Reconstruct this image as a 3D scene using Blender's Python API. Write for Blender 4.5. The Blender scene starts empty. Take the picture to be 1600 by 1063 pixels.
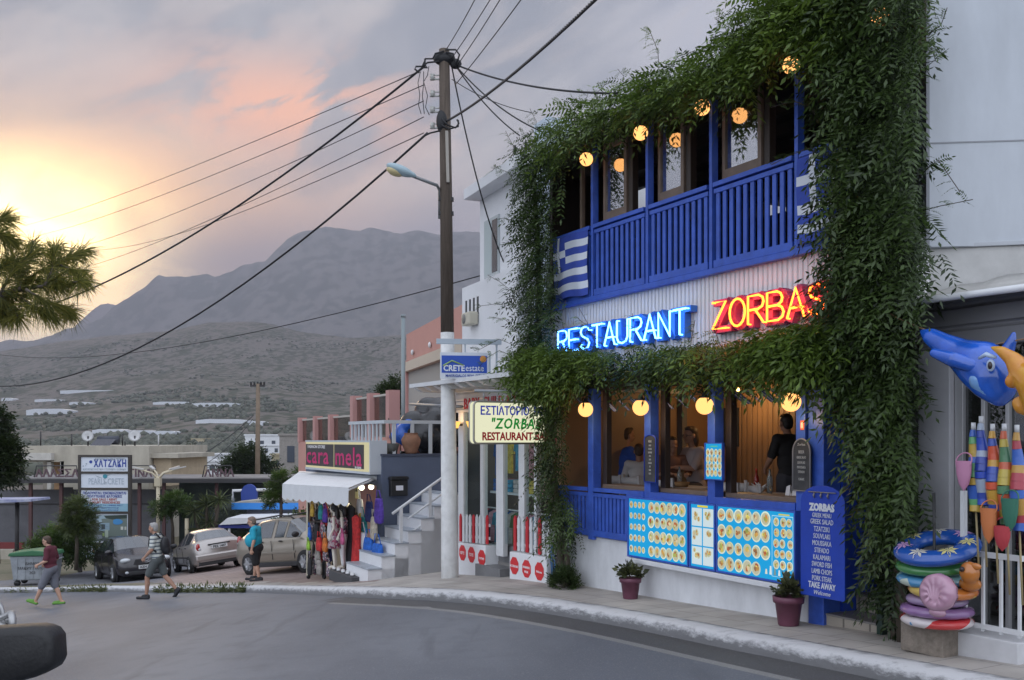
import bpy, bmesh, math, random
import numpy as np
from mathutils import Matrix, Vector, Euler
random.seed(7)
C = bpy.context.scene.collection
R = math.radians
# ------------------------------------------------------------------ camera, sky, sun, exposure
scn = bpy.context.scene
FOC, HORZ = 1500.0, 687.0                      # focal length and horizon row on the 1600 x 1063 photograph
cam = bpy.data.objects.new('camera', bpy.data.cameras.new('camera')); C.objects.link(cam)
cam.data.sensor_width = 36.0; cam.data.lens = FOC / 1600 * 36
cam.rotation_euler = (R(90), 0, 0); cam.data.shift_y = (HORZ - 531.5) / 1600
cam.data.clip_start = 0.05; cam.data.clip_end = 30000
scn.camera = cam
SUN_EL, SUN_AZ = 11.0, -26.0                   # evening sun behind the ridge, left of the street (azimuth from +Y)
sunv = Vector((math.sin(R(SUN_AZ)) * math.cos(R(SUN_EL)), math.cos(R(SUN_AZ)) * math.cos(R(SUN_EL)), math.sin(R(SUN_EL))))
sl = bpy.data.lights.new('sun', 'SUN'); sl.energy = 0.5; sl.angle = R(14); sl.color = (1.0, 0.74, 0.48)
so = bpy.data.objects.new('sun', sl); C.objects.link(so); so.rotation_euler = sunv.to_track_quat('Z', 'Y').to_euler()
scn.view_settings.view_transform = 'Standard'; scn.view_settings.look = 'None'
scn.view_settings.exposure = 0.0; scn.view_settings.gamma = 1.0
W = bpy.data.worlds.new('World'); scn.world = W; W.use_nodes = True
def build_world():
    nt = W.node_tree; nt.nodes.clear(); N = nt.nodes.new; L = nt.links.new
    def math_(op, a, b=None, c=None):
        n = N('ShaderNodeMath'); n.operation = op
        for i, v in enumerate((a, b, c)):
            if v is None: continue
            if isinstance(v, (int, float)): n.inputs[i].default_value = v
            else: L(v, n.inputs[i])
        return n.outputs[0]
    def mapr(v, a, b, c=0.0, d=1.0):
        n = N('ShaderNodeMapRange'); n.interpolation_type = 'SMOOTHSTEP'; L(v, n.inputs[0])
        for i, x in enumerate((a, b, c, d)): n.inputs[i + 1].default_value = x
        return n.outputs[0]
    def mix(f, a, b):
        n = N('ShaderNodeMix'); n.data_type = 'RGBA'
        if isinstance(f, (int, float)): n.inputs[0].default_value = f
        else: L(f, n.inputs[0])
        for i, v in ((6, a), (7, b)):
            if isinstance(v, tuple): n.inputs[i].default_value = (*v, 1)
            else: L(v, n.inputs[i])
        return n.outputs[2]
    tc = N('ShaderNodeTexCoord'); d = tc.outputs['Generated']
    sep = N('ShaderNodeSeparateXYZ'); L(d, sep.inputs[0]); x, y, z = sep.outputs
    hz = math_('SQRT', math_('ADD', math_('MULTIPLY', x, x), math_('MULTIPLY', y, y)))
    az = math_('ARCTAN2', x, y)                 # 0 = ahead, negative = left
    el = math_('ARCTAN2', z, hz)
    # cloud coordinates: azimuth/elevation stretched into long flat banks, drifting up to the right
    cv = N('ShaderNodeCombineXYZ'); L(math_('MULTIPLY', az, 1.0), cv.inputs[0])
    L(math_('ADD', math_('MULTIPLY', el, 1.9), math_('MULTIPLY', az, -0.55)), cv.inputs[1])
    def noise(scale, det, rough, off=0.0, dist=0.0):
        m = N('ShaderNodeMapping'); m.inputs[1].default_value = (off, off * .7, 0); L(cv.outputs[0], m.inputs[0])
        n = N('ShaderNodeTexNoise'); n.inputs['Scale'].default_value = scale; n.inputs['Detail'].default_value = det
        n.inputs['Roughness'].default_value = rough; n.inputs['Distortion'].default_value = dist; L(m.outputs[0], n.inputs['Vector'])
        return n.outputs[0]
    n1 = noise(3.2, 6, .55, 3.1, .4); n2 = noise(8.0, 7, .55, 1.7, .6); n3 = noise(2.0, 3, .5, 9.3)
    def gauss(a0, e0, sa, se):
        da = math_('DIVIDE', math_('SUBTRACT', az, a0), sa); de = math_('DIVIDE', math_('SUBTRACT', el, e0), se)
        return math_('POWER', 2.718, math_('MULTIPLY', math_('ADD', math_('MULTIPLY', da, da), math_('MULTIPLY', de, de)), -1.0))
    # overcast body: violet grey with lighter and bluer parts
    body = mix(mapr(n1, .38, .62), (.36, .385, .45), (.65, .635, .66))
    body = mix(mapr(az, .0, .35), body, mix(mapr(n1, .4, .62), (.38, .43, .58), (.55, .59, .73)))
    body = mix(math_('MULTIPLY', mapr(n2, .46, .66), .45), body, (.76, .68, .66))
    # warm-lit cloud banks round the sun
    warm = math_('MULTIPLY', gauss(-.45, .215, .27, .082), mapr(n1, .36, .60, .30, 1.0))
    body = mix(math_('MULTIPLY', warm, .9), body, (1.85, .88, .30))
    pink = math_('MULTIPLY', gauss(-.235, .325, .12, .042), mapr(n2, .43, .55))
    body = mix(math_('MULTIPLY', pink, .8), body, (1.5, .70, .40))
    glow = math_('MULTIPLY', gauss(-.46, .180, .095, .058), mapr(n2, .30, .55, .6, 1.0))
    body = mix(math_('MINIMUM', math_('MULTIPLY', glow, 1.25), 1.0), body, (6.5, 4.8, 2.1))
    # dark purple cloud lying on the ridge, right of the sun
    bank = math_('MULTIPLY', gauss(-.255, .170, .125, .060), mapr(math_('ADD', n2, math_('MULTIPLY', n1, .6)), .52, .72))
    body = mix(bank, body, (.42, .31, .32))
    cap = gauss(-.08, .20, .12, .045)
    body = mix(math_('MULTIPLY', cap, .75), body, (.345, .325, .40))
    edge = math_('MULTIPLY', gauss(-.375, .215, .02, .03), 1.0)
    body = mix(math_('MULTIPLY', edge, .6), body, (1.8, 1.1, .5))
    # high and behind the camera the cloud deck is thinner and brighter
    back = math_('MAXIMUM', mapr(el, .55, 1.1), mapr(math_('ABSOLUTE', az), .9, 1.9))
    body = mix(back, body, mix(n3, (1.35, 1.47, 1.72), (1.75, 1.86, 2.1)))
    body = mix(mapr(el, .0, -.05), body, (.16, .15, .15))
    sky = N('ShaderNodeTexSky'); sky.sky_type = 'NISHITA'; sky.sun_disc = False
    sky.sun_elevation = R(SUN_EL); sky.sun_rotation = R(SUN_AZ)
    b1 = N('ShaderNodeBackground'); L(sky.outputs[0], b1.inputs[0]); b1.inputs[1].default_value = 0.06
    b2 = N('ShaderNodeBackground'); L(body, b2.inputs[0]); b2.inputs[1].default_value = SKY_GAIN
    ms = N('ShaderNodeMixShader'); ms.inputs[0].default_value = .93
    L(b1.outputs[0], ms.inputs[1]); L(b2.outputs[0], ms.inputs[2])
    o = N('ShaderNodeOutputWorld'); L(ms.outputs[0], o.inputs[0])
SKY_GAIN = 1.0
build_world()
scn.cycles.max_bounces = 6; scn.cycles.transparent_max_bounces = 12; scn.cycles.volume_bounces = 0
scn.cycles.use_denoising = True; scn.cycles.sample_clamp_indirect = 4.0

# ------------------------------------------------------------------ the street's own frame
# facade frame: local x runs along the restaurant front (to the right), local y into the building, z up; 0 = eye level
PHI = math.atan2(840, 1500)
AX, AY = 1.182, 13.636
EU = Vector((math.sin(PHI), -math.cos(PHI), 0)); EN = Vector((-math.cos(PHI), -math.sin(PHI), 0))
FAC = Matrix.Translation((AX, AY, 0)) @ Matrix.Rotation(math.atan2(EU.y, EU.x), 4, 'Z')
def F(px, py, n=0.0):
    """point of the photograph lying n metres in front of the facade plane -> facade-frame coordinates"""
    t = (px - 800) / FOC
    D = (n + AX * EN.x + AY * EN.y) / (t * EN.x + EN.y)
    p = Vector((t * D, D, (HORZ - py) / FOC * D)); r = p - Vector((AX, AY, 0))
    return Vector((r.dot(EU), -r.dot(EN), p.z))
def U(px, n=0.0): return F(px, 600, n).x
def Z(px, py, n=0.0): return F(px, py, n).z
def P(px, py, D): return Vector(((px - 800) / FOC * D, D, (HORZ - py) / FOC * D))
def fw(x, y, z=0.0): return FAC @ Vector((x, y, z))
def un(X, Y):
    rx, ry = X - AX, Y - AY
    return rx * EU.x + ry * EU.y, rx * EN.x + ry * EN.y
# ------------------------------------------------------------------ lie of the land (top of pavements); the road lies ROAD_DROP lower
ROAD_DROP = 0.14
def base_top(X, Y):
    u, n = un(X, Y)
    p1 = -2.165 + .055 * u
    p2 = -1.25 + .112 * X - .062 * Y
    k = .12
    m = -k * math.log(math.exp(-(p1 + 3) / k) + math.exp(-(p2 + 3) / k)) - 3 if p1 < 20 else p2
    v = -5.15
    return v + .25 * math.log(1 + math.exp(min(60, (m - v) / .25)))
CTRL = []
for px, py, D, off in ((245, 934, 22.4, ROAD_DROP), (399, 908, 24.5, 0), (77, 946, 23.4, ROAD_DROP), (450, 894, 27, 0), (324, 889, 33.5, 0),
                       (197, 908, 32.5, 0), (64, 910, 32, 0), (75, 923, 27, 0), (540, 908, 20.0, 0), (703, 902, 16.5, 0), (280, 921, 23.8, 0), (0, 925, 29, 0.0)):
    p = P(px, py, D); CTRL.append((p.x, p.y, p.z + off - base_top(p.x, p.y)))
_A = np.array([[math.exp(-((a[0] - b[0]) ** 2 + (a[1] - b[1]) ** 2) / (2 * 3.5 ** 2)) for b in CTRL] for a in CTRL]) + np.eye(len(CTRL)) * .05
_w = np.linalg.solve(_A, np.array([c[2] for c in CTRL]))
def top(X, Y):
    return base_top(X, Y) + sum(w * math.exp(-((X - c[0]) ** 2 + (Y - c[1]) ** 2) / (2 * 3.5 ** 2)) for w, c in zip(_w, CTRL))
def ray_ground(px, py, drop=0.0, d0=4.0):
    """where the sight line through a pixel meets the pavement level"""
    D = d0
    while D < 80:
        p = P(px, py, D)
        if p.z <= top(p.x, p.y) - drop: return Vector((p.x, p.y, top(p.x, p.y) - drop))
        D += .03
    return P(px, py, 40)
def stand(px, D, drop=0.0):
    X = (px - 800) / FOC * D
    return Vector((X, D, top(X, D) - drop))

# ------------------------------------------------------------------ materials
_mats = {}
def mat(name, col, rough=.6, metal=0.0, var=0.0, vscale=4.0, bump=0.0, bscale=30.0, emit=None, estr=1.0, col2=None, trans=0.0, spec=None, stretch=(1, 1, 1), attr=False, coat=0.0):
    if name in _mats: return _mats[name]
    m = bpy.data.materials.new(name); _mats[name] = m; m.use_nodes = True
    nt = m.node_tree; b = nt.nodes['Principled BSDF']; N = nt.nodes.new; L = nt.links.new
    b.inputs['Roughness'].default_value = rough; b.inputs['Metallic'].default_value = metal
    if coat: b.inputs['Coat Weight'].default_value = coat; b.inputs['Coat Roughness'].default_value = .08
    if spec is not None: b.inputs['Specular IOR Level'].default_value = spec
    b.inputs['Base Color'].default_value = (*col, 1)
    src = None
    if attr:
        a = N('ShaderNodeAttribute'); a.attribute_name = 'Col'; src = a.outputs['Color']
    if var or col2:
        tc = N('ShaderNodeTexCoord'); mp = N('ShaderNodeMapping'); mp.inputs['Scale'].default_value = stretch
        L(tc.outputs['Object'], mp.inputs[0])
        n = N('ShaderNodeTexNoise'); n.inputs['Scale'].default_value = vscale; n.inputs['Detail'].default_value = 6; n.inputs['Roughness'].default_value = .65
        L(mp.outputs[0], n.inputs['Vector'])
        r = N('ShaderNodeMapRange'); L(n.outputs[0], r.inputs[0]); r.inputs[1].default_value = .3; r.inputs[2].default_value = .7
        mx = N('ShaderNodeMix'); mx.data_type = 'RGBA'; L(r.outputs[0], mx.inputs[0])
        c2 = col2 if col2 else tuple(min(1, c * (1 + var)) for c in col)
        c1 = col if col2 else tuple(c * (1 - var) for c in col)
        mx.inputs[6].default_value = (*c1, 1); mx.inputs[7].default_value = (*c2, 1)
        o = mx.outputs[2]
        if src is not None:
            m2 = N('ShaderNodeMix'); m2.data_type = 'RGBA'; m2.blend_type = 'MULTIPLY'; m2.inputs[0].default_value = 1
            L(src, m2.inputs[6]); L(o, m2.inputs[7]); o = m2.outputs[2]
        src = o
    if src is not None: L(src, b.inputs['Base Color'])
    if bump:
        tc2 = N('ShaderNodeTexCoord'); n2 = N('ShaderNodeTexNoise'); n2.inputs['Scale'].default_value = bscale; n2.inputs['Detail'].default_value = 5
        L(tc2.outputs['Object'], n2.inputs['Vector'])
        bp = N('ShaderNodeBump'); bp.inputs['Strength'].default_value = bump; bp.inputs['Distance'].default_value = .02
        L(n2.outputs[0], bp.inputs['Height']); L(bp.outputs[0], b.inputs['Normal'])
    if emit is not None:
        b.inputs['Emission Strength'].default_value = estr
        if attr and emit == 'attr': L(src, b.inputs['Emission Color'])
        else: b.inputs['Emission Color'].default_value = (*emit, 1)
    if trans: b.inputs['Transmission Weight'].default_value = trans
    return m
def glass(name, tint=(1, 1, 1), refl=.25, dark=0.0, rough=.02):
    """pane: see-through with a mirror share; dark>0 = tinted"""
    if name in _mats: return _mats[name]
    m = bpy.data.materials.new(name); _mats[name] = m; m.use_nodes = True
    nt = m.node_tree; nt.nodes.clear(); N = nt.nodes.new; L = nt.links.new
    t = N('ShaderNodeBsdfTransparent'); t.inputs[0].default_value = (*[c * (1 - dark) for c in tint], 1)
    g = N('ShaderNodeBsdfGlossy'); g.inputs['Roughness'].default_value = rough
    lw = N('ShaderNodeLayerWeight'); lw.inputs[0].default_value = .35
    r = N('ShaderNodeMapRange'); L(lw.outputs['Facing'], r.inputs[0]); r.inputs[3].default_value = refl * .6; r.inputs[4].default_value = min(1, refl * 1.6)
    x = N('ShaderNodeMixShader'); L(r.outputs[0], x.inputs[0]); L(t.outputs[0], x.inputs[1]); L(g.outputs[0], x.inputs[2])
    o = N('ShaderNodeOutputMaterial'); L(x.outputs[0], o.inputs[0]); return m
def leafmat(name, c1, c2, tr=.35):
    """leaf: colour varies leaf by leaf through the 'Col' attribute, some light passes through"""
    if name in _mats: return _mats[name]
    m = bpy.data.materials.new(name); _mats[name] = m; m.use_nodes = True
    nt = m.node_tree; nt.nodes.clear(); N = nt.nodes.new; L = nt.links.new
    a = N('ShaderNodeAttribute'); a.attribute_name = 'Col'
    s = N('ShaderNodeSeparateColor'); L(a.outputs['Color'], s.inputs[0])
    mx = N('ShaderNodeMix'); mx.data_type = 'RGBA'; L(s.outputs[0], mx.inputs[0]); mx.inputs[6].default_value = (*c1, 1); mx.inputs[7].default_value = (*c2, 1)
    p = N('ShaderNodeBsdfPrincipled'); p.inputs['Roughness'].default_value = .45; L(mx.outputs[2], p.inputs['Base Color'])
    t = N('ShaderNodeBsdfTranslucent'); L(mx.outputs[2], t.inputs[0])
    x = N('ShaderNodeMixShader'); x.inputs[0].default_value = tr; L(p.outputs[0], x.inputs[1]); L(t.outputs[0], x.inputs[2])
    o = N('ShaderNodeOutputMaterial'); L(x.outputs[0], o.inputs[0]); return m
def emat(name, col, s):
    if name in _mats: return _mats[name]
    m = bpy.data.materials.new(name); _mats[name] = m; m.use_nodes = True
    nt = m.node_tree; nt.nodes.clear(); e = nt.nodes.new('ShaderNodeEmission'); e.inputs[0].default_value = (*col, 1); e.inputs[1].default_value = s
    o = nt.nodes.new('ShaderNodeOutputMaterial'); nt.links.new(e.outputs[0], o.inputs[0]); return m
def S(r, g, b):
    f = lambda c: (c / 255 / 12.92) if c / 255 <= .04045 else ((c / 255 + .055) / 1.055) ** 2.4
    return (f(r), f(g), f(b))

# ------------------------------------------------------------------ mesh builder
class MB:
    def __init__(s): s.v = []; s.f = []; s.mi = []; s.sm = []; s.c = []; s.cm = 0; s.col = (1, 1, 1)
    def add(s, vs, fs, smooth=False, mtx=None):
        o = len(s.v)
        for p in vs:
            p = Vector(p)
            if mtx is not None: p = mtx @ p
            s.v.append((p.x, p.y, p.z)); s.c.append(s.col)
        for f in fs: s.f.append(tuple(i + o for i in f)); s.mi.append(s.cm); s.sm.append(smooth)
        return s
    def box(s, x0, x1, y0, y1, z0, z1, mtx=None):
        v = [(x, y, z) for z in (z0, z1) for y in (y0, y1) for x in (x0, x1)]
        return s.add(v, [(0, 2, 3, 1), (4, 5, 7, 6), (0, 1, 5, 4), (2, 6, 7, 3), (0, 4, 6, 2), (1, 3, 7, 5)], False, mtx)
    def cbox(s, c, sz, rz=0.0, rx=0.0, ry=0.0):
        M = Matrix.Translation(c) @ Euler((rx, ry, rz)).to_matrix().to_4x4(); a, b, d = sz[0] / 2, sz[1] / 2, sz[2] / 2
        return s.box(-a, a, -b, b, -d, d, M)
    def bar(s, p0, p1, w, h=None):
        p0, p1 = Vector(p0), Vector(p1); h = h or w; d = p1 - p0; q = d.to_track_quat('X', 'Z').to_matrix().to_4x4()
        return s.box(0, d.length, -w / 2, w / 2, -h / 2, h / 2, Matrix.Translation(p0) @ q)
    def quad(s, *p): return s.add(p, [tuple(range(len(p)))])
    def tube(s, pts, r, seg=8, cap=True, smooth=True):
        pts = [Vector(p) for p in pts]; n = len(pts); rs = r if isinstance(r, (list, tuple)) else [r] * n
        vs = []; fs = []; up = None
        for i, p in enumerate(pts):
            t = (pts[min(i + 1, n - 1)] - pts[max(i - 1, 0)])
            t = t.normalized() if t.length > 1e-9 else Vector((0, 0, 1))
            if up is None: up = Vector((0, 0, 1)) if abs(t.z) < .9 else Vector((1, 0, 0))
            a = t.cross(up)
            if a.length < 1e-6: a = t.cross(Vector((0, 1, .3)))
            a.normalize(); b = a.cross(t).normalized(); up = b
            for k in range(seg):
                an = 2 * math.pi * k / seg; vs.append(p + (a * math.cos(an) + b * math.sin(an)) * rs[i])
        for i in range(n - 1):
            for k in range(seg):
                k2 = (k + 1) % seg; fs.append((i * seg + k, i * seg + k2, (i + 1) * seg + k2, (i + 1) * seg + k))
        if cap: fs.append(tuple(range(seg))[::-1]); fs.append(tuple((n - 1) * seg + k for k in range(seg)))
        return s.add(vs, fs, smooth)
    def lathe(s, prof, seg=20, mtx=None, smooth=True, ang=2 * math.pi):
        vs = []; fs = []; n = len(prof)
        for k in range(seg):
            a = 2 * math.pi * k / seg
            for r, z in prof: vs.append((r * math.cos(a), r * math.sin(a), z))
        for k in range(seg):
            k2 = (k + 1) % seg
            for i in range(n - 1): fs.append((k * n + i, k2 * n + i, k2 * n + i + 1, k * n + i + 1))
        return s.add(vs, fs, smooth, mtx)
    def ball(s, c, r, seg=16, rings=10, sc=(1, 1, 1), mtx=None):
        prof = [(r * math.sin(math.pi * i / rings), -r * math.cos(math.pi * i / rings)) for i in range(rings + 1)]
        M = Matrix.Translation(c) @ Matrix.Diagonal((*sc, 1))
        return s.lathe(prof, seg, (mtx @ M) if mtx is not None else M)
    def prism(s, poly, y0, y1, mtx=None, smooth=False):
        """polygon in x,z extruded along y"""
        n = len(poly); vs = [(x, y0, z) for x, z in poly] + [(x, y1, z) for x, z in poly]
        fs = [tuple(range(n)), tuple(range(2 * n - 1, n - 1, -1))] + [(i, i + n, (i + 1) % n + n, (i + 1) % n) for i in range(n)]
        return s.add(vs, fs, smooth, mtx)
    def disc(s, c, rx, rz, y=0.0, seg=16):
        return s.add([(c[0] + rx * math.cos(2 * math.pi * k / seg), y, c[1] + rz * math.sin(2 * math.pi * k / seg)) for k in range(seg)], [tuple(range(seg))])
    def text(s, txt, size, x=0, y=0, z=0, align='CENTER', sx=1.0, depth=.004, bold=0.0, shear=0.0, spacing=1.0, mtx=None, fit=0):
        """lettering in the x,z plane, facing -y; z is the letters' foot line"""
        cu = bpy.data.curves.new('lettering', 'FONT'); cu.body = txt; cu.size = size; cu.align_x = align; cu.extrude = depth / 2
        cu.offset = bold; cu.shear = shear; cu.resolution_u = 2; cu.space_character = spacing
        ob = bpy.data.objects.new('lettering', cu); C.objects.link(ob)
        dg = bpy.context.evaluated_depsgraph_get(); me = ob.evaluated_get(dg).to_mesh()
        if fit: xs = [v.co.x for v in me.vertices]; sx = fit / (max(xs) - min(xs))
        M = Matrix.Translation((x, y, z)) @ Matrix.Rotation(R(90), 4, 'X') @ Matrix.Diagonal((sx, 1, 1, 1))
        if mtx is not None: M = mtx @ M
        s.add([v.co.copy() for v in me.vertices], [tuple(p.vertices) for p in me.polygons], False, M)
        ob.evaluated_get(dg).to_mesh_clear(); bpy.data.objects.remove(ob); bpy.data.curves.remove(cu)
        return s
    def build(s, name, mats, parent=None, mtx=None, bevel=0.0, sub=0, smooth=None, remesh=0.0, blur=0):
        me = bpy.data.meshes.new(name); me.from_pydata(s.v, [], s.f)
        if not isinstance(mats, (list, tuple)): mats = [mats]
        for m in mats: me.materials.append(m)
        if me.polygons:
            me.polygons.foreach_set('material_index', s.mi)
            me.polygons.foreach_set('use_smooth', [True] * len(s.f) if smooth else ([False] * len(s.f) if smooth is False else s.sm))
        if any(c != (1, 1, 1) for c in s.c):
            at = me.color_attributes.new('Col', 'FLOAT_COLOR', 'POINT')
            at.data.foreach_set('color', [x for c in s.c for x in (*c, 1.0)])
        me.update(); o = bpy.data.objects.new(name, me); C.objects.link(o)
        if parent is not None: o.parent = parent
        if mtx is not None: o.matrix_world = mtx
        if remesh:
            m = o.modifiers.new('remesh', 'REMESH'); m.mode = 'VOXEL'; m.voxel_size = remesh; m.use_smooth_shade = True
            if blur: k = o.modifiers.new('smooth', 'SMOOTH'); k.iterations = blur; k.factor = .5
        if bevel:
            m = o.modifiers.new('bevel', 'BEVEL'); m.width = bevel; m.segments = 2; m.limit_method = 'ANGLE'; m.angle_limit = R(40)
        if sub:
            m = o.modifiers.new('subdivision', 'SUBSURF'); m.levels = sub; m.render_levels = sub
        return o
def thing(name, label, cat, mtx=None, group=None):
    o = bpy.data.objects.new(name, None); C.objects.link(o); o.empty_display_size = .2
    if mtx is not None: o.matrix_world = mtx
    o['label'] = label; o['category'] = cat
    if group: o['group'] = group
    return o
def tag(o, label, cat, group=None):
    o['label'] = label; o['category'] = cat
    if group: o['group'] = group
    return o
def struct(o, kind='structure'): o['kind'] = kind; return o
def T(x, y=None, z=None, rz=0.0):
    v = Vector((x, y, z)) if y is not None else Vector(x)
    return Matrix.Translation(v) @ Matrix.Rotation(rz, 4, 'Z')
def dup(root, mtx, label=None, group=None):
    r = root.copy(); C.objects.link(r); r.matrix_world = mtx
    if label: r['label'] = label
    if group: r['group'] = group
    def kids(a, b):
        for ch in a.children:
            c = ch.copy(); C.objects.link(c); c.parent = b; kids(ch, c)
    kids(root, r); return r
# leaf sprays -> one mesh; sprays: list of (pos, dir, length, tint)
def sprays_mesh(name, sprays, m, parent=None, pairs=5, leaf=.26, width=.36, droop=.5, mtx=None, rng=None):
    rng = rng or np.random.default_rng(5)
    V = []; Fc = []; Cc = []
    for pos, d, ln, tint in sprays:
        d = Vector(d).normalized(); side = d.cross(Vector((0, 0, 1)))
        if side.length < .1: side = Vector((1, 0, 0))
        side.normalize(); a = rng.uniform(-.9, .9); side = (side * math.cos(a) + side.cross(d) * math.sin(a)); nrm = side.cross(d)
        for k in range(pairs * 2 + 1):
            t = (k // 2 + .6) / (pairs + .6) if k < pairs * 2 else 1.0
            c = Vector(pos) + d * ln * t + Vector((0, 0, -droop * ln * t * t * .5))
            if k == pairs * 2: ld = d + Vector((0, 0, -droop * .7))
            else: ld = d * .55 + side * (1 if k % 2 else -1) + Vector((0, 0, -.25 - .3 * rng.random()))
            ld = ld.normalized(); L_ = ln * leaf * rng.uniform(.75, 1.2); w = ld.cross(nrm + Vector((rng.uniform(-.4, .4), rng.uniform(-.4, .4), rng.uniform(-.4, .4)))).normalized() * L_ * width * .5
            o = len(V); mid = c + ld * L_ * .45
            V += [c, mid + w, c + ld * L_, mid - w]; Fc.append((o, o + 1, o + 2, o + 3)); tt = min(1, max(0, tint + rng.uniform(-.12, .12))); Cc += [(tt, tt, tt)] * 4
    me = bpy.data.meshes.new(name); me.from_pydata([tuple(v) for v in V], [], Fc); me.materials.append(m)
    at = me.color_attributes.new('Col', 'FLOAT_COLOR', 'POINT'); at.data.foreach_set('color', [x for c in Cc for x in (*c, 1.0)])
    o = bpy.data.objects.new(name, me); C.objects.link(o)
    if parent is not None: o.parent = parent
    if mtx is not None: o.matrix_world = mtx
    return o
# ------------------------------------------------------------------ ground, street, hills, haze
from mathutils import geometry, noise as mnoise
def fbm(x, y, sc, oct=5): return mnoise.fractal(Vector((x / sc, y / sc, 3.7)), .9, 2.1, oct)
def interp(x, pts):
    if x <= pts[0][0]: return pts[0][1]
    for (a, b), (c, d) in zip(pts, pts[1:]):
        if x <= c: return b + (d - b) * (x - a) / (c - a)
    return pts[-1][1]
FOOT = [(-900, 600), (-300, 575), (0, 548), (120, 530), (185, 521), (252, 514), (332, 500), (380, 503), (428, 509), (475, 521), (546, 526), (632, 516), (720, 512), (900, 530), (1500, 560), (2500, 600)]
RIDGE = [(-900, 560), (-300, 545), (0, 532), (60, 528), (120, 510), (160, 490), (200, 464), (228, 449), (247, 430), (266, 430), (290, 432), (328, 426), (335, 430), (361, 423), (380, 411), (399, 405), (413, 406), (427, 392), (451, 371), (475, 362), (508, 352), (546, 357), (598, 354), (665, 358), (712, 362), (800, 368), (1000, 400), (1500, 470), (2500, 560)]
FAR = [(-900, 560), (-200, 535), (0, 516), (19, 506), (85, 506), (109, 488), (142, 473), (190, 466), (240, 462), (320, 470), (2500, 560)]
def pxof(x, y): return 800 + FOC * x / max(y, 1)
def valley(x, y):
    D = max(y, 1.0); px = pxof(x, D) if y > 1 else (3000 if x > 0 else -1500)
    rel = interp(D, [(60, 0), (300, .01), (500, .04), (700, .12), (900, .2), (1100, .3), (1300, .42), (1600, .72), (1900, 1.0), (2300, .72), (3000, .5), (9000, .3)])
    zr = (HORZ - interp(px, FOOT)) / FOC * 1900
    z = -8 + rel * (zr + 8)
    z += fbm(x, y, 260) * 9 * min(1, max(0, (D - 250) / 900)) + fbm(x, y, 60, 3) * 1.2 * min(1, max(0, (D - 150) / 300))
    return z
def ground_z(x, y):
    r = math.hypot(x, y - 10)
    s = min(1, max(0, (r - 48) / 60)); s = s * s * (3 - 2 * s)
    near = top(x, y) - ROAD_DROP - .10 if r < 110 else -7.4
    if y < 0 or r < 48: return near if s == 0 else near * (1 - s) + s * (-4 if y < 0 else valley(x, y))
    return near * (1 - s) + s * valley(x, y)
def polar(name, radii, azs, zf, m):
    mb = MB(); n = len(azs)
    vs = [(r * math.sin(a), r * math.cos(a), zf(r * math.sin(a), r * math.cos(a))) for r in radii for a in azs]
    fs = [(i * n + k, i * n + k + 1, (i + 1) * n + k + 1, (i + 1) * n + k) for i in range(len(radii) - 1) for k in range(n - 1)]
    mb.add(vs, [f[::-1] for f in fs], True); return mb.build(name, m)
def hillmat(name, soil, shrub, s1, s2, t0=.47, t1=.56):
    m = bpy.data.materials.new(name); m.use_nodes = True; nt = m.node_tree; b = nt.nodes['Principled BSDF']; N = nt.nodes.new; L = nt.links.new
    b.inputs['Roughness'].default_value = .95; b.inputs['Specular IOR Level'].default_value = .1
    tc = N('ShaderNodeTexCoord'); mp = N('ShaderNodeMapping'); mp.inputs['Scale'].default_value = (1, .45, 1); L(tc.outputs['Object'], mp.inputs[0])
    n1 = N('ShaderNodeTexNoise'); n1.inputs['Scale'].default_value = s1; n1.inputs['Detail'].default_value = 6; L(mp.outputs[0], n1.inputs[0])
    n2 = N('ShaderNodeTexNoise'); n2.inputs['Scale'].default_value = s2; n2.inputs['Detail'].default_value = 4; L(mp.outputs[0], n2.inputs[0])
    a = N('ShaderNodeMath'); a.operation = 'MULTIPLY_ADD'; L(n1.outputs[0], a.inputs[0]); a.inputs[1].default_value = .5; L(n2.outputs[0], a.inputs[2])
    r = N('ShaderNodeMapRange'); L(a.outputs[0], r.inputs[0]); r.inputs[1].default_value = t0 + .25; r.inputs[2].default_value = t1 + .25
    x = N('ShaderNodeMix'); x.data_type = 'RGBA'; L(r.outputs[0], x.inputs[0]); x.inputs[6].default_value = (*soil, 1); x.inputs[7].default_value = (*shrub, 1)
    L(x.outputs[2], b.inputs['Base Color']); return m
AZ = [R(a) for a in list(range(-180, -50, 10)) + [x * .5 for x in range(-100, 101)] + list(range(60, 181, 10))]
radii = [1.5 + i * 1.2 for i in range(40)] + [50 + 5 * i for i in range(20)] + [150 * 1.07 ** i for i in range(46)]
struct(polar('ground', [0.01] + radii, AZ, ground_z, hillmat('valley_soil', (.135, .12, .105), (.058, .064, .046), .012, .11)))
azm = [R(x * .2) for x in range(-235, 236)]
def mountain_z(x, y):
    r = math.hypot(x, y); D = max(y, 1); px = pxof(x, D)
    zr = (HORZ - interp(px, RIDGE)) / FOC * 4300
    t = (D - 2300) / 2000
    rel = t ** 1.25 if 0 < t <= 1 else (0 if t <= 0 else max(0, 1 - (t - 1) * 1.3))
    z = -30 + rel * (zr + 30)
    gul = mnoise.ridged_multi_fractal(Vector((x / 900, y / 1500, 1.3)), 1.0, 2.1, 6, 1.0, 2.0) - 1.1
    return z + gul * 75 * min(1, rel * 3) * (1 - .75 * min(1, max(0, (rel - .75) * 4))) + fbm(x, y, 130, 5) * 17 * min(1, rel * 2)
struct(polar('mountain', [2300 + 62 * i for i in range(40)] + [4850 + 200 * i for i in range(6)], azm, mountain_z, hillmat('mountain_rock', (.135, .125, .115), (.088, .088, .078), .004, .022)))
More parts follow.
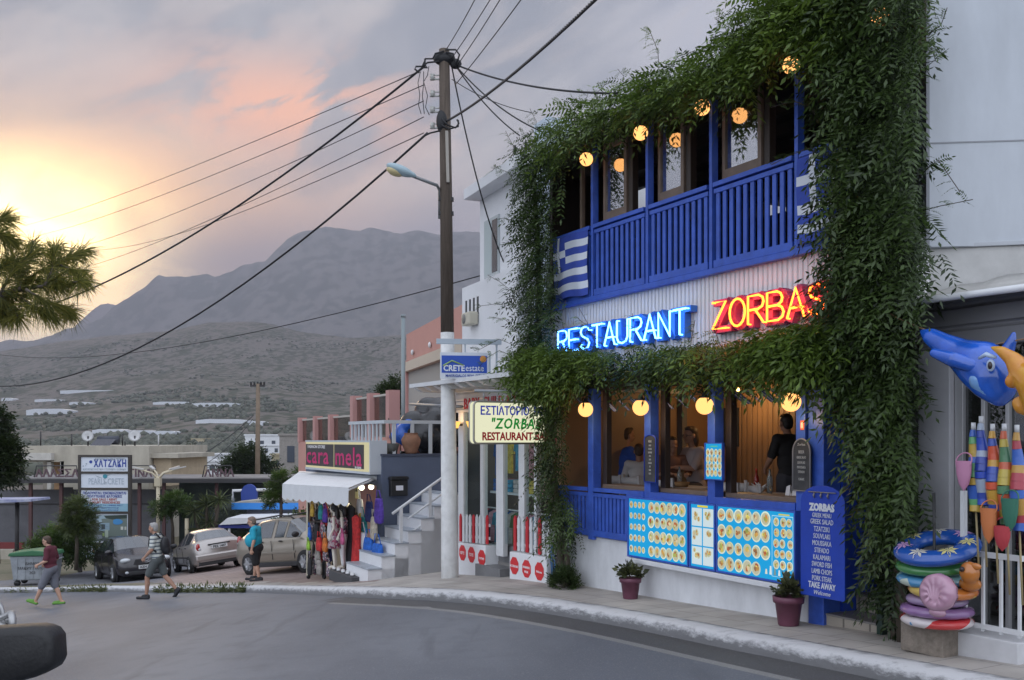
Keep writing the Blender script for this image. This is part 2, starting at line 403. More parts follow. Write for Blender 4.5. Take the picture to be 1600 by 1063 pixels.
def far_z(x, y):
    D = max(y, 1); zr = (HORZ - interp(pxof(x, D), FAR)) / FOC * 5200; t = (D - 4750) / 450
    return -20 + max(0, min(1, t if t < 1 else 2 - t)) * (zr + 20) + fbm(x, y, 300, 4) * 14
struct(polar('far_mountain', [4750 + 45 * i for i in range(21)], [R(-50 + .4 * i) for i in range(110)], far_z, mat('far_rock', (.15, .13, .12), .95)))
# haze: evening air between the street and the ridge
hz = MB().box(-7000, 7000, -60, 5750, -60, 1080).build('haze', [])
hm = bpy.data.materials.new('haze_air'); hm.use_nodes = True; hm.node_tree.nodes.clear()
pv = hm.node_tree.nodes.new('ShaderNodeVolumePrincipled'); pv.inputs['Color'].default_value = (.64, .655, .77, 1); pv.inputs['Density'].default_value = 0.00017; pv.inputs['Anisotropy'].default_value = .2
ho = hm.node_tree.nodes.new('ShaderNodeOutputMaterial'); hm.node_tree.links.new(pv.outputs[0], ho.inputs['Volume']); hz.data.materials.append(hm); struct(hz, 'stuff')

# kerb line (foot of the kerb, right to left)
kpx = [(1366, 1059), (1210, 1029.5), (1000, 984), (850, 958), (739, 942), (690, 940), (618, 938), (560, 935), (460, 928), (376, 925.5), (286, 926), (200, 926), (120, 925), (40, 926)]
KERB = [Vector((*fw(u, -1.36)[:2], 0)) for u in (13, 10, 8.2)] + [Vector((*ray_ground(a, b, ROAD_DROP)[:2], 0)) for a, b in kpx]
l0 = KERB[-1]; d0 = (KERB[-1] - KERB[-3]).normalized()
KERB += [l0 + Vector((-1, .25, 0)).normalized() * q for q in (6, 14, 30)]
def dens(pl, st=.35):
    o = []
    for a, b in zip(pl, pl[1:]):
        k = max(1, int((b - a).length / st)); o += [a.lerp(b, i / k) for i in range(k)]
    return o + [pl[-1]]
def smooth_pl(pl, it=8):
    for _ in range(it): pl = [pl[0]] + [(a + b * 2 + c) / 4 for a, b, c in zip(pl, pl[1:], pl[2:])] + [pl[-1]]
    return pl
KL = smooth_pl(dens(KERB), 10)
def side(pl, i):
    t = (pl[min(i + 1, len(pl) - 1)] - pl[max(i - 1, 0)]).normalized(); return Vector((t.y, -t.x, 0))   # towards the pavement
def offs(pl, d): return [p + side(pl, i) * d for i, p in enumerate(pl)]
def dist_pl(p, pl): return min((p - q).length for q in pl)
def inpoly(p, poly):
    c = False; j = len(poly) - 1
    for i in range(len(poly)):
        a, b = poly[i], poly[j]
        if (a[1] > p[1]) != (b[1] > p[1]) and p[0] < (b[0] - a[0]) * (p[1] - a[1]) / (b[1] - a[1]) + a[0]: c = not c
        j = i
    return c
def sheet(boundary, cons, step, zf, classify, mats, names):
    vs = [Vector((p.x, p.y)) for p in boundary]; ed = [(i, (i + 1) % len(vs)) for i in range(len(vs))]
    bp = [(p.x, p.y) for p in boundary]
    for pl in cons:
        o = len(vs); vs += [Vector((p.x, p.y)) for p in pl]; ed += [(o + i, o + i + 1) for i in range(len(pl) - 1)]
    x0, x1 = min(p[0] for p in bp), max(p[0] for p in bp); y0, y1 = min(p[1] for p in bp), max(p[1] for p in bp)
    x = x0
    while x < x1:
        y = y0
        while y < y1:
            if inpoly((x, y), bp): vs.append(Vector((x + random.uniform(-.05, .05), y + random.uniform(-.05, .05))))
            y += step
        x += step
    V, E, Fc, *_ = geometry.delaunay_2d_cdt(vs, ed, [], 0, 1e-4)
    Z3 = [Vector((p.x, p.y, zf(p.x, p.y))) for p in V]; mbs = {}
    for f in Fc:
        c = sum((V[i] for i in f), Vector((0, 0))) / len(f)
        if not inpoly((c.x, c.y), bp): continue
        k = classify(c); mb, ix = mbs.setdefault(k, (MB(), {}))
        ids = []
        for i in f:
            if i not in ix: ix[i] = len(mb.v); mb.v.append(tuple(Z3[i])); mb.c.append((1, 1, 1))
            ids.append(ix[i])
        a, b, d = (Z3[i] for i in f[:3])
        if (b - a).cross(d - a).z < 0: ids = ids[::-1]
        mb.f.append(tuple(ids)); mb.mi.append(0); mb.sm.append(True)
    for k, (mb, ix) in mbs.items(): struct(mb.build(names[k], mats[k]))
def asphalt(name, c1, c2, c3):
    m = bpy.data.materials.new(name); m.use_nodes = True; nt = m.node_tree; b = nt.nodes['Principled BSDF']; N = nt.nodes.new; L = nt.links.new
    tc = N('ShaderNodeTexCoord')
    def ns(sc, det, st=(1, 1, 1)):
        mp = N('ShaderNodeMapping'); mp.inputs['Scale'].default_value = st; L(tc.outputs['Object'], mp.inputs[0])
        n = N('ShaderNodeTexNoise'); n.inputs['Scale'].default_value = sc; n.inputs['Detail'].default_value = det; L(mp.outputs[0], n.inputs[0]); return n.outputs[0]
    def mx(f, a, b_, lo, hi):
        r = N('ShaderNodeMapRange'); L(f, r.inputs[0]); r.inputs[1].default_value = lo; r.inputs[2].default_value = hi
        x = N('ShaderNodeMix'); x.data_type = 'RGBA'; L(r.outputs[0], x.inputs[0])
        for i, v in ((6, a), (7, b_)):
            if isinstance(v, tuple): x.inputs[i].default_value = (*v, 1)
            else: L(v, x.inputs[i])
        return x.outputs[2]
    c = mx(ns(.35, 5, (1, .5, 1)), c1, c2, .38, .62); c = mx(ns(60, 3), c, c3, .55, .8); c = mx(ns(3.0, 6), c, c1, .5, .9); c = mx(ns(.9, 8, (3, .35, 1)), c, tuple(k * .82 for k in c1), .60, .75)
    L(c, b.inputs['Base Color']); b.inputs['Roughness'].default_value = .62; b.inputs['Specular IOR Level'].default_value = .35
    bp = N('ShaderNodeBump'); bp.inputs['Strength'].default_value = .35; bp.inputs['Distance'].default_value = .01; L(ns(90, 3), bp.inputs['Height']); L(bp.outputs[0], b.inputs['Normal'])
    return m
M_road = asphalt('asphalt', (.092, .101, .120), (.150, .162, .184), (.21, .215, .225))
M_gut = asphalt('gutter_asphalt', (.06, .06, .063), (.085, .085, .088), (.13, .13, .13))
M_line = asphalt('worn_line_paint', (.17, .17, .17), (.24, .24, .235), (.34, .34, .33))
def tilemat(name, c1, c2, grout, sx, sy, mortar=.012, rot=0.0, bump=.3, rough=.7):
    if name in _mats: return _mats[name]
    m = bpy.data.materials.new(name); _mats[name] = m; m.use_nodes = True; nt = m.node_tree; b = nt.nodes['Principled BSDF']; N = nt.nodes.new; L = nt.links.new
    tc = N('ShaderNodeTexCoord'); mp = N('ShaderNodeMapping'); mp.inputs['Rotation'].default_value = (0, 0, rot); L(tc.outputs['Object'], mp.inputs[0])
    br = N('ShaderNodeTexBrick'); br.inputs['Color1'].default_value = (*c1, 1); br.inputs['Color2'].default_value = (*c2, 1); br.inputs['Mortar'].default_value = (*grout, 1)
    br.inputs['Scale'].default_value = 1; br.inputs['Mortar Size'].default_value = mortar; br.inputs['Brick Width'].default_value = sx; br.inputs['Row Height'].default_value = sy; br.offset = 0.5
    L(mp.outputs[0], br.inputs[0])
    n = N('ShaderNodeTexNoise'); n.inputs['Scale'].default_value = 1.7; n.inputs['Detail'].default_value = 7; L(tc.outputs['Object'], n.inputs[0])
    r = N('ShaderNodeMapRange'); L(n.outputs[0], r.inputs[0]); r.inputs[1].default_value = .3; r.inputs[2].default_value = .7; r.inputs[3].default_value = .72; r.inputs[4].default_value = 1.1
    x = N('ShaderNodeMix'); x.data_type = 'RGBA'; x.blend_type = 'MULTIPLY'; x.inputs[0].default_value = 1; L(br.outputs[0], x.inputs[6]); L(r.outputs[0], x.inputs[7])
    L(x.outputs[2], b.inputs['Base Color']); b.inputs['Roughness'].default_value = rough
    bp = N('ShaderNodeBump'); bp.inputs['Strength'].default_value = bump; bp.inputs['Distance'].default_value = .01; bp.invert = True; L(br.outputs['Fac'], bp.inputs['Height']); L(bp.outputs[0], b.inputs['Normal'])
    return m
FROT = -math.atan2(EU.y, EU.x)
M_walk = tilemat('pavement_tiles', (.36, .33, .30), (.42, .39, .355), (.25, .235, .22), .40, .40, .008, FROT)
M_plaza = tilemat('brick_paving', (.27, .20, .18), (.32, .25, .225), (.20, .17, .16), .22, .11, .01, .4)
M_side = asphalt('side_road_asphalt', (.13, .13, .145), (.16, .165, .18), (.22, .22, .23))
kn = len(KL)
line_a, line_b = offs(KL, -.52), offs(KL, -.64)
ROADB = KL + [Vector((KL[-1].x, -12, 0)), Vector((KL[0].x + 4, -12, 0))]
def roadz(x, y): return top(x, y) - ROAD_DROP
near_i = [i for i in range(kn) if KL[i].x > -3.2]
la = [line_a[i] for i in near_i if i > 1]; lb = [line_b[i] for i in near_i if i > 1]
def road_class(c):
    p = Vector((c.x, c.y, 0))
    if p.x < -3.0 or p.x > 10: return 0
    d = dist_pl(p, KL[:near_i[-1] + 8])
    return 1 if d < .53 else (2 if d < .645 else 0)
sheet(ROADB, [la, lb], .8, roadz, road_class, [M_road, M_gut, M_line], ['road', 'gutter', 'edge_line_marking'])
KB = offs(KL, .30)
PAVB = KB + [Vector((KL[-1].x, 58, 0)), Vector((16, 58, 0)), Vector((16, KB[0].y, 0))]
plaza_px = [(262, 903), (285, 893), (345, 872), (400, 848), (480, 845), (600, 905), (585, 911), (430, 909), (300, 913), (255, 911)]
side_px = [(-60, 918), (-60, 912), (100, 899), (147, 891), (260, 872), (376, 857), (400, 848), (345, 872), (285, 893), (262, 903), (255, 911), (150, 913)]
cons = [dens([Vector((*ray_ground(a, b)[:2], 0)) for a, b in q + q[:1]], .6) for q in (plaza_px, side_px)]
cons = [[p for p in c if inpoly((p.x, p.y), [(q.x, q.y) for q in PAVB]) and dist_pl(p, KL) > .5] for c in cons]
def pav_class(c):
    p = (pxof(c.x, c.y), HORZ - FOC * top(c.x, c.y) / c.y)
    if c.y < 14: return 0
    if inpoly(p, plaza_px): return 1
    if inpoly(p, side_px): return 2
    if c.y > 26.5 and p[0] < 470: return 3 if p[0] < 262 or p[1] < 860 else 2
    return 0
sheet(PAVB, [], .55, top, pav_class, [M_walk, M_plaza, M_side, mat('dry_earth', (.20, .165, .115), .95, var=.3, vscale=1.5, bump=.5, bscale=20, col2=(.12, .12, .07))], ['sidewalk', 'plaza', 'side_road', 'earth_bank'])
# kerb stone, limewashed and worn
km = bpy.data.materials.new('limewashed_kerb'); km.use_nodes = True
def _k():
    nt = km.node_tree; b = nt.nodes['Principled BSDF']; N = nt.nodes.new; L = nt.links.new
    tc = N('ShaderNodeTexCoord'); n = N('ShaderNodeTexNoise'); n.inputs['Scale'].default_value = 7; n.inputs['Detail'].default_value = 9; n.inputs['Roughness'].default_value = .75
    mp = N('ShaderNodeMapping'); mp.inputs['Rotation'].default_value = (0, 0, FROT); mp.inputs['Scale'].default_value = (.5, 1, 2.2); L(tc.outputs['Object'], mp.inputs[0]); L(mp.outputs[0], n.inputs[0])
    g = N('ShaderNodeAttribute'); g.attribute_name = 'Col'; sp = N('ShaderNodeSeparateColor'); L(g.outputs['Color'], sp.inputs[0])
    a = N('ShaderNodeMath'); a.operation = 'ADD'; L(n.outputs[0], a.inputs[0]); L(sp.outputs[0], a.inputs[1])
    r = N('ShaderNodeMapRange'); L(a.outputs[0], r.inputs[0]); r.inputs[1].default_value = .86; r.inputs[2].default_value = 1.10
    x = N('ShaderNodeMix'); x.data_type = 'RGBA'; L(r.outputs[0], x.inputs[0]); x.inputs[6].default_value = (.16, .16, .165, 1); x.inputs[7].default_value = (.50, .50, .51, 1)
    L(x.outputs[2], b.inputs['Base Color']); b.inputs['Roughness'].default_value = .85
    bp = N('ShaderNodeBump'); bp.inputs['Strength'].default_value = .6; bp.inputs['Distance'].default_value = .03; L(n.outputs[0], bp.inputs['Height']); L(bp.outputs[0], b.inputs['Normal'])
_k()
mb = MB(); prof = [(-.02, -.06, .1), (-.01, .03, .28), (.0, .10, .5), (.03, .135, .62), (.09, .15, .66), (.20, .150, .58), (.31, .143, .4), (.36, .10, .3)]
KD = smooth_pl(dens(KL, .16), 2); npf = len(prof)
for i, p in enumerate(KD):
    sd = side(KD, i); w = mnoise.noise(p * 1.3) * .018; base = roadz(p.x, p.y)
    for d, h, wht in prof:
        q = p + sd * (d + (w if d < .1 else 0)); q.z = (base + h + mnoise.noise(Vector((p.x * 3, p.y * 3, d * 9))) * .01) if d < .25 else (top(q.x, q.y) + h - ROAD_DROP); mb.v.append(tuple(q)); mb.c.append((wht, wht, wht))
for i in range(len(KD) - 1):
    for k in range(npf - 1):
        a = i * npf + k; mb.f.append((a, a + npf, a + npf + 1, a + 1)); mb.mi.append(0); mb.sm.append(True)
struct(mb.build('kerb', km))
# weeds at the foot of the far kerb
rng = np.random.default_rng(3); sp = []
for a, b, n in ((92, 166, 130), (250, 392, 330), (20, 60, 30)):
    for _ in range(n):
        px = rng.uniform(a, b); q = ray_ground(px, 925.5, ROAD_DROP); i = min(range(kn), key=lambda j: (KL[j] - Vector((q.x, q.y, 0))).length)
        p = KL[i] + side(KL, i) * rng.uniform(-.18, .08); p = Vector((q.x, q.y, 0)) * .3 + p * .7; p.z = roadz(p.x, p.y)
        sp.append((p, (rng.uniform(-.6, .6), rng.uniform(-.6, .6), 1), rng.uniform(.08, .22), rng.random()))
struct(sprays_mesh('roadside_weeds', sp, leafmat('weed_leaf', (.05, .07, .025), (.16, .17, .07)), pairs=2, leaf=.7, width=.25, rng=rng), 'stuff')
# olive groves and scrub on the valley floor and the lower slopes: one mass
mb = MB(); ico = [(0, 0, 1), (.9, 0, .3), (.28, .85, .35), (-.72, .52, .3), (-.72, -.52, .3), (.28, -.85, .35), (.75, .5, -.5), (-.3, .8, -.5), (-.9, 0, -.5), (-.3, -.8, -.5), (.75, -.5, -.5)]
icf = [(0, 1, 2), (0, 2, 3), (0, 3, 4), (0, 4, 5), (0, 5, 1), (1, 6, 2), (2, 6, 7), (2, 7, 3), (3, 7, 8), (3, 8, 4), (4, 8, 9), (4, 9, 5), (5, 9, 10), (5, 10, 1), (1, 10, 6)]
for k in range(9500):
    D = 190 + 1500 * rng.random() ** 1.25; px = rng.uniform(-80, 760); X = (px - 800) / FOC * D
    dn = fbm(X + 900, D, 130, 4)
    if dn < (-.12 if D < 850 else .18) : continue
    s = rng.uniform(1.2, 2.6) * (1 if D < 900 else .85); z = valley(X, D) + s * .35; t = rng.random(); mb.col = (t, t, t)
    mb.add([(X + s * a * rng.uniform(.8, 1.2), D + s * b * rng.uniform(.8, 1.2), z + s * .8 * c) for a, b, c in ico], icf, True)
struct(mb.build('olive_grove', leafmat('olive_leaf', (.032, .04, .024), (.085, .092, .062), .1)), 'stuff')
# ------------------------------------------------------------------ figures: x = forward, y = left, z = up, feet at 0
def _cap(mb, p0, p1, r0, r1, seg=12):
    p0, p1 = Vector(p0), Vector(p1); mb.tube([p0, p1], [r0, r1], seg, True); mb.ball(p0, r0, seg, 8); mb.ball(p1, r1, seg, 8)
def _ell(mb, c, rx, ry, rz, pitch=0.0, roll=0.0):
    mb.ball((0, 0, 0), 1, 20, 14, (1, 1, 1), Matrix.Translation(Vector(c)) @ Matrix.Rotation(pitch, 4, 'Y') @ Matrix.Rotation(roll, 4, 'X') @ Matrix.Diagonal((rx, ry, rz, 1)))
def _hand(mb, w, d, up, k=1.0):
    """palm, four unequal curled fingers and a thumb from the side of the palm; d = along the hand, up = back of the hand"""
    w = Vector(w); d = Vector(d).normalized(); up = Vector(up); up = (up - d * up.dot(d)).normalized(); s = d.cross(up)
    for q in (-.027, -.009, .009, .027): _cap(mb, w + d * .01 + s * q * .7, w + d * .085 * k + s * q, .016, .012, 8)
    for q, ln in ((-.030, .062), (-.010, .078), (.010, .074), (.030, .058)):
        a = w + d * .085 * k + s * q; b = a + (d * .8 - up * .45).normalized() * ln * .5; c = b + (d * .35 - up * .9).normalized() * ln * .5
        _cap(mb, a, b, .0105, .0095, 8); _cap(mb, b, c, .0095, .008, 8)
    a = w + d * .03 + s * -.03; b = a + (d * .7 - s * .6 - up * .2).normalized() * .04; _cap(mb, a, b, .013, .011, 8); _cap(mb, b, b + (d * .9 - up * .5).normalized() * .03, .011, .009, 8)
def _head(mb, c, yaw=0.0, pitch=0.0, k=1.0):
    M = Matrix.Translation(Vector(c)) @ Matrix.Rotation(yaw, 4, 'Z') @ Matrix.Rotation(pitch, 4, 'Y')
    def e(p, r): mb.ball((0, 0, 0), 1, 20, 14, (1, 1, 1), M @ Matrix.Translation(Vector(p) * k) @ Matrix.Diagonal((r[0] * k, r[1] * k, r[2] * k, 1)))
    e((-.005, 0, .035), (.098, .076, .092)); e((.02, 0, -.03), (.074, .062, .085)); e((.062, 0, -.085), (.026, .030, .022))
    e((.098, 0, -.012), (.022, .014, .024)); e((.085, 0, -.055), (.014, .026, .009)); e((.086, 0, .028), (.016, .05, .014))
    for s in (-1, 1): e((-.005, s * .078, -.008), (.024, .012, .034)); e((.078, s * .032, -.025), (.02, .02, .02))
    return M
def figure(name, label, M, J, skin, garments, hair=None, group=None, arms=True, legs=True, shoes=None, glasses=False, girth=1.0, belly=0.0, hk=1.0):
    t = thing(name, label, 'person', M, group); V3 = Vector
    b = MB(); g = girth
    ch, pe, nk, hd = (V3(J[k]) for k in ('chest', 'pelvis', 'neck', 'head')); ax = (ch - pe).normalized(); pit = math.atan2(ax.x, ax.z)
    def torso(m, e=0.0):
        _ell(m, ch, .105 * g + e, .165 * g + e, .20 + e, pit); _ell(m, (ch + pe) / 2 + V3((.012 + belly * .6, 0, 0)), .105 * g + belly + e, .15 * g + belly * .6 + e, .19 + e, pit); _ell(m, pe, .112 * g + e, .165 * g + e, .14 + e, pit)
        for s in 'lr': _cap(m, ch + V3((0, 0, .09)), V3(J['sh_' + s]), .085 + e, .06 + e)
    torso(b, -.012); _cap(b, ch + V3((0, 0, .1)), nk, .07, .056); _cap(b, nk, hd - V3((0, 0, .05)), .056, .052); HM = _head(b, hd, J.get('yaw', 0), J.get('nod', 0), hk)
    if arms:
        for s in 'lr':
            sh, el, wr = (V3(J[k + s]) for k in ('sh_', 'el_', 'wr_')); _cap(b, sh, el, .053, .042); _cap(b, el, el.lerp(wr, .35), .043, .041); _cap(b, el.lerp(wr, .35), wr, .041, .027)
            d = (wr - el).normalized(); _hand(b, wr, J.get('hd_' + s, d), J.get('hu_' + s, (0, 1 if s == 'l' else -1, 0.2)))
    if legs:
        for s in 'lr':
            hp, kn, an, to = (V3(J[k + s]) for k in ('hp_', 'kn_', 'an_', 'to_')); _cap(b, hp, kn, .088 * g, .058); md = kn.lerp(an, .35) + V3((-.012, 0, 0)); _cap(b, kn, md, .056, .056); _cap(b, md, an, .056, .036)
            he = an + (an - kn).normalized() * .045 + (an - to).normalized() * .04; _cap(b, he, to, .034, .026); _cap(b, an, he, .036, .034)
    b.build('body', skin, t, remesh=.0085, blur=3)
    for gname, m, kind, ln in garments:
        q = MB()
        if kind == 'shirt':
            torso(q, .016)
            for s in 'lr':
                sh, el, wr = (V3(J[k + s]) for k in ('sh_', 'el_', 'wr_')); _cap(q, sh, sh.lerp(el, min(1, ln)), .068, .064)
                if ln > 1: _cap(q, el, el.lerp(wr, ln - 1), .058, .045)
        else:
            _ell(q, pe - V3((0, 0, .02)), .128 * g + belly * .5, .182 * g, .15, pit)
            for s in 'lr':
                hp, kn, an = (V3(J[k + s]) for k in ('hp_', 'kn_', 'an_')); _cap(q, hp, hp.lerp(kn, min(1, ln)), .108 * g, .088 * g)
                if ln > 1: _cap(q, kn, kn.lerp(an, ln - 1), .08, .075)
        q.build(gname, m, t, remesh=.011, blur=5)
    if hair:
        m, style = hair; q = MB()
        def e(p, r): q.ball((0, 0, 0), 1, 20, 14, (1, 1, 1), HM @ Matrix.Translation(Vector(p) * hk) @ Matrix.Diagonal((r[0] * hk, r[1] * hk, r[2] * hk, 1)))
        e((-.022, 0, .052), (.094, .083, .088)); e((-.05, 0, .01), (.065, .078, .07))
        if style == 'full': e((.035, 0, .098), (.05, .06, .035)); e((-.055, 0, -.02), (.055, .072, .06))
        if style == 'long': e((-.06, 0, -.05), (.06, .085, .13)); e((.03, 0, .095), (.055, .066, .04))
        q.build('hair', m, t, remesh=.009, blur=2)
    if glasses:
        q = MB()
        for s in (-1, 1):
            c = [HM @ (V3((.097, s * .034, -.002)) + V3((0, .024 * math.cos(a), .018 * math.sin(a)))) for a in [i * math.pi / 6 for i in range(13)]]; q.tube(c, .0035, 5); q.tube([HM @ V3((.095, s * .058, .004)), HM @ V3((0, s * .082, .008))], .0035, 5)
        q.build('glasses', mat('spectacle_frame', (.02, .02, .02), .4), t)
    if shoes and legs:
        m, style = shoes
        for s in 'lr':
            kn, an, to = (V3(J[k + s]) for k in ('kn_', 'an_', 'to_')); q = MB(); he = an + (an - kn).normalized() * .05 + (an - to).normalized() * .05
            d = (to - he).normalized(); up = V3((0, 0, 1)); up = (up - d * up.dot(d)).normalized()
            a0, a1 = he - up * .018, to + d * .02 - up * .008
            for k in (-.016, .016): _cap(q, a0 + V3((0, k, 0)), a1 + V3((0, k * 1.3, 0)), .034, .036)
            if style == 'clog': _cap(q, he + d * .10 + up * .01, to, .048, .044)
            if style == 'sandal': _cap(q, he + up * .02, he + d * .12 + up * .022, .042, .04); _cap(q, an - up * .01, an + up * .01, .045, .044)
            q.build('shoe', m, t, remesh=.009, blur=3)
    return t
SKIN = mat('fair_skin', (.46, .27, .19), .55, var=.08, vscale=9)  # the lighter of the two skin tones
SKIN2 = mat('tanned_skin', (.36, .20, .135), .55, var=.08, vscale=9)
def seated(lean=.05, hd=0.0):
    """sitting at a table, forearms on it"""
    J = dict(pelvis=(0, 0, .52), chest=(lean, 0, .88), neck=(lean + .02, 0, 1.09), head=(lean + .05, 0, 1.24))
    for s, y in (('l', 1), ('r', -1)):
        J['sh_' + s] = (lean + .0, y * .185, 1.02); J['el_' + s] = (lean + .14, y * .24, .79); J['wr_' + s] = (lean + .36, y * .13, .80)
        J['hp_' + s] = (.04, y * .09, .50); J['kn_' + s] = (.46, y * .11, .50); J['an_' + s] = (.44, y * .11, .09); J['to_' + s] = (.60, y * .12, .035); J['hu_' + s] = (0, 0, 1)
    return J
# ------------------------------------------------------------------ the restaurant
M_blue = mat('blue_paint', (.034, .092, .43), .42, var=.22, vscale=5, bump=.08, bscale=14)
M_blue2 = mat('blue_board_paint', (.010, .045, .36), .45, var=.12, vscale=6)
M_white = mat('white_wall_paint', (.66, .67, .69), .8, var=.07, vscale=2.5, bump=.25, bscale=9)
M_dwood = mat('dark_brown_wood', (.035, .024, .018), .5, var=.3, vscale=6, stretch=(1, 1, .15))
M_bwood = mat('brown_rail_wood', (.16, .115, .085), .5, var=.2, vscale=6)
def ribmat(name, c, period, axis='X', depth=.6, rough=.6, c2=None):
    """upright ribbed or boarded cladding"""
    m = bpy.data.materials.new(name); m.use_nodes = True; nt = m.node_tree; b = nt.nodes['Principled BSDF']; N = nt.nodes.new; L = nt.links.new
    tc = N('ShaderNodeTexCoord'); w = N('ShaderNodeTexWave'); w.bands_direction = axis; w.inputs['Scale'].default_value = 2 * math.pi / period / 20 * 1.0; w.wave_profile = 'SIN'
    L(tc.outputs['Object'], w.inputs[0]); r = N('ShaderNodeMapRange'); L(w.outputs['Fac'], r.inputs[0]); r.inputs[1].default_value = .0; r.inputs[2].default_value = .22
    n = N('ShaderNodeTexNoise'); n.inputs['Scale'].default_value = 3; n.inputs['Detail'].default_value = 5; L(tc.outputs['Object'], n.inputs[0])
    x = N('ShaderNodeMix'); x.data_type = 'RGBA'; L(n.outputs[0], x.inputs[0]); x.inputs[6].default_value = (*[k * .85 for k in c], 1); x.inputs[7].default_value = (*(c2 or c), 1)
    L(x.outputs[2], b.inputs['Base Color']); b.inputs['Roughness'].default_value = rough
    bp = N('ShaderNodeBump'); bp.inputs['Strength'].default_value = depth; bp.inputs['Distance'].default_value = period * .25; L(r.outputs[0], bp.inputs['Height']); L(bp.outputs[0], b.inputs['Normal']); _mats[name] = m; return m
M_clad = ribmat('white_ribbed_cladding', (.74, .73, .74), .075, depth=1.0)
M_board = ribmat('varnished_boarding', (.27, .17, .10), .12, depth=.8, rough=.45, c2=(.33, .21, .12))
UP = [U(930), U(1016), U(1116), U(1250)]; LP = [U(928), U(1017), U(1117), U(1257)]
UL, UR = U(846), U(1430); ZB, ZR, ZROOF = 2.02, 3.04, 4.22; FLO = -1.45; LR_T, LR_B = -.68, -1.37
rest = thing('restaurant', 'ivy-grown white restaurant with blue balcony railing and open boarded dining room', 'restaurant', T(fw(UL, 0, -2.0), rz=0))
rest.matrix_world = FAC
def rp(mb, name, m, **k): return mb.build(name, m, rest, **k)
UD = U(1290); US = U(1376)                       # doorway
# masonry plinth: courses, with a slight projection
mb = MB().box(UL, LP[3] + .05, 0, .28, -2.7, LR_B - .012)
rp(mb, 'plinth_wall', mat('white_painted_plinth', (.62, .63, .65), .8, var=.16, vscale=2.5, bump=.5, bscale=6, stretch=(1, 1, .35)), bevel=.01)
rp(MB().box(UL, UR, .02, .22, .92, ZB - .03), 'cladding', M_clad)
mb = MB()
mb.box(UL, UR, .03, .35, .70, .918); rp(mb, 'lintel', M_dwood)
rp(MB().box(UL, UR, .26, 5.6, 1.92, ZB + .02), 'upper_floor', M_dwood)
rp(MB().box(UL, UR, .24, 5.6, .93, 1.0), 'dining_ceiling', mat('ceiling_boards', (.30, .20, .13), .6, var=.2, vscale=5, stretch=(.3, 3, 1)))
rp(MB().box(UL, LP[3] + .1, .285, 5.6, FLO - .1, FLO), 'dining_floor', mat('terracotta_floor', (.20, .12, .08), .5, var=.2))
rp(MB().box(LP[3] + .1, UR, 1.2, 5.6, FLO - .1, FLO), 'hall_floor', mat('terracotta_floor', (.20, .12, .08), .5))
rp(MB().box(UL, UD + .3, 3.3, 3.45, FLO, .93), 'back_wall', M_board)
rp(MB().box(UL - .02, UL + .10, .29, 3.3, FLO, .93), 'end_wall', M_board)
rp(MB().box(UR - .12, UR, .50, 5.6, -2.4, 4.1), 'side_wall', mat('hall_wall', (.23, .21, .20), .8))
rp(MB().box(UD + .31, UR - .121, 3.4, 3.5, FLO, .93), 'hall_wall', mat('hall_wall', (.23, .21, .20), .8))
# upper dining room
rp(MB().box(UL, UR, -.12, 5.6, ZROOF, ZROOF + .12), 'roof', mat('roof_boards', (.05, .04, .035), .7, var=.3, stretch=(1, 4, 1)))
mb = MB(); NB = 4.6
wins = []
for a, b, c, d in ((1145, 1228, 270, 330),):
    p, q = F(a, c, -NB), F(b, d, -NB); wins.append((p.x, q.x, q.z, p.z))
wins.sort(); x = UL
for a, b, c, d in wins:
    mb.box(x, a, NB, NB + .1, ZB, ZROOF); mb.box(a, b, NB, NB + .1, ZB, c); mb.box(a, b, NB, NB + .1, d, ZROOF); x = b
mb.box(x, UR, NB, NB + .1, ZB, ZROOF); rp(mb, 'upper_back_wall', M_dwood)
def Hu(px, py, u):
    t = (px - 800) / FOC; D = (u + AX * EU.x + AY * EU.y) / (t * EU.x + EU.y); p = Vector((t * D, D, (HORZ - py) / FOC * D)); return -(p - Vector((AX, AY, 0))).dot(EN), p.z
mb = MB(); ya, za = Hu(976, 273, UL); yb, zb_ = Hu(1010, 332, UL); mb.box(UL, UL + .08, .15, ya, ZB, ZROOF); mb.box(UL, UL + .08, ya, yb, ZB, zb_); mb.box(UL, UL + .08, ya, yb, za, ZROOF); mb.box(UL, UL + .08, yb, 4.6, ZB, ZROOF); rp(mb, 'upper_end_wall', M_dwood)
for u in UP: rp(MB().box(u - .026, u + .026, -.06, .04, ZB - .02, ZROOF - .01), 'post', M_blue, bevel=.006)
for i, u in enumerate(LP):
    rp(MB().box(u - .065, u + .065, -.06, .08, LR_B - .05, .72), 'post', M_blue, bevel=.006)
    if i < 3: rp(MB().box(u + .07, u + .17, .10, .19, FLO, .7), 'shutter_stack', M_dwood, bevel=.005)
rp(MB().box(LP[3] + .08, UD, -.03, .22, -2.1, .72), 'door_jamb', M_blue, bevel=.008)
rp(MB().box(LP[3] + .22, UD + .02, .23, 1.4, -2.1, .72), 'entrance_reveal', M_blue2)
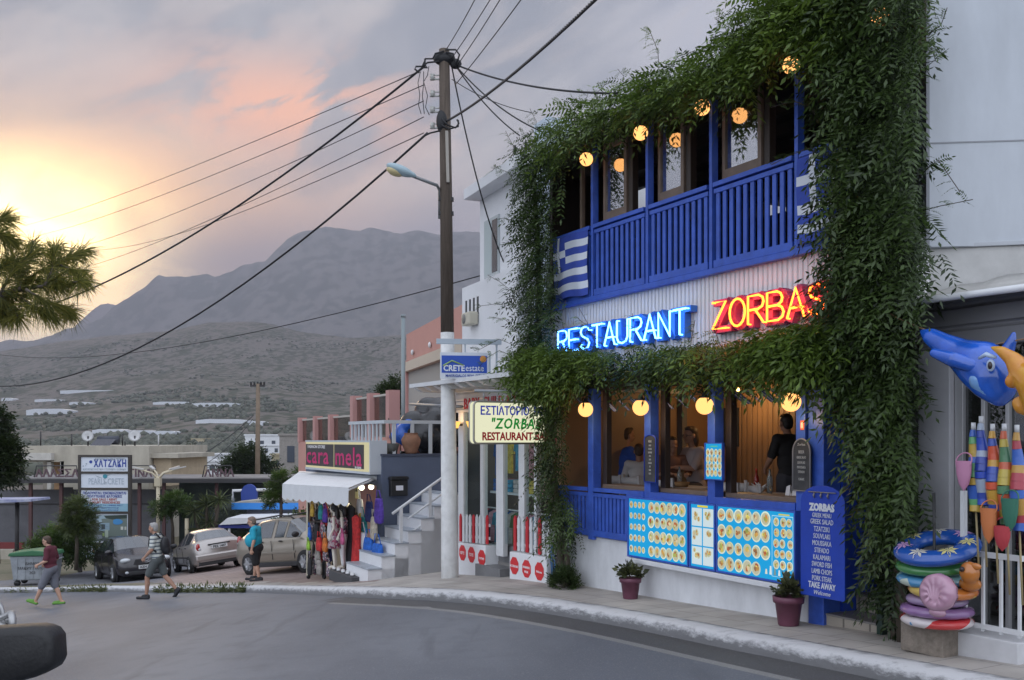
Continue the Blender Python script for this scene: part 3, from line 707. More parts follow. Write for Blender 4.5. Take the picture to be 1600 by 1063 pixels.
# railings
def railing(u0, u1, zb, zt, nb, y0=-.055, name='balcony_railing'):
    mb = MB().box(u0, u1, y0 - .02, y0 + .07, zt - .055, zt); mb.box(u0, u1, y0, y0 + .055, zt - .13, zt - .075)
    mb.box(u0, u1, y0 - .005, y0 + .06, zb + .012, zb + .10)
    for k in range(nb):
        x = u0 + (u1 - u0) * (k + .5) / nb; w = .030
        mb.box(x - w, x + w, y0 + .012, y0 + .04, zb + .10, zt - .13)
    return rp(mb, name, M_blue, bevel=.004)
railing(U(868), UP[0] - .052, ZB, ZR, 7)
for a, b, n in ((UP[0], UP[1], 10), (UP[1], UP[2], 10), (UP[2], UP[3], 11)): railing(a + .052, b - .052, ZB, ZR, n)
railing(UP[3] + .052, U(1330), ZB, ZR, 6)
rp(MB().box(UL, U(1335), -.075, .015, ZB - .06, ZB + .008), 'fascia_board', M_blue, bevel=.005)
railing(U(876), LP[0] - .067, LR_B - .01, LR_T, 8, name='parapet_railing')
railing(LP[0] + .067, U(985), LR_B - .01, LR_T, 9, name='parapet_railing')
for a, b in ((U(985), LP[1] - .067), (LP[1] + .067, LP[2] - .067), (LP[2] + .067, LP[3] - .067)): rp(MB().box(a + .002, b, -.075, .07, LR_T - .22, LR_T), 'parapet_board', M_blue, bevel=.006)
rp(MB().box(U(985), LP[3], .072, .26, LR_B - .01, LR_T - .03), 'parapet_wall', M_blue2)
for a, b in ((LP[0] + .08, LP[1] - .08), (LP[1] + .08, LP[2] - .08), (LP[2] + .08, LP[3] - .08)): rp(MB().box(a, b, .09, .42, LR_T - .028, LR_T + .05), 'window_sill', M_bwood, bevel=.006)
# sliding window frames of the upper room, panes mirror the evening sky
M_pane = glass('balcony_pane', (.9, .93, 1), .60)
for px0, px1 in ((936, 972), (1021, 1061), (1121, 1182)):
    a, b = U(px0), U(px1); zt = ZROOF - .05
    mb = MB().box(a, a + .05, .07, .12, ZR - .02, zt); mb.box(b - .06, b, .07, .12, ZR - .02, zt); mb.box(a + .05, b - .06, .07, .12, ZR - .02, ZR + .16); mb.box(a + .05, b - .06, .07, .12, zt - .08, zt)
    f = rp(mb, 'window', M_bwood, bevel=.004)
    MB().box(a + .05, b - .06, .093, .099, ZR + .16, zt - .08).build('pane', M_pane, f)
    rp(MB().box(b + .01, b + .10, .10, .2, ZR - .3, zt), 'mullion', M_dwood, bevel=.004)
a, b = U(876), U(926); rp(MB().box(a + .42, a + .48, .07, .12, ZB, ZROOF - .05), 'mullion', M_bwood)
for k in range(7): rp(MB().box(UL + .1, UR - .1, .5 + k * .6, .6 + k * .6, ZROOF - .14, ZROOF - .005), 'ceiling_beam', M_dwood)
# entrance steps, tiled
M_step = tilemat('step_tiles', (.36, .32, .27), (.40, .36, .30), (.16, .14, .12), .33, .33, .012, 0, .4, .5)
M_tread = mat('grey_tread_slab', (.17, .16, .155), .5, var=.15, vscale=6)
for k, (y0, z1) in enumerate(((.0, -1.80), (.42, -1.62), (.84, -1.44))):
    s = rp(MB().box(LP[3] + .052, US + .12, y0 + .012, 1.3, z1 - .22 if k else -2.3, z1 - .022), 'step', M_step)
    MB().box(LP[3] + .052, US + .14, y0, y0 + .44, z1 - .02, z1).build('tread', M_tread, s, bevel=.004)
rp(MB().box(US + .0, US + .07, -.06, .02, -2.05, .75), 'gate_post', mat('dark_green_paint', (.012, .035, .025), .4), bevel=.005)
rp(MB().box(US + .13, UR, .02, .30, -2.3, .72), 'pier', mat('grey_render', (.25, .25, .255), .85, var=.1))
# ------------------------------------------------------------------ flags
M_flag = mat('flag_cloth', (1, 1, 1), .85, attr=True)
def flag(label, u0, u1, z0, z1, y):
    """nine stripes and a cross, slightly rippled cloth"""
    mb = MB(); nx, nz = 54, 36; w, h = u1 - u0, z1 - z0; BL, WH = (.035, .07, .36), (.62, .66, .72)
    def colr(a, b):                       # a 0..1 from hoist, b 0..1 from foot
        st = int((1 - b) * 9); ux = a * 1.5 * 1.0
        if a < 10 / 27 and b > 4 / 9:
            ca, cb = a * 27, (1 - b) * 9
            return WH if 4 <= ca * 1.0 < 6 or 2 <= cb < 3 else BL
        return WH if st % 2 else BL
    for i in range(nx):
        for k in range(nz):
            c = colr((i + .5) / nx, (k + .5) / nz); mb.col = c
            vs = []
            for di, dk in ((0, 0), (1, 0), (1, 1), (0, 1)):
                x, z = (i + di) / nx, (k + dk) / nz
                vs.append((x * w, .018 * math.sin(x * 13 + z * 2) * (1 - z * .6) - .012 * math.sin(x * 5 - z * 7), z * h - .016 * math.sin(x * 9) * (1 - .5 * z)))
            mb.add(vs, [(0, 1, 2, 3)], True)
    o = mb.build('flag', M_flag, mtx=FAC @ T(u0, y, z0)); tag(o, label, 'flag', 'flags on the balcony railing')
flag('blue and white striped flag on the balcony railing beside the left vine', U(874), U(927), 2.07, 2.99, -.11)
flag('blue and white striped flag half behind the tall vine, right end of balcony', U(1256), U(1256) + 1.25, 2.07, 2.97, -.11)
# ------------------------------------------------------------------ neon lettering
GL = {'R': [[(0, 0), (0, 1), (.45, 1), (.62, .9), (.66, .74), (.6, .58), (.42, .5), (0, .5)], [(.3, .5), (.66, 0)]],
      'E': [[(.6, 1), (0, 1), (0, 0), (.6, 0)], [(0, .5), (.5, .5)]],
      'S': [[(.62, .82), (.5, .97), (.3, 1), (.1, .95), (.03, .77), (.12, .6), (.5, .42), (.62, .24), (.54, .06), (.32, 0), (.1, .04), (.0, .2)]],
      'T': [[(0, 1), (.66, 1)], [(.33, 1), (.33, 0)]], 'A': [[(0, 0), (.33, 1), (.66, 0)], [(.12, .34), (.54, .34)]],
      'U': [[(0, 1), (0, .25), (.1, .06), (.32, 0), (.54, .06), (.64, .25), (.64, 1)]], 'N': [[(0, 0), (0, 1), (.62, 0), (.62, 1)]],
      'Z': [[(0, 1), (.62, 1), (0, 0), (.64, 0)]], 'O': [[(.33 + .34 * math.sin(a), .5 + .5 * math.cos(a)) for a in [i * math.pi / 8 for i in range(17)]]],
      'B': [[(0, .52), (.42, .52), (.58, .62), (.62, .76), (.55, .92), (.4, 1), (0, 1), (0, 0), (.45, 0), (.62, .1), (.67, .26), (.6, .43), (.42, .52)]]}
def neon(name, label, word, u0, u1, z0, z1, tube, back):
    t = thing(name, label, 'neon sign', FAC @ T(u0, -.02, z0)); n = len(word); pitch = (u1 - u0) / n; h = z1 - z0
    for i, ch in enumerate(word):
        bk = MB(); tb = MB(); wd = pitch * .82 / .66
        for st in GL[ch]:
            pts = [Vector((i * pitch + x * wd, 0, zz * h)) for x, zz in st]
            for a, b in zip(pts, pts[1:]):
                d = (b - a); ln = d.length; an = math.atan2(d.z, d.x)
                bk.box(-.035, ln + .035, -.07, .03 + random.uniform(0, .004), -.038 - random.uniform(0, .002), .038, Matrix.Translation(a) @ Matrix.Rotation(-an, 4, 'Y'))
            tb.tube([p + Vector((0, -.115, 0)) for p in pts], .0125, 8)
            for p in (pts[0], pts[-1]): tb.tube([p + Vector((0, -.115, 0)), p + Vector((0, -.07, 0))], .009, 6)
        b = bk.build('letter', back, t); tb.build('neon_tube', tube, b)
neon('neon_sign', 'blue neon lettering reading RESTAURANT on the ribbed white wall', 'RESTAURANT', U(884), U(1090), 1.29, 1.60, emat('blue_neon', (.10, .36, 1.0), 9.0), mat('blue_letter_case', (.03, .16, .55), .4))
neon('neon_sign', 'red neon lettering reading ZORBAS beside the tall right vine', 'ZORBAS', U(1127), U(1312), 1.29, 1.60, emat('red_neon', (1.0, .115, .012), 12.0), mat('red_letter_case', (.30, .05, .16), .4))
# ------------------------------------------------------------------ backlit menu boxes
FOOD = [(.55, .30, .08), (.62, .42, .12), (.40, .10, .05), (.50, .22, .06), (.35, .38, .10), (.60, .50, .30), (.30, .16, .08), (.65, .55, .14)]
M_print = bpy.data.materials.new('backlit_print'); M_print.use_nodes = True
def _mp():
    nt = M_print.node_tree; nt.nodes.clear(); N = nt.nodes.new; L = nt.links.new; a = N('ShaderNodeAttribute'); a.attribute_name = 'Col'
    e = N('ShaderNodeEmission'); e.inputs[1].default_value = 1.0; L(a.outputs[0], e.inputs[0]); g = N('ShaderNodeBsdfGlossy'); g.inputs['Roughness'].default_value = .15
    x = N('ShaderNodeMixShader'); x.inputs[0].default_value = .05; L(e.outputs[0], x.inputs[1]); L(g.outputs[0], x.inputs[2]); o = N('ShaderNodeOutputMaterial'); L(x.outputs[0], o.inputs[0])
_mp()
SKYB = (.012, .36, .74)
def plate(mb, x, z, r, y, oval=1.0):
    r *= random.uniform(.90, 1.06); x += random.uniform(-.004, .004)
    f = random.uniform(.8, 1.1); mb.col = (.70 * f, .78 * f, .60 * f) if random.random() < .75 else (.6 * f, .62 * f, .36 * f); mb.disc((x, z), r, r * oval, y, 18); mb.col = (.50, .50, .36); mb.disc((x, z), r * .80, r * .80 * oval, y - .0012, 16)
    for k in range(7):
        a = random.uniform(0, 6.28); q = random.uniform(0, r * .5); c = random.choice(FOOD); f = random.uniform(.75, 1.25); mb.col = tuple(v * f for v in c)
        rr = r * random.uniform(.22, .44); an = [a + i * 1.047 for i in range(6)]
        mb.add([(x + q * math.cos(a) + rr * math.cos(b) * random.uniform(.6, 1.1), y - .0024 - k * .0003, z + (q * math.sin(a) + rr * math.sin(b) * random.uniform(.6, 1.1)) * oval) for b in an], [tuple(range(6))])
def menu_box(label, u0, u1, fill, z0=-1.545, z1=-.755, y=-.14, dep=.13, group='menu light boxes', frame=.022):
    t = thing('menu_light_box', label, 'menu board', FAC @ T(u0, y, z0), group); w, h = u1 - u0, z1 - z0
    mb = MB().box(0, w, .012, dep, 0, h); mb.box(0, w, -.006, .0119, 0, frame); mb.box(0, w, -.006, .0119, h - frame, h); mb.box(0, frame, -.006, .0119, frame, h - frame); mb.box(w - frame, w, -.006, .0119, frame, h - frame)
    mb.build('case', M_blue, t); p = MB(); p.col = SKYB; p.quad((frame, .008, frame), (w - frame, .008, frame), (w - frame, .008, h - frame), (frame, .008, h - frame)); fill(p, w, h); p.build('backlit_print', M_print, t); return t
def fill_a(p, w, h):
    for i in range(4):
        for k in range(5): plate(p, .075 + i * .088 * w / 1.25, h - .10 - k * .145, .036, .005, 1.25)
    for i in range(6):
        for k in range(4): plate(p, .075 + .36 * w / 1.25 + .07 + i * (w - .58) / 5.4, h - .115 - k * .187, .066, .005, 1.15)
def fill_b(p, w, h):
    for i in range(2):
        for k in range(3):
            x0, z0 = .04 + i * (w - .06) / 2, .05 + k * (h - .10) / 3; ww, hh = (w - .10) / 2, (h - .15) / 3
            p.col = (.62, .74, .78); p.quad((x0, .0065, z0), (x0 + ww, .0065, z0), (x0 + ww, .0065, z0 + hh), (x0, .0065, z0 + hh))
            for q in range(4): plate(p, x0 + ww * random.uniform(.25, .75), z0 + hh * random.uniform(.35, .8), .032, .005, 1.2)
    p.col = (.75, .62, .06); p.quad((w * .3, .0065, h - .055), (w * .7, .0065, h - .055), (w * .7, .0065, h - .03), (w * .3, .0065, h - .03))
def fill_c(p, w, h):
    w1 = w * .70
    for i in range(6):
        for k in range(4):
            if i == 5 and k == 3: continue
            plate(p, .085 + i * (w1 - .14) / 5.15, h - .115 - k * .187, .072, .005, 1.1)
    p.col = (.35, .72, .9); x0 = w1 + .02
    for a, b, c, d in ((x0, w - .04, h - .075, h - .065), (x0, w - .04, .06, .066), (x0, x0 + .008, .066, h - .075), (w - .048, w - .04, .066, h - .075)): p.quad((a, .0065, c), (b, .0065, c), (b, .0065, d), (a, .0065, d))
    for i in range(3):
        for k in range(5): plate(p, x0 + .075 + i * (w - x0 - .17) / 2 + random.uniform(-.012, .012), h - .135 - k * .115, .044, .005, 1.15)
    for i in range(7):
        p.col = random.choice(((.7, .8, .8), (.6, .6, .3), (.75, .75, .6), (.2, .3, .3))); x = x0 - .10 + i * .065; hh = random.uniform(.05, .10); p.quad((x, .0055, .075), (x + .035, .0055, .075), (x + .028, .0055, .075 + hh), (x + .008, .0055, .075 + hh))
    p.col = (.65, .6, .1); p.quad((x0 + .1, .0065, h - .06), (x0 + .26, .0065, h - .06), (x0 + .26, .0065, h - .045), (x0 + .1, .0065, h - .045))
m0, m1, m2, m3, m4, m5 = (U(q, .14) for q in (980.5, 1075.5, 1077, 1117.5, 1119, 1243))
menu_box('backlit blue menu board of many small plates, at the railing end', m0, m1, fill_a)
menu_box('narrow backlit menu board of white cards between the two wide ones', m2, m3, fill_b)
menu_box('backlit blue menu board of large plates next to the ZORBAS board', m4, m5, fill_c)
def fill_d(p, w, h):
    for i in range(4):
        for k in range(4): plate(p, .055 + i * (w - .11) / 3, h - .115 - k * (h - .2) / 3, .034, .005, 1.35)
    p.col = (.1, .5, .35); p.quad((w * .3, .0065, h - .05), (w * .7, .0065, h - .05), (w * .7, .0065, h - .035), (w * .3, .0065, h - .035))
pa, pb = F(1101, 692, .10), F(1129, 751, .10)
t = menu_box('small upright blue menu board hung on a blue post above the railing', pa.x, pb.x, fill_d, pb.z, pa.z, -.10, .03, frame=.012)
ledge = MB().box(m0 - .02, m5 + .02, -.17, .0, -1.615, -1.555).build('ledge', mat('white_ledge_paint', (.60, .61, .63), .7, var=.08), rest, bevel=.008)
# ------------------------------------------------------------------ hung and leaning boards
M_chalk = mat('chalkboard', (.045, .045, .047), .8, var=.4, vscale=9); M_chalkw = mat('chalk_lettering', (.42, .42, .40), .9); M_wlet = mat('white_lettering', (.60, .62, .66), .7)
def arch(w, h, r):
    return [(0, 0), (w, 0), (w, h - r)] + [(w / 2 + w / 2 * math.cos(a), h - r + r * math.sin(a)) for a in [i * math.pi / 12 for i in range(1, 12)]] + [(0, h - r)]
def board(name, label, p0, p1, arc, bm, lines, lm, y, rim=None, group=None, tilt=0.0, dep=.025, pad=0):
    t = thing(name, label, 'sign board', FAC @ T(p0.x, y, p1.z) @ Matrix.Rotation(tilt, 4, 'X'), group); w, h = p1.x - p0.x, p0.z - p1.z
    MB().prism(arch(w, h, arc), 0, dep).build('panel', bm, t, bevel=.004)
    if rim: 
        q = arch(w, h, arc); MB().tube([Vector((x, -.002, z)) for x, z in q + q[:1]], .009, 6).build('rim', rim, t)
    mb = MB()
    for s, sz, zz, *o in lines: mb.text(s, sz * h, w / 2, -.004, zz * h, sx=(o[0] if o else 1), depth=.003, bold=(o[1] if len(o) > 1 else 0), shear=(o[2] if len(o) > 2 else 0))
    mb.build('lettering', lm, t); return t
p0, p1 = F(1253, 757, .28), F(1322, 941, .28)
bd = board('menu_board', 'tall blue board with white hand lettering ZORBAS GREEK MENU by the entrance steps', p0, p1, .16, M_blue2,
      [('ZORBAS', .088, .775, .86, .006), ('GREEK MENU', .056, .715, .66), ('GREEK SALAD', .064, .655, .66), ('TZATZIKI', .064, .590, .66), ('SOUVLAKI', .064, .527, .66), ('MOUSSAKA', .064, .464, .66), ('STIFADO', .064, .401, .66), ('KALAMARI', .064, .338, .66), ('SWORD FISH', .064, .275, .62), ('LAMB CHOPS', .064, .212, .62), ('PORK STEAK', .064, .149, .62), ('TAKE AWAY', .074, .083, .74, .002), ('Welcome', .055, .025, .9, 0, .25)], M_wlet, -.30)
mb = MB()
for k in (-.09, 0, .09): x = (p1.x - p0.x) / 2 + k; z = (p0.z - p1.z) * .935; mb.tube([(x, -.012, z), (x + .012, -.03, z - .02), (x, -.014, z - .05), (x - .01, -.02, z - .02)], .007, 6)
mb.tube([(.12, -.012, z + .005), ((p1.x - p0.x) - .1, -.012, z + .005)], .006, 6); mb.build('hook', mat('old_hook_metal', (.25, .24, .23), .5, metal=.6), bd)
p0, p1 = F(1238, 686, .10), F(1265, 768, .10)
board('chalkboard', 'grey arched chalkboard hung on the wide post beside the entrance', p0, p1, .14, M_chalk, [('Zorbas', .07, .87), ('BEER', .085, .72, .8), ('GREEK SALAD', .07, .62, .55), ('SOUVLAKI', .07, .52, .6), ('MOUSSAKA', .07, .43, .6), ('STIFADO', .07, .34, .6), ('CARAFE', .07, .2, .6)], M_chalkw, -.09, mat('grey_frame_paint', (.22, .21, .21), .6), 'chalkboards on the posts')
p0, p1 = F(1006, 680, .10), F(1024, 754, .10)
board('chalkboard', 'slim chalkboard with a blue pointed top hung on the second post from the left vine', p0, p1, .06, M_chalk, [('MENU', .07, .84, .6)] + [(s, .055, .76 - i * .075, .5) for i, s in enumerate(('SALAD', 'TZATZIKI', 'SAGANAKI', 'FETA', 'LAMB', 'CHICKEN', 'FISH', 'WINE', 'OUZO'))], M_chalkw, -.09, M_blue2, 'chalkboards on the posts')
p0, p1 = F(1249, 656, .08), F(1255, 672, .08)
t = thing('sticker', 'small red and orange sticker on the blue post above the chalkboard', 'sticker', FAC @ T(p0.x, -.064, p1.z)); MB().box(0, p1.x - p0.x, -.003, 0, 0, .10).build('panel', mat('orange_sticker', (.6, .12, .05), .5), t); MB().box(.01, .04, -.005, -.0031, .02, .08).build('emblem', mat('sticker_print', (.7, .6, .5), .5), t)
# ------------------------------------------------------------------ lamps
M_globe = emat('lit_opal_glass', (1.0, .46, .145), 1.9); M_black = mat('black_iron', (.012, .012, .013), .45)
def globe_lamp(label, px, py, r, n, group, pu, up=True):
    p = F(px, py, n); t = thing('globe_lamp', label, 'lamp', FAC @ T(p), group)
    MB().ball((0, 0, 0), r, 20, 14).build('globe', M_globe, t)
    if r > .1: l = bpy.data.lights.new('globe_light', 'POINT'); l.energy = 2.6; l.color = (1, .62, .25); l.shadow_soft_size = .05; lo = bpy.data.objects.new('globe_light', l); C.objects.link(lo); lo.parent = t; lo.location = (0, .02, -r - .07)
    mb = MB().lathe([(.0, r * 1.5), (.025, r * 1.45), (.03, r * 1.2), (r * .55, r * .92), (r * .5, r * .82)], 14); d = pu - p.x
    mb.tube([(0, 0, r * 1.45), (d * .3, (n - .06) * .3, r * 1.75), (d * .8, (n - .06) * .8, r * 1.7), (d, n - .06, r * 1.4)], .012, 7); mb.build('bracket', M_black, t)
for (px, py), pu, w in zip(((915, 640), (1001, 637), (1101, 634), (1236, 628)), LP, ('next to the left vine', 'above the slim chalkboard', 'above the small upright menu board', 'beside the wide post at the entrance')): globe_lamp('glowing round lamp under the ivy, ' + w, px, py, .104, .26, 'globe lamps of the dining room', pu)
for (px, py), pu, w in zip(((916, 249), (1001, 208), (1097, 168), (1237, 102)), UP, ('closest to the left vine', 'at the second post, over the narrowest window', 'half hidden in leaves above the wide window', 'under the topmost leaves near the tall vine')): globe_lamp('glowing round lamp on the balcony, ' + w, px, py, .094, .20, 'globe lamps of the balcony', pu)
globe_lamp('glowing round lamp buried in the top of the tall right vine', 1377, 24, .094, .20, 'globe lamps of the balcony', U(1390))
M_lglass = glass('lantern_glass', (1, .9, .75), .12)
def lantern(label, px, py, y, s=1.0):
    p = F(px, py, -y); t = thing('wall_lantern', label, 'lantern', FAC @ T(p), 'lanterns inside the dining room')
    MB().ball((0, 0, 0), .035 * s, 10, 8, (1, 1, 1.3)).build('bulb', emat('bulb_glow', (1.0, .62, .22), 14), t)
    MB().lathe([(.075 * s, -.07 * s), (.085 * s, 0), (.08 * s, .085 * s)], 14).build('glass', M_lglass, t)
    mb = MB().lathe([(.0, .19 * s), (.02, .17 * s), (.03, .13 * s), (.11 * s, .088 * s), (.108 * s, .08 * s)], 14); mb.tube([(0, 0, .17 * s), (0, 0, .30 * s)], .01, 6); mb.lathe([(.078 * s, -.072 * s), (.0, -.078 * s)], 14); mb.build('cap', mat('copper_cap', (.16, .07, .035), .4, metal=.7), t)
    l = bpy.data.lights.new('lantern_light', 'POINT'); l.energy = 16; l.color = (1, .58, .24); l.shadow_soft_size = .05; lo = bpy.data.objects.new('lantern_light', l); C.objects.link(lo); lo.parent = t; lo.location = (0, 0, -.13 * s)
lantern('copper-capped lantern inside, between the first two globe lamps', 961, 618, 2.75, 1.25)
lantern('copper-capped lantern inside, between the two middle globe lamps', 1051, 614, 2.75, 1.25)
lantern('copper-capped lantern inside, near the globe lamp at the entrance', 1153, 612, 2.75, 1.25)
lantern('lantern glowing behind paper pennants next to the left vine', 897, 622, 2.75, 1.25)
# pennant string
t = thing('bunting', 'string of small blue and white paper flags hung across the dining room front', 'bunting', FAC)
pts = [F(a, b, -.15) for a, b in ((878, 616), (935, 628), (985, 624), (1040, 622), (1095, 616), (1150, 612), (1200, 608), (1246, 604))]
MB().tube(pts, .004, 5).build('string', M_black, t); M_penw = mat('paper_pennant', (1, 1, 1), .8, attr=True)
for i in range(18):
    f = i / 17 * (len(pts) - 1.01); a = pts[int(f)].lerp(pts[int(f) + 1], f % 1); mb = MB(); an = random.uniform(-.5, .7); dx = random.uniform(.3, .9)
    for k in range(5):
        mb.col = (.05, .09, .3) if k % 2 == 0 else (.5, .52, .56)
        q = lambda s, z: (a.x + s * .11 * math.cos(an) + z * .25, a.y + s * .11 * math.sin(an), a.z - z * (.15))
        mb.quad(q(k / 5 - .5, 0), q((k + 1) / 5 - .5, 0), q((k + 1) / 5 - .5, 1), q(k / 5 - .5, 1))
    mb.build('pennant', M_penw, t)
# pictures on the boarding
def picture(label, px0, px1, py0, py1, cols):
    a, b = F(px0, py0, -3.27), F(px1, py1, -3.27); t = thing('wall_picture', label, 'picture', FAC @ T(a.x, 3.27, b.z), 'pictures on the boarded back wall'); w, h = b.x - a.x, a.z - b.z
    MB().box(0, w, 0, .025, 0, h).build('canvas', mat('night_canvas', (.03, .04, .06), .6, var=.5, vscale=3), t); mb = MB()
    for (x, z, rw, rh), c in cols: mb.col = c; mb.add([(w * (x + rw * math.cos(k)), -.004, h * (z + rh * math.sin(k))) for k in [j * .7 for j in range(9)]], [tuple(range(9))])
    mb.build('painting', mat('picture_paint', (1, 1, 1), .6, attr=True), t)
picture('dark picture with an orange shape on it, above the man in blue', 961, 1001, 637, 698, [((.16, .62, .16, .34), (.45, .17, .04)), ((.30, .32, .26, .24), (.40, .16, .05)), ((.72, .18, .2, .12), (.10, .11, .13))])
picture('dark picture with a small pale church, above the seated woman', 1040, 1079, 637, 696, [((.16, .3, .14, .24), (.40, .30, .20)), ((.66, .12, .22, .08), (.25, .18, .12))])
picture('dark picture half hidden behind the brown shutter stack in the middle', 1128, 1153, 638, 698, [((.7, .8, .25, .10), (.3, .06, .04))])
# ------------------------------------------------------------------ tables, chairs, diners
M_chairp = mat('grey_chair_paint', (.42, .41, .41), .5, var=.1)
def chair_parts(t):
    for sx in (-1, 1):
        MB().bar((sx * .19, .19, 0), (sx * .18, .19, .45), .036).build('leg', M_chairp, t); MB().bar((sx * .19, -.19, 0), (sx * .19, -.24, .92), .036).build('leg', M_chairp, t)
    MB().box(-.22, .22, -.2, .22, .44, .475).build('seat', mat('rush_seat', (.35, .27, .16), .8), t, bevel=.01)
    mb = MB()
    for z, h in ((.82, .10), (.66, .06)): mb.add([(x, -.225 - .025 * math.cos(x * 8) - (z + k - .5) * .09 + .03, z + k + (.02 * math.cos(x * 8) if k > 0 else 0)) for x in [i * .036 - .18 for i in range(11)] for k in (-h / 2, h / 2)] + [(x, -.20 - .025 * math.cos(x * 8) - (z + k - .5) * .09 + .03, z + k + (.02 * math.cos(x * 8) if k > 0 else 0)) for x in [i * .036 - .18 for i in range(11)] for k in (-h / 2, h / 2)],
        [(i * 2, i * 2 + 2, i * 2 + 3, i * 2 + 1) for i in range(10)] + [(22 + i * 2, 23 + i * 2, 25 + i * 2, 24 + i * 2) for i in range(10)] + [(i * 2 + 1, i * 2 + 3, i * 2 + 25, i * 2 + 23) for i in range(10)] + [(i * 2, i * 2 + 22, i * 2 + 24, i * 2 + 2) for i in range(10)], True)
    mb.build('backrest', M_chairp, t)
def chk(name):
    m = bpy.data.materials.new(name); m.use_nodes = True; nt = m.node_tree; b = nt.nodes['Principled BSDF']; N = nt.nodes.new; L = nt.links.new; tc = N('ShaderNodeTexCoord')
    def w(ax):
        q = N('ShaderNodeTexWave'); q.bands_direction = ax; q.inputs['Scale'].default_value = 4.2; L(tc.outputs['Object'], q.inputs[0]); r = N('ShaderNodeMath'); r.operation = 'GREATER_THAN'; L(q.outputs['Fac'], r.inputs[0]); r.inputs[1].default_value = .5; return r.outputs[0]
    a = N('ShaderNodeMath'); a.operation = 'ADD'; L(w('X'), a.inputs[0]); L(w('Z'), a.inputs[1]); r = N('ShaderNodeMapRange'); L(a.outputs[0], r.inputs[0]); r.inputs[2].default_value = 2
    x = N('ShaderNodeMix'); x.data_type = 'RGBA'; L(r.outputs[0], x.inputs[0]); x.inputs[6].default_value = (.03, .06, .22, 1); x.inputs[7].default_value = (.6, .62, .66, 1); L(x.outputs[2], b.inputs['Base Color']); b.inputs['Roughness'].default_value = .8; return m
M_chk = chk('blue_check_cloth')
ch0 = None
def chair(label, u, y, rz):
    global ch0
    M = FAC @ T(u, y, FLO + .002, rz)
    if ch0 is None: ch0 = thing('dining_chair', label, 'chair', M, 'chairs in the dining room'); chair_parts(ch0)
    else: dup(ch0, M, label)
def table(label, u, y):
    t = thing('dining_table', label, 'table', FAC @ T(u, y, FLO + .002), 'tables in the dining room'); w, d = .42, .38
    MB().box(-w + .02, w - .02, -d + .02, d - .02, .70, .728).build('tabletop', M_dwood, t)
    for a in (-1, 1):
        for b in (-1, 1): MB().bar((a * (w - .06), b * (d - .06), 0), (a * (w - .06), b * (d - .06), .70), .05).build('leg', M_dwood, t)
    o = MB(); o.box(-w - .03, w + .03, -d - .03, d + .03, .735, .745)
    for a, b, c, e in ((-w - .03, w + .03, -d - .036, -d - .03), (-w - .03, w + .03, d + .03, d + .036), (-w - .036, -w - .03, -d - .036, d + .036), (w + .03, w + .036, -d - .036, d + .036)): o.box(a, b, c, e, .46, .738)
    tag(o.build('tablecloth', M_chk, mtx=t.matrix_world), 'blue and white checked cloth on the ' + label.split(',')[0], 'tablecloth', 'checked tablecloths')
    q = MB().box(-w - .06, w + .06, -.26, .26, .748, .752).build('paper_cover', mat('paper_cover', (.55, .54, .52), .7), mtx=t.matrix_world); tag(q, 'white paper cover lying on the ' + label.split(',')[0], 'table cover', 'paper table covers')
t1, t2, t3 = F(972, 745, -1.9), F(1082, 745, -1.55), F(1190, 750, -1.25)
table('table behind the small menu board, in front of the seated woman', t2.x, 1.55); table('laid table nearest the entrance, below the black-shirted waiter', t3.x, 1.25); table('table of the man in the blue shirt, far from the entrance', t1.x + .15, 2.1)
c1 = F(965, 740, -1.0); chair('grey chair behind the man in blue', c1.x - .05, 1.15, 0.25); chair('grey chair with a white shirt in front of it, by the slim chalkboard', F(1000, 740, -1.0).x, 1.0, .2)
chair('empty grey chair left of the small upright menu board', F(1055, 740, -.85).x, .85, .1); chair('empty grey chair low behind the large-plate menu', F(1155, 750, -.66).x, .68, .05); chair('grey chair half hidden behind the middle shutter stack', F(1131, 750, -.95).x, 1.15, .6); chair('grey chair at the laid table, close to the waiter', F(1206, 750, -.75).x, .75, -.4)
HG, HB, HBl = mat('grey_hair', (.30, .29, .28), .7, var=.2, vscale=40), mat('brown_hair', (.06, .035, .022), .6, var=.3, vscale=40), mat('black_hair', (.012, .01, .01), .5)
def sit(name, label, px, y, rz, shirt, hair, lean=.05, k=1.0, **kw):
    p = F(px, 740, -y); figure(name, label, FAC @ T(p.x, y, FLO + .12, rz) @ Matrix.Scale(k, 4), seated(lean), SKIN2, [('shirt', shirt, 'shirt', .9), ('trousers', mat('dark_trousers', (.04, .04, .05), .8), 'shorts', 1.9)], hair, 'diners in the dining room', **kw)
sit('person', 'man in a royal blue shirt seated with his back to the street', 971, 1.5, R(80), mat('royal_blue_shirt', (.03, .09, .42), .8, var=.1), (HB, 'full'), k=1.12, girth=1.15)
sit('person', 'person in a white shirt bending beside the slim chalkboard', 1001, 1.35, R(150), mat('white_shirt', (.55, .55, .56), .8), (HB, 'full'), .22, k=.92)
sit('person', 'woman in glasses seated left of the small upright menu board', 1089, 2.25, R(-100), mat('pale_vest', (.42, .36, .36), .8), (HB, 'long'), glasses=True, k=1.12)
sit('person', 'bare-armed diner leaning in behind the brown shutter stack', 1046, 1.9, R(-20), mat('brown_vest', (.20, .10, .07), .8), (HB, 'full'), .1)
p = F(1236, 700, -1.9); J = dict(pelvis=(0, 0, .96), chest=(.05, 0, 1.32), neck=(.08, 0, 1.52), head=(.12, 0, 1.66))
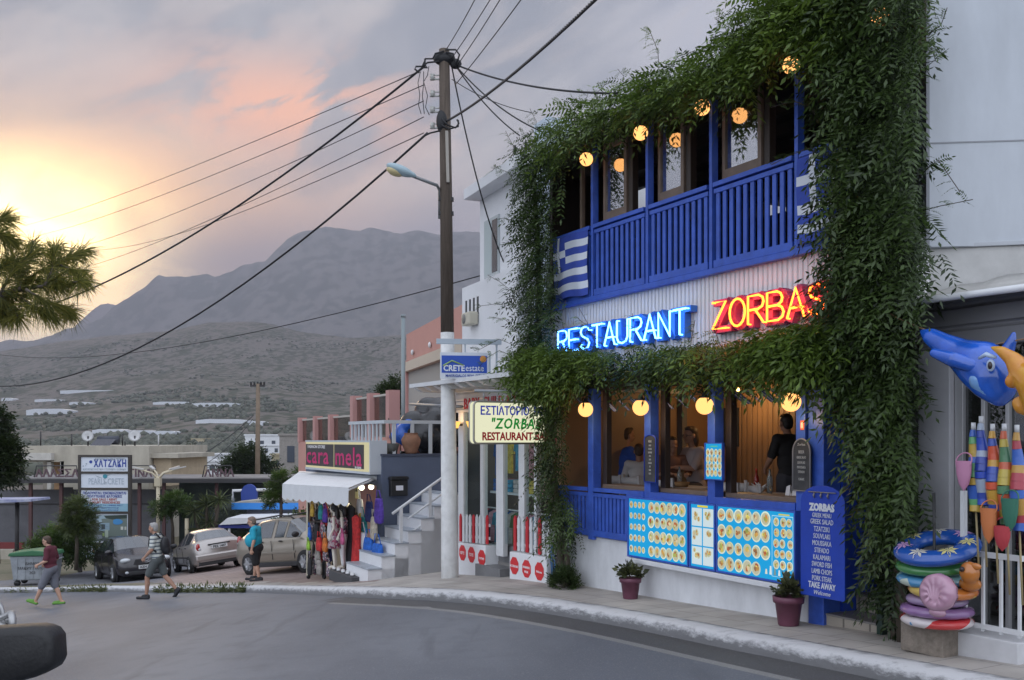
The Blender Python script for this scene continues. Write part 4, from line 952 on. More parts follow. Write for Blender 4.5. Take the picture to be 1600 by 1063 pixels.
for s, y in (('l', 1), ('r', -1)): J.update({'sh_' + s: (.04, y * .19, 1.45), 'el_' + s: (.08, y * .27, 1.18), 'wr_' + s: (.30, y * .2, 1.05), 'hp_' + s: (0, y * .1, .92), 'kn_' + s: (.02, y * .11, .5), 'an_' + s: (0, y * .11, .08), 'to_' + s: (.17, y * .12, .035)})
JW = dict(J); figure('person', 'waiter in a black shirt standing at the laid table', FAC @ T(p.x, 1.9, FLO + .005, R(170)), J, SKIN2, [('shirt', mat('black_shirt', (.012, .012, .014), .8), 'shirt', .8), ('trousers', mat('dark_trousers', (.04, .04, .05), .8), 'shorts', 1.9)], (HBl, 'full'), 'staff of the restaurant', girth=1.1)
p = F(1303, 740, -2.3); figure('person', 'bald man seated in the dim entrance behind the vine', FAC @ T(p.x, 2.3, FLO + .005, R(-95)) @ Matrix.Scale(1.1, 4), seated(.0), SKIN2, [('shirt', mat('beige_shirt', (.38, .30, .22), .8), 'shirt', .8), ('trousers', mat('dark_trousers', (.04, .04, .05), .8), 'shorts', 1.9)], None, 'diners in the dining room')
# things on the tables
def lathe_thing(name, label, cat, prof, m, M, group=None, cap=None):
    t = thing(name, label, cat, M, group); MB().lathe(prof, 14).build('body', m, t)
    if cap: MB().lathe(cap[0], 12).build('cap', cap[1], t)
    return t
BOT = [(.0, 0), (.036, .004), (.038, .16), (.030, .20), (.014, .235), (.013, .29), (.0, .29)]; TBZ = FLO + .757
lathe_thing('bottle', 'bottle of red drink on the laid table', 'bottle', BOT, mat('red_drink', (.25, .02, .015), .15), FAC @ T(t3.x - .2, 1.35, TBZ), cap=([(.0, .31), (.015, .308), (.015, .285)], mat('red_cap', (.5, .02, .02), .4)))
lathe_thing('bottle', 'tall clear carafe on the laid table near the waiter', 'bottle', [(a, b * 1.1) for a, b in BOT], mat('clear_bottle', (.5, .55, .55), .1, trans=.7), FAC @ T(t3.x + .30, 1.1, TBZ))
lathe_thing('bottle', 'clear water bottle between the bare-armed diner and the woman', 'bottle', BOT, mat('clear_bottle', (.5, .55, .55), .1, trans=.7), FAC @ T(t2.x - .30, 1.55, TBZ))
lathe_thing('salt_shaker', 'small pale shaker on the laid table', 'shaker', [(.0, 0), (.02, .0), (.022, .05), (.012, .075), (.0, .08)], mat('pale_glass', (.6, .6, .58), .2), FAC @ T(t3.x + .1, .98, TBZ))
lathe_thing('bread_basket', 'round wicker bread basket in front of the woman', 'basket', [(.0, 0), (.10, .0), (.13, .07), (.12, .07), (.09, .01)], mat('wicker', (.30, .17, .07), .8, bump=.5), FAC @ T(t2.x - .02, 1.35, TBZ))
mb = MB()
for k in range(9): a = random.uniform(0, 6.3); mb.tube([(0, 0, 0), (.05 * math.cos(a), .05 * math.sin(a), .07), (.12 * math.cos(a), .12 * math.sin(a), .10 + random.uniform(-.03, .05))], [.012, .02, .004], 5)
tag(mb.build('folded_napkins', mat('paper_napkin', (.6, .58, .56), .8), mtx=FAC @ T(t3.x - .02, 1.25, TBZ)), 'fan of crumpled paper napkins on the laid table', 'napkins')
a = F(1229, 772, -.25); mb = MB()
for k in range(4): mb.add([(a.x - .10 + k * .05 + (.05 if z > .5 else 0), .30 + .03 * (k % 2), a.z - .12 + z * .2) for z in (0, 1)] + [(a.x - .05 + k * .05 + (.03 if z > .5 else 0), .33 - .03 * (k % 2), a.z - .12 + z * .22) for z in (0, 1)], [(0, 2, 3, 1)], True)
tag(mb.build('folded_cloth', mat('white_cloth', (.62, .62, .64), .9), mtx=FAC), 'white folded cloth hanging over the sill beside the arched chalkboard', 'cloth')
# ------------------------------------------------------------------ pots and hose at the foot of the wall
def pot(label, px, py, s):
    g = F(px, py, .30); zz = top(*fw(g.x, -.30)[:2]); t = thing('flower_pot', label, 'flower pot', FAC @ T(g.x, -.30, zz + .002), 'plum flower pots by the plinth')
    k = .265 * s; MB().lathe([(.0, 0), (k * .34, 0), (k * .36, .01), (k * .46, k * .80), (k * .53, k * .80), (k * .55, k * 1.02), (k * .49, k * 1.02), (k * .47, k * .9), (0, k * .88)], 24).build('pot', mat('plum_plastic', (.14, .045, .075), .5, var=.12), t)
    sp = []; r_ = np.random.default_rng(int(px))
    for _ in range(60):
        a = r_.uniform(0, 6.28); e = r_.uniform(.2, 1.4); d = (math.cos(a) * math.cos(e), math.sin(a) * math.cos(e), math.sin(e)); sp.append((Vector((d[0] * .07, d[1] * .07, k * .9 + .05 + d[2] * r_.uniform(.0, .10))), d, r_.uniform(.06, .12), r_.random()))
    sprays_mesh('plant', sp, leafmat('succulent_leaf', (.025, .03, .015), (.09, .10, .035), .1), t, pairs=2, leaf=.75, width=.7, droop=.2, rng=r_)
pot('plum flower pot with a dark succulent under the small-plate menu', 985, 936, 1.0); pot('plum flower pot with a sparse succulent beside the blue ZORBAS board', 1232, 972, 1.12)
g = F(868, 860, .05); mb = MB()
for k in range(7): mb.tube([(g.x + .02 * k - .05 + .01 * math.sin(k * 3), -.08 - .012 * k, g.z + .12), (g.x - .10 + .03 * k, -.09 - .012 * k, g.z - .15), (g.x - .06 + .03 * k, -.10 - .01 * k, g.z - .42 - .03 * (k % 3)), (g.x + .05 + .02 * k, -.09 - .012 * k, g.z - .2), (g.x + .02 * k - .05, -.08 - .012 * k, g.z + .11)], .012, 6)
tag(mb.build('garden_hose', mat('blue_hose', (.03, .10, .22), .4), mtx=FAC), 'coiled blue garden hose hanging beside the vine trunk', 'hose')
# ------------------------------------------------------------------ climbing plants on the restaurant
M_leaf = leafmat('wisteria_leaf', (.020, .040, .008), (.155, .24, .035), .38)
M_leafd = leafmat('ivy_leaf', (.012, .024, .007), (.080, .135, .028), .32)
M_bark = mat('vine_bark', (.075, .06, .045), .9, var=.35, vscale=9, stretch=(1, 1, .3), bump=.6, bscale=25)
def poly_sprays(polys, rng, ln=(.2, .34)):
    """sprays filling volumes: each is an outline on the front (in photograph px), thickness n0..n1 in metres and a count"""
    out = []
    for poly, n0, n1, cnt, tint, dirw in polys:
        xs, ys = [p[0] for p in poly], [p[1] for p in poly]; k = 0
        while k < cnt * .74:
            x, y = rng.uniform(min(xs), max(xs)), rng.uniform(min(ys), max(ys))
            if not inpoly((x, y), poly): continue
            x += rng.normal(0, 7); y += rng.normal(0, 5)
            n = n0 + (n1 - n0) * (1 - rng.random() ** 1.8)
            f = (y - min(ys)) / (max(ys) - min(ys) + 1); p = F(x, y, n)
            clump = mnoise.noise(p * 1.7) * .5 + mnoise.noise(p * 4.1) * .3
            if clump < -.32 and rng.random() < .75: continue
            p = p + Vector((0, -max(0, clump) * .12, 0))
            d = Vector((rng.uniform(-1, 1) * dirw[0], -abs(rng.normal(.55, .4)), dirw[1] + rng.uniform(-.6, .55)))
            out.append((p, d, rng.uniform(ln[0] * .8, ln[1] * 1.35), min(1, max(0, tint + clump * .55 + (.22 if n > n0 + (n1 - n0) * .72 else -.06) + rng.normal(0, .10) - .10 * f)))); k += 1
    return out
def tendrils(pts_list, rng, step=6):
    """long free shoots with small leaves"""
    sp = []; tb = []
    for pts, n in pts_list:
        w = [F(a, b, n + .03 * i) for i, (a, b) in enumerate(pts)]; tb.append(w)
        for a, b in zip(w, w[1:]):
            for k in range(step): 
                if rng.random() < .8: sp.append((a.lerp(b, k / step), (rng.uniform(-1, 1), rng.uniform(-1, .2), rng.uniform(-.2, .7)), rng.uniform(.09, .18), rng.uniform(.45, 1)))
    return sp, tb
def vine(name, label, polys, stems, shoots, seed, m, group=None, ln=(.2, .34)):
    rng = np.random.default_rng(seed); t = thing(name, label, 'climbing plant', FAC, group)
    sp = poly_sprays(polys, rng, ln); s2, tb = tendrils(shoots, rng); 
    sprays_mesh('foliage', sp + s2, m, t, pairs=7, leaf=.235, width=.30, droop=.75, rng=rng)
    if stems or tb:
        mb = MB()
        for pts, r in stems: mb.tube(pts, r, 9)
        for w in tb: mb.tube(w, .004, 5)
        mb.build('trunk', M_bark, t)
def st(pts, n=.12): return [F(a, b, n) + Vector((random.uniform(-.03, .03), random.uniform(-.03, .03), 0)) for a, b in pts]
# left column: from the bush by the hose up to the roof
L1 = [(820, 215), (830, 205), (878, 240), (870, 300), (862, 380), (864, 470), (862, 560), (818, 560), (822, 500), (830, 420), (820, 340), (824, 280)]
L2 = [(818, 555), (905, 560), (884, 620), (878, 700), (886, 760), (903, 800), (896, 845), (876, 850), (862, 790), (858, 700), (856, 640), (826, 590)]
vine('climbing_vine', 'dark leafy vine climbing the left corner of the restaurant from trunk to roof',
     [(L1, .02, .42, 1350, .38, (.8, -.35)), (L2, .04, .34, 750, .34, (.7, -.6)), ([(835, 590), (872, 590), (874, 800), (845, 760)], .0, .12, 260, .1, (.6, -.6)), ([(815, 230), (870, 240), (864, 560), (815, 560)], .0, .12, 420, .1, (.6, -.5))],
     [(st([(884, 925), (880, 880), (876, 830), (862, 740), (858, 640), (842, 520), (838, 400), (836, 280)]), [.085, .075, .07, .06, .05, .045, .04, .03]), (st([(888, 925), (886, 870), (872, 810), (866, 700), (850, 560)], .16), [.05, .045, .04, .035, .03])],
     [([(812, 300), (795, 270), (775, 262), (768, 268)], .15), ([(810, 240), (800, 225), (790, 205)], .15), ([(806, 460), (780, 440), (762, 430)], .25), ([(808, 480), (776, 475), (752, 478), (742, 485)], .25), ([(815, 545), (780, 530), (752, 545), (742, 548)], .3), ([(835, 225), (838, 190), (828, 170)], .2), ([(850, 215), (862, 190), (880, 185)], .2)], 11, M_leafd, ln=(.17, .30))
# garland along the eaves
T1 = [(840, 215), (905, 165), (950, 160), (985, 128), (1040, 105), (1100, 100), (1150, 55), (1200, 20), (1262, -30), (1330, -60), (1330, 60), (1300, 85), (1262, 52), (1215, 72), (1180, 122), (1150, 146), (1115, 132), (1085, 154), (1040, 166), (1000, 170), (960, 194), (925, 196), (895, 232), (850, 255)]
T2 = [(1140, 30), (1200, -20), (1330, -70), (1330, 40), (1240, 70), (1170, 95)]
vine('climbing_vine', 'light green vine trailing along the eaves above the balcony', [(T1, .0, .50, 2100, .42, (1, -.15)), (T2, .1, .55, 500, .5, (1, -.1)), ([(850, 235), (1000, 165), (1200, 60), (1300, 30), (1240, 60), (1040, 160), (900, 222)], -.1, .1, 700, .15, (1, -.4))],
     [(st([(845, 250), (930, 215), (1020, 180), (1110, 150), (1200, 85), (1300, 30)], .05), .03)],
     [([(1030, 110), (1028, 80), (1018, 55), (1012, 42)], .25), ([(1045, 110), (1060, 88), (1085, 80)], .25), ([(1120, 95), (1140, 60), (1128, 30), (1150, 8)], .25), ([(1150, 50), (1118, 30), (1130, 14)], .25), ([(905, 175), (918, 150), (905, 142)], .25), ([(940, 165), (930, 148), (948, 130)], .25), ([(960, 160), (975, 120), (965, 108)], .2), ([(870, 200), (880, 172), (874, 158)], .2), ([(1190, 20), (1205, -5), (1190, -30)], .2)], 12, M_leaf, ln=(.2, .36))
# garland over the dining room
G1 = [(812, 550), (850, 540), (905, 548), (960, 556), (1010, 548), (1080, 552), (1120, 540), (1180, 540), (1240, 522), (1300, 500), (1300, 552), (1262, 544), (1215, 540), (1180, 547), (1120, 540), (1075, 546), (1030, 545), (985, 552), (950, 560), (905, 562), (880, 588), (850, 606), (816, 582)]
vine('climbing_vine', 'green vine hanging in a thick fringe over the dining room front, below the neon letters', [(G1, .05, .58, 2300, .40, (1, -.45)), ([(812, 560), (890, 548), (960, 560), (1100, 552), (1290, 515), (1290, 535), (1100, 548), (900, 566)], .25, .66, 700, .55, (1, -.1)), ([(840, 550), (1290, 525), (1290, 555), (840, 580)], .0, .2, 700, .1, (1, -.6))],
     [(st([(835, 590), (920, 580), (1020, 575), (1120, 570), (1220, 562), (1300, 555)], .10), .028)],
     [([(915, 535), (918, 505), (905, 482)], .3), ([(935, 545), (920, 512), (900, 495)], .3), ([(990, 555), (992, 515), (988, 490)], .3), ([(1078, 548), (1082, 520), (1086, 500)], .32), ([(1128, 545), (1118, 520), (1125, 500)], .32), ([(1200, 540), (1210, 515), (1215, 505)], .3), ([(810, 560), (780, 548), (760, 560), (748, 575)], .3), ([(820, 530), (790, 500), (770, 496)], .3), ([(1265, 515), (1250, 490), (1262, 470)], .3), ([(885, 530), (876, 495), (884, 470)], .3)], 13, M_leaf, ln=(.2, .36))
# tall right column
R1 = [(1278, -60), (1310, -70), (1446, -70), (1454, 40), (1434, 130), (1426, 250), (1440, 330), (1454, 400), (1432, 480), (1392, 520), (1302, 520), (1294, 470), (1306, 400), (1302, 330), (1318, 250), (1312, 160), (1300, 80)]
R2 = [(1300, 500), (1408, 500), (1424, 560), (1420, 620), (1432, 700), (1430, 770), (1420, 840), (1396, 846), (1384, 830), (1368, 770), (1360, 700), (1346, 650), (1310, 580)]
R3 = [(1372, 850), (1418, 850), (1420, 900), (1400, 930), (1380, 900)]
vine('climbing_vine', 'tall dense vine hiding the right corner of the restaurant from kerb to sky',
     [(R1, .02, .60, 2700, .36, (.8, -.5)), (R2, .05, .50, 1300, .34, (.7, -.65)), (R3, .0, .16, 120, .15, (.6, -.7)), ([(1300, -60), (1440, -60), (1436, 500), (1296, 500)], .0, .15, 1300, .06, (.7, -.5)), ([(1340, 500), (1420, 500), (1414, 820), (1382, 790)], .0, .15, 600, .06, (.7, -.6))],
     [(st([(1402, 1003), (1398, 940), (1406, 880), (1396, 800), (1404, 700), (1392, 560), (1385, 420), (1375, 250), (1370, 60)], .12), [.10, .08, .075, .07, .065, .06, .05, .045, .04]), (st([(1412, 1004), (1408, 930), (1398, 860), (1408, 760), (1385, 640)], .20), [.06, .05, .045, .04, .035]), (st([(1392, 760), (1370, 690), (1350, 640), (1330, 600)], .1), .03)],
     [([(1440, 60), (1470, 40), (1480, 12)], .25), ([(1440, 100), (1462, 95), (1455, 75)], .25), ([(1435, 280), (1450, 262), (1466, 250), (1500, 300)], .25), ([(1440, 330), (1470, 322), (1520, 312)], .2), ([(1436, 640), (1440, 620), (1420, 600)], .3), ([(1290, 250), (1262, 232), (1230, 245), (1205, 258)], .25), ([(1284, 190), (1262, 166), (1240, 158), (1205, 168)], .25)], 14, M_leafd, ln=(.2, .34))
# low bush at the foot of the left vine
g = F(881, 905, .33); zz = top(*fw(g.x, -.33)[:2]); rng = np.random.default_rng(5); sp = []
for _ in range(650):
    a = rng.uniform(0, 6.28); e = rng.uniform(0, 1.5); r_ = rng.uniform(.5, 1); d = Vector((math.cos(a) * math.cos(e), math.sin(a) * math.cos(e), math.sin(e)))
    sp.append((Vector((d.x * .24 * r_, d.y * .17 * r_, .02 + d.z * .24 * r_)), d + Vector((0, 0, .2)), rng.uniform(.05, .11), rng.random() * .9))
t = thing('bush', 'low rounded green bush at the foot of the left vine trunk', 'bush', FAC @ T(g.x, -.33, zz)); sprays_mesh('foliage', sp, leafmat('bush_leaf', (.02, .035, .012), (.07, .11, .03), .2), t, pairs=3, leaf=.5, width=.4, droop=.2, rng=rng)
MB().tube([(0, 0, 0), (.02, .0, .12)], [.03, .012], 7).build('stem', M_bark, t)
# ------------------------------------------------------------------ white two-storey house beyond the baby clothes shop
def vp_frame(px, D, vpx):
    """frame standing at a pixel column and depth, its x axis running out of the vanishing point vpx towards the viewer"""
    a = math.atan2(800 - vpx, FOC); e = Vector((math.sin(a), -math.cos(a), 0))
    return Matrix.Translation(P(px, HORZ, D)) @ Matrix.Rotation(math.atan2(e.y, e.x), 4, 'Z')
M_wh = mat('limewashed_wall', (.68, .685, .70), .85, var=.06, vscale=1.3, bump=.15, bscale=8)
M_palew = mat('pale_blue_wall', (.52, .60, .68), .85, var=.05)
WF = vp_frame(750, 18.6, 150); hs = thing('white_house', 'white two-storey house with a flat roof canopy behind the baby clothes shop', 'house', WF)
def wz(y): return (HORZ - y) / FOC * 18.6
def hb(mb, n, m, par=hs, **k): return mb.build(n, m, par, **k)
hb(MB().box(0, 2.6, .0, 7, wz(450), wz(316) + .35), 'wall', M_wh)
hb(MB().box(2.61, 3.1, -.05, .4, .85, wz(300) + .5), 'wall', M_palew)
hb(MB().box(-.05, 2.6, -.32, 1.4, wz(316) + .02, wz(316) + .22), 'canopy', M_wh, bevel=.01)
hb(MB().box(-.05, 2.6, -.35, 6.5, .78, wz(452)), 'lower_wall', M_wh)
w = hb(MB().box(.28, 1.0, -.03, .02, wz(440), wz(352)), 'window', mat('grey_window_frame', (.42, .46, .47), .6)); MB().box(.34, .66, -.036, -.031, wz(436), wz(357)).build('shutter', mat('pale_shutter', (.40, .46, .46), .7), w); MB().box(.70, .95, -.037, -.032, wz(436), wz(357)).build('pane', mat('dark_pane', (.05, .055, .06), .1), w)
for k in range(4): hb(MB().box(.16 + k * .20, .22 + k * .20, -.365, -.30, wz(500), wz(474)), 'slot', mat('dark_slot', (.07, .07, .075), .8))
for (a, b), h in (((1.0, .3), .5), ((1.25, .5), .32), ((1.5, .3), .42)): hb(MB().tube([(a, b, wz(316) + .3), (a, b, wz(316) + .35 + h)], .03, 6), 'rebar_stub', M_black)
t = thing('air_conditioner', 'beige air conditioner unit fixed on the white house wall beside the pole', 'air conditioner', WF @ T(.42, -.55, wz(516)))
MB().box(0, .42, 0, .19, 0, .24).build('case', mat('beige_plastic', (.50, .47, .38), .6), t, bevel=.03); MB().lathe([(.09, 0), (.09, .01), (.02, .012)], 18, Matrix.Translation((.16, -.002, .12)) @ Matrix.Rotation(R(90), 4, 'X')).build('fan_grille', mat('grey_grille', (.2, .2, .19), .6), t)
# ------------------------------------------------------------------ baby clothes shop
M_trim = mat('white_gloss_trim', (.60, .61, .62), .5, var=.06); M_red = mat('red_paint', (.50, .02, .03), .45)
BU0, BU1 = U(716), U(858)
bs = thing('shop', 'small white baby clothes shop with a glass front and red hand lettering', 'shop', FAC)
def bb(mb, n, m, par=bs, **k): return mb.build(n, m, par, **k)
zt = Z(770, 606); zb = Z(770, 642)
M_wboard = ribmat('white_boards', (.60, .60, .61), .14, 'Z', .6)
bb(MB().box(BU0 - .05, BU1, -.02, .12, zb, zt), 'fascia', M_wboard)
mb = MB().text('BABY, CHILD & TEEN FASHION', .27, BU0 + .28, -.03, zb + .06, 'LEFT', .95, .01, .001); bb(mb, 'lettering', mat('red_lettering', (.42, .03, .045), .6))
bb(MB().box(BU0 - .5, BU1 + .1, -.75, 2.5, zt + .06, zt + .13), 'canopy', M_trim)
for k in range(8): bb(MB().prism([(-.74, zt + .055), (.0, zt + .055), (.0, zt - .03), (-.60, zt - .02)], BU0 - .35 + k * .42, BU0 - .23 + k * .42, Matrix(((0, 1, 0, 0), (1, 0, 0, 0), (0, 0, 1, 0), (0, 0, 0, 1)))), 'joist', M_trim)
M_shopg = glass('shop_glass', (.9, .95, .95), .022)
cols = [(716, 724), (750, 755), (775, 786), (810, 819), (834, 838)]
for a, b in cols: bb(MB().box(U(a), U(b), 0, .09, Z(a, 868), zb), 'mullion', M_trim, bevel=.006)
for (a, b) in ((724, 750), (755, 775), (786, 810), (819, 834)): bb(MB().box(U(a) + .002, U(b) - .002, .04, .046, Z(a, 850), zb), 'pane', M_shopg)
bb(MB().box(BU0, BU1, 2.6, 2.7, -2.4, zt), 'back_wall', mat('shop_back_wall', (.14, .14, .15), .8)); bb(MB().box(BU0 - .01, BU0 + .08, .13, 2.6, -2.9, zt), 'side_wall', mat('shop_back_wall', (.14, .14, .15), .8))
bb(MB().box(BU0 + .09, BU1, .13, 2.6, -2.15, -2.08), 'floor', mat('shop_floor', (.22, .21, .20), .5)); bb(MB().box(BU0 + .09, BU1, .13, 2.6, zt - .12, zt - .04), 'ceiling', mat('shop_ceiling', (.5, .5, .5), .8))
# goods inside
GC = [(.03, .10, .30), (.40, .05, .07), (.05, .25, .38), (.45, .42, .40), (.02, .025, .05), (.50, .40, .08), (.10, .20, .08), (.50, .25, .30)]
t = thing('shelf', 'pale shelf of folded clothes and baskets inside the baby clothes shop', 'shelf', FAC); MB().box(BU0 + .3, BU1 - .1, .50, .85, -.97, -.93).build('board', M_trim, t); MB().tube([(BU0 + .3, .4, -1.22), (BU1 - .1, .4, -1.22)], .015, 6).build('clothes_rail', M_trim, t)
for k in range(11):
    c = GC[k % 8]; x = BU0 + .35 + k * (BU1 - BU0 - .7) / 10; m = mat('shop_goods_%s' % 'abcdefgh'[k % 8], c, .8, var=.4, vscale=9)
    q = MB()
    for j in range(3): q.box(x, x + .22, .53, .8, -.928 + j * .075, -.928 + j * .075 + .07)
    tag(q.build('folded_clothes', m, bevel=.015, mtx=FAC), 'stack of folded clothes on the baby shop shelf, %s pile' % ('navy', 'red', 'blue', 'grey', 'black', 'yellow', 'green', 'pink')[k % 8], 'clothes', 'folded clothes on the shelf')
for k in range(16):
    c = GC[(k * 3 + 1) % 8]; x = BU0 + .4 + k * (BU1 - BU0 - .75) / 15; m = mat('shop_goods_%s' % 'abcdefgh'[(k * 3 + 1) % 8], c, .8, var=.4, vscale=9); q = MB(); ln = random.uniform(.5, .68)
    q.prism([(-.13, -.02), (-.05, .03), (.05, .03), (.13, -.02), (.16, -.22), (.10, -.23), (.11, -ln), (-.11, -ln), (-.10, -.23), (-.16, -.22)], -.03, .03)
    q.tube([(0, 0, .03), (0, 0, .07)], .008, 5)
    tag(q.build('hanging_garment', m, mtx=FAC @ T(x, .4, -1.28, random.uniform(.6, 1.2))), 'small %s garment on the rail inside the baby shop' % ('navy', 'red', 'blue', 'grey', 'black', 'yellow', 'green', 'pink')[(k * 3 + 1) % 8], 'garment', 'garments on the baby shop rail')
for k in range(7):
    m = mat('shop_goods_%s' % 'abcdefgh'[(k * 5) % 8], GC[(k * 5) % 8], .8, var=.4); q = MB(); q.prism([(-.15, 0), (-.06, .05), (.06, .05), (.15, 0), (.18, -.2), (.11, -.22), (.12, -.55), (-.12, -.55), (-.11, -.22), (-.18, -.2)], -.02, .02)
    tag(q.build('hanging_garment', m, mtx=FAC @ T(BU0 + .45 + k * (BU1 - BU0 - .9) / 6, .6, -.1 + .05 * (k % 3))), 'small %s garment hung high inside the baby shop' % ('navy', 'green', 'red', 'pink', 'black', 'grey', 'blue')[k % 7], 'garment', 'garments hung high in the baby shop')
l = bpy.data.lights.new('shop_light', 'POINT'); l.energy = 26; l.color = (1, .88, .68); l.shadow_soft_size = .15; lo = bpy.data.objects.new('shop_light', l); C.objects.link(lo); lo.parent = bs; lo.location = (U(800), 1.3, zb + .1)
# step, low walls, picket fences, red stickers
def gz(px, n): p = fw(U(px, n), -n); return top(p.x, p.y)
s = bb(MB().box(U(757), U(796), -.18, .5, gz(775, .2) - .3, Z(775, 888, .15)), 'step', mat('grey_step_tile', (.16, .16, .165), .5, var=.15)); MB().box(U(757), U(796), .14, .8, Z(775, 888, .15) + .002, Z(775, 852, 0)).build('tread', mat('grey_step_tile', (.16, .16, .165), .5), s)
lw = []
def lowwall(label, pxa, pxb, ytop_a, ytop_b, n0, words, grp='low walls of the baby clothes shop'):
    t = thing('low_wall', label, 'low wall', FAC @ T(U(pxa, n0), -n0, 0), grp); w = U(pxb, n0) - U(pxa, n0); za, zb_ = Z(pxa, ytop_a, n0), Z(pxb, ytop_b, n0); ga = min(gz(pxa, n0), gz(pxb, n0)) - .3
    MB().prism([(0, ga), (w, ga), (w, zb_), (0, za)], 0, .35).build('wall', M_wh, t, bevel=.012)
    for px, wd, cy in words:
        x = U(px, n0) - U(pxa, n0); z = Z(px, cy, n0); r = .145; q = MB().prism([(x + r * math.cos(R(22.5 + 45 * i)) * .95, z + r * math.sin(R(22.5 + 45 * i))) for i in range(8)], -.008, -.0005).build('round_sign', mat('red_sign', (.58, .025, .03), .5), t)
        l = MB()
        for j, ln in enumerate(wd.split('|')): l.text(ln, .075 if len(wd) < 7 else .05, x, -.0095, z - .025 + (.03 if '|' in wd else 0) - j * .07, sx=.85, depth=.002, bold=.001)
        l.build('lettering', mat('white_print', (.75, .72, .72), .6), q)
    return t, w, za, zb_
def picket(label, t0, w, za, zb_, n, n0, px, h, red):
    t = thing('picket_fence', label, 'picket fence', FAC @ T(U(px, n0), -n0 + .06, 0), 'picket fences of the baby clothes shop')
    for k in range(n):
        x = .06 + (w - .12) * k / (n - 1); z0 = za + (zb_ - za) * x / w + .02; MB().prism([(x - .036, z0), (x + .036, z0), (x + .036, z0 + h - .05), (x, z0 + h), (x - .036, z0 + h - .05)], .0, .022).build('picket', M_red if k % red == 0 else M_trim, t)
    MB().bar((0, .035, za + .12), (w, .035, zb_ + .12), .024, .05).build('rail', M_trim, t); MB().bar((0, .035, za + h - .16), (w, .035, zb_ + h - .16), .024, .05).build('rail', M_trim, t)
t, w, za, zb_ = lowwall('white low wall with three red round signs, left of the shop step', 712, 758, 848, 853, .12, ((723, 'GIFTS', 864), (737, 'TOYS', 867), (753, 'CLOTHES', 872)))
picket('red and white picket fence left of the baby shop step', t, w, za, zb_, 9, .12, 712, .50, 4)
t, w, za, zb_ = lowwall('white low wall with three red round signs, between the shop step and the hose', 796, 854, 862, 872, .20, ((804, 'ACCESSORIES', 884), (823, 'SWIMMING|WEAR', 889), (843, 'Welcome', 893)))
picket('red and white picket fence between the shop step and the vine', t, w, za, zb_, 9, .20, 796, .56, 3)
# wall lamps left of the shop glass
for px, py, lab in ((713, 664, 'small lit wall lamp half behind the utility pole'), (735, 664, 'small lit wall lamp on the glass beside the lightbox sign')):
    p = F(px, py, .12); t = thing('wall_lamp', lab, 'lamp', FAC @ T(p), 'wall lamps of the baby clothes shop'); MB().lathe([(.035, -.06), (.085, .06)], 14).build('shade', emat('amber_shade', (1, .52, .12), 1.6), t); MB().tube([(0, .12, .0), (0, .02, .0)], .02, 6).build('bracket', M_black, t)
    l = bpy.data.lights.new('lamp_light', 'POINT'); l.energy = 2.0; l.color = (1, .6, .25); l.shadow_soft_size = .05; lo = bpy.data.objects.new('lamp_light', l); C.objects.link(lo); lo.parent = t; lo.location = (0, -.05, .12)
# hanging lightbox sign, square to the wall
uS = U(846, .16); SF = FAC @ T(uS, -.16, 0) @ Matrix.Rotation(R(90), 4, 'Z')       # x runs into the wall, face looks up the street
def zs(y): return (HORZ - y) / FOC * (FAC @ Vector((uS, -.7, 0))).y
t = thing('hanging_sign', 'glowing white hanging sign reading ZORBAS RESTAURANT BAR beside the left vine', 'sign', SF)
x0, x1, z0, z1 = -1.19, .02, zs(693), zs(629)
def rrect(x0, x1, z0, z1, r): return [(cx + r * math.cos(R(a)), cz + r * math.sin(R(a))) for cx, cz, s in ((x1 - r, z0 + r, -90), (x1 - r, z1 - r, 0), (x0 + r, z1 - r, 90), (x0 + r, z0 + r, 180)) for a in range(s, s + 91, 18)]
MB().prism(rrect(x0, x1, z0, z1, .06), -.07, .07).build('lightbox', emat('lit_sign_face', (.86, .86, .60), .92), t)
q = rrect(x0, x1, z0, z1, .06); MB().tube([(x, -.07, z) for x, z in q + q[:1]], .016, 6).tube([(x, .07, z) for x, z in q + q[:1]], .016, 6).build('rim', mat('steel_rim', (.35, .34, .30), .4, metal=.6), t)
h = z1 - z0; mb = MB(); mb.text('ΕΣΤΙΑΤΟΡΙΟ  ΜΠΑΡ', .175, x0 + .10, -.078, z0 + h * .69, 'LEFT', .80, .006, .004); mb.build('lettering', emat('navy_letters', (.02, .035, .30), 1.0), t)
MB().text('"ZORBAS"', .215, x0 + .27, -.078, z0 + h * .36, 'LEFT', .86, .006, .005, .18, 1.15).build('lettering', emat('green_letters', (.008, .20, .03), 1.0), t)
MB().text('RESTAURANT BAR', .165, x0 + .13, -.078, z0 + h * .08, 'LEFT', .84, .006, .005).build('lettering', emat('maroon_letters', (.20, .012, .018), 1.0), t)
mb = MB().tube([(x0 + .05, 0, z1 + .16), (.35, 0, z1 + .16)], .022, 8)
for x in (x0 + .2, x0 + .95): mb.tube([(x, 0, z1 + .16), (x, 0, z1 + .01)], .012, 6)
mb.build('bracket', mat('galvanised_pipe', (.25, .26, .27), .5, metal=.5), t)
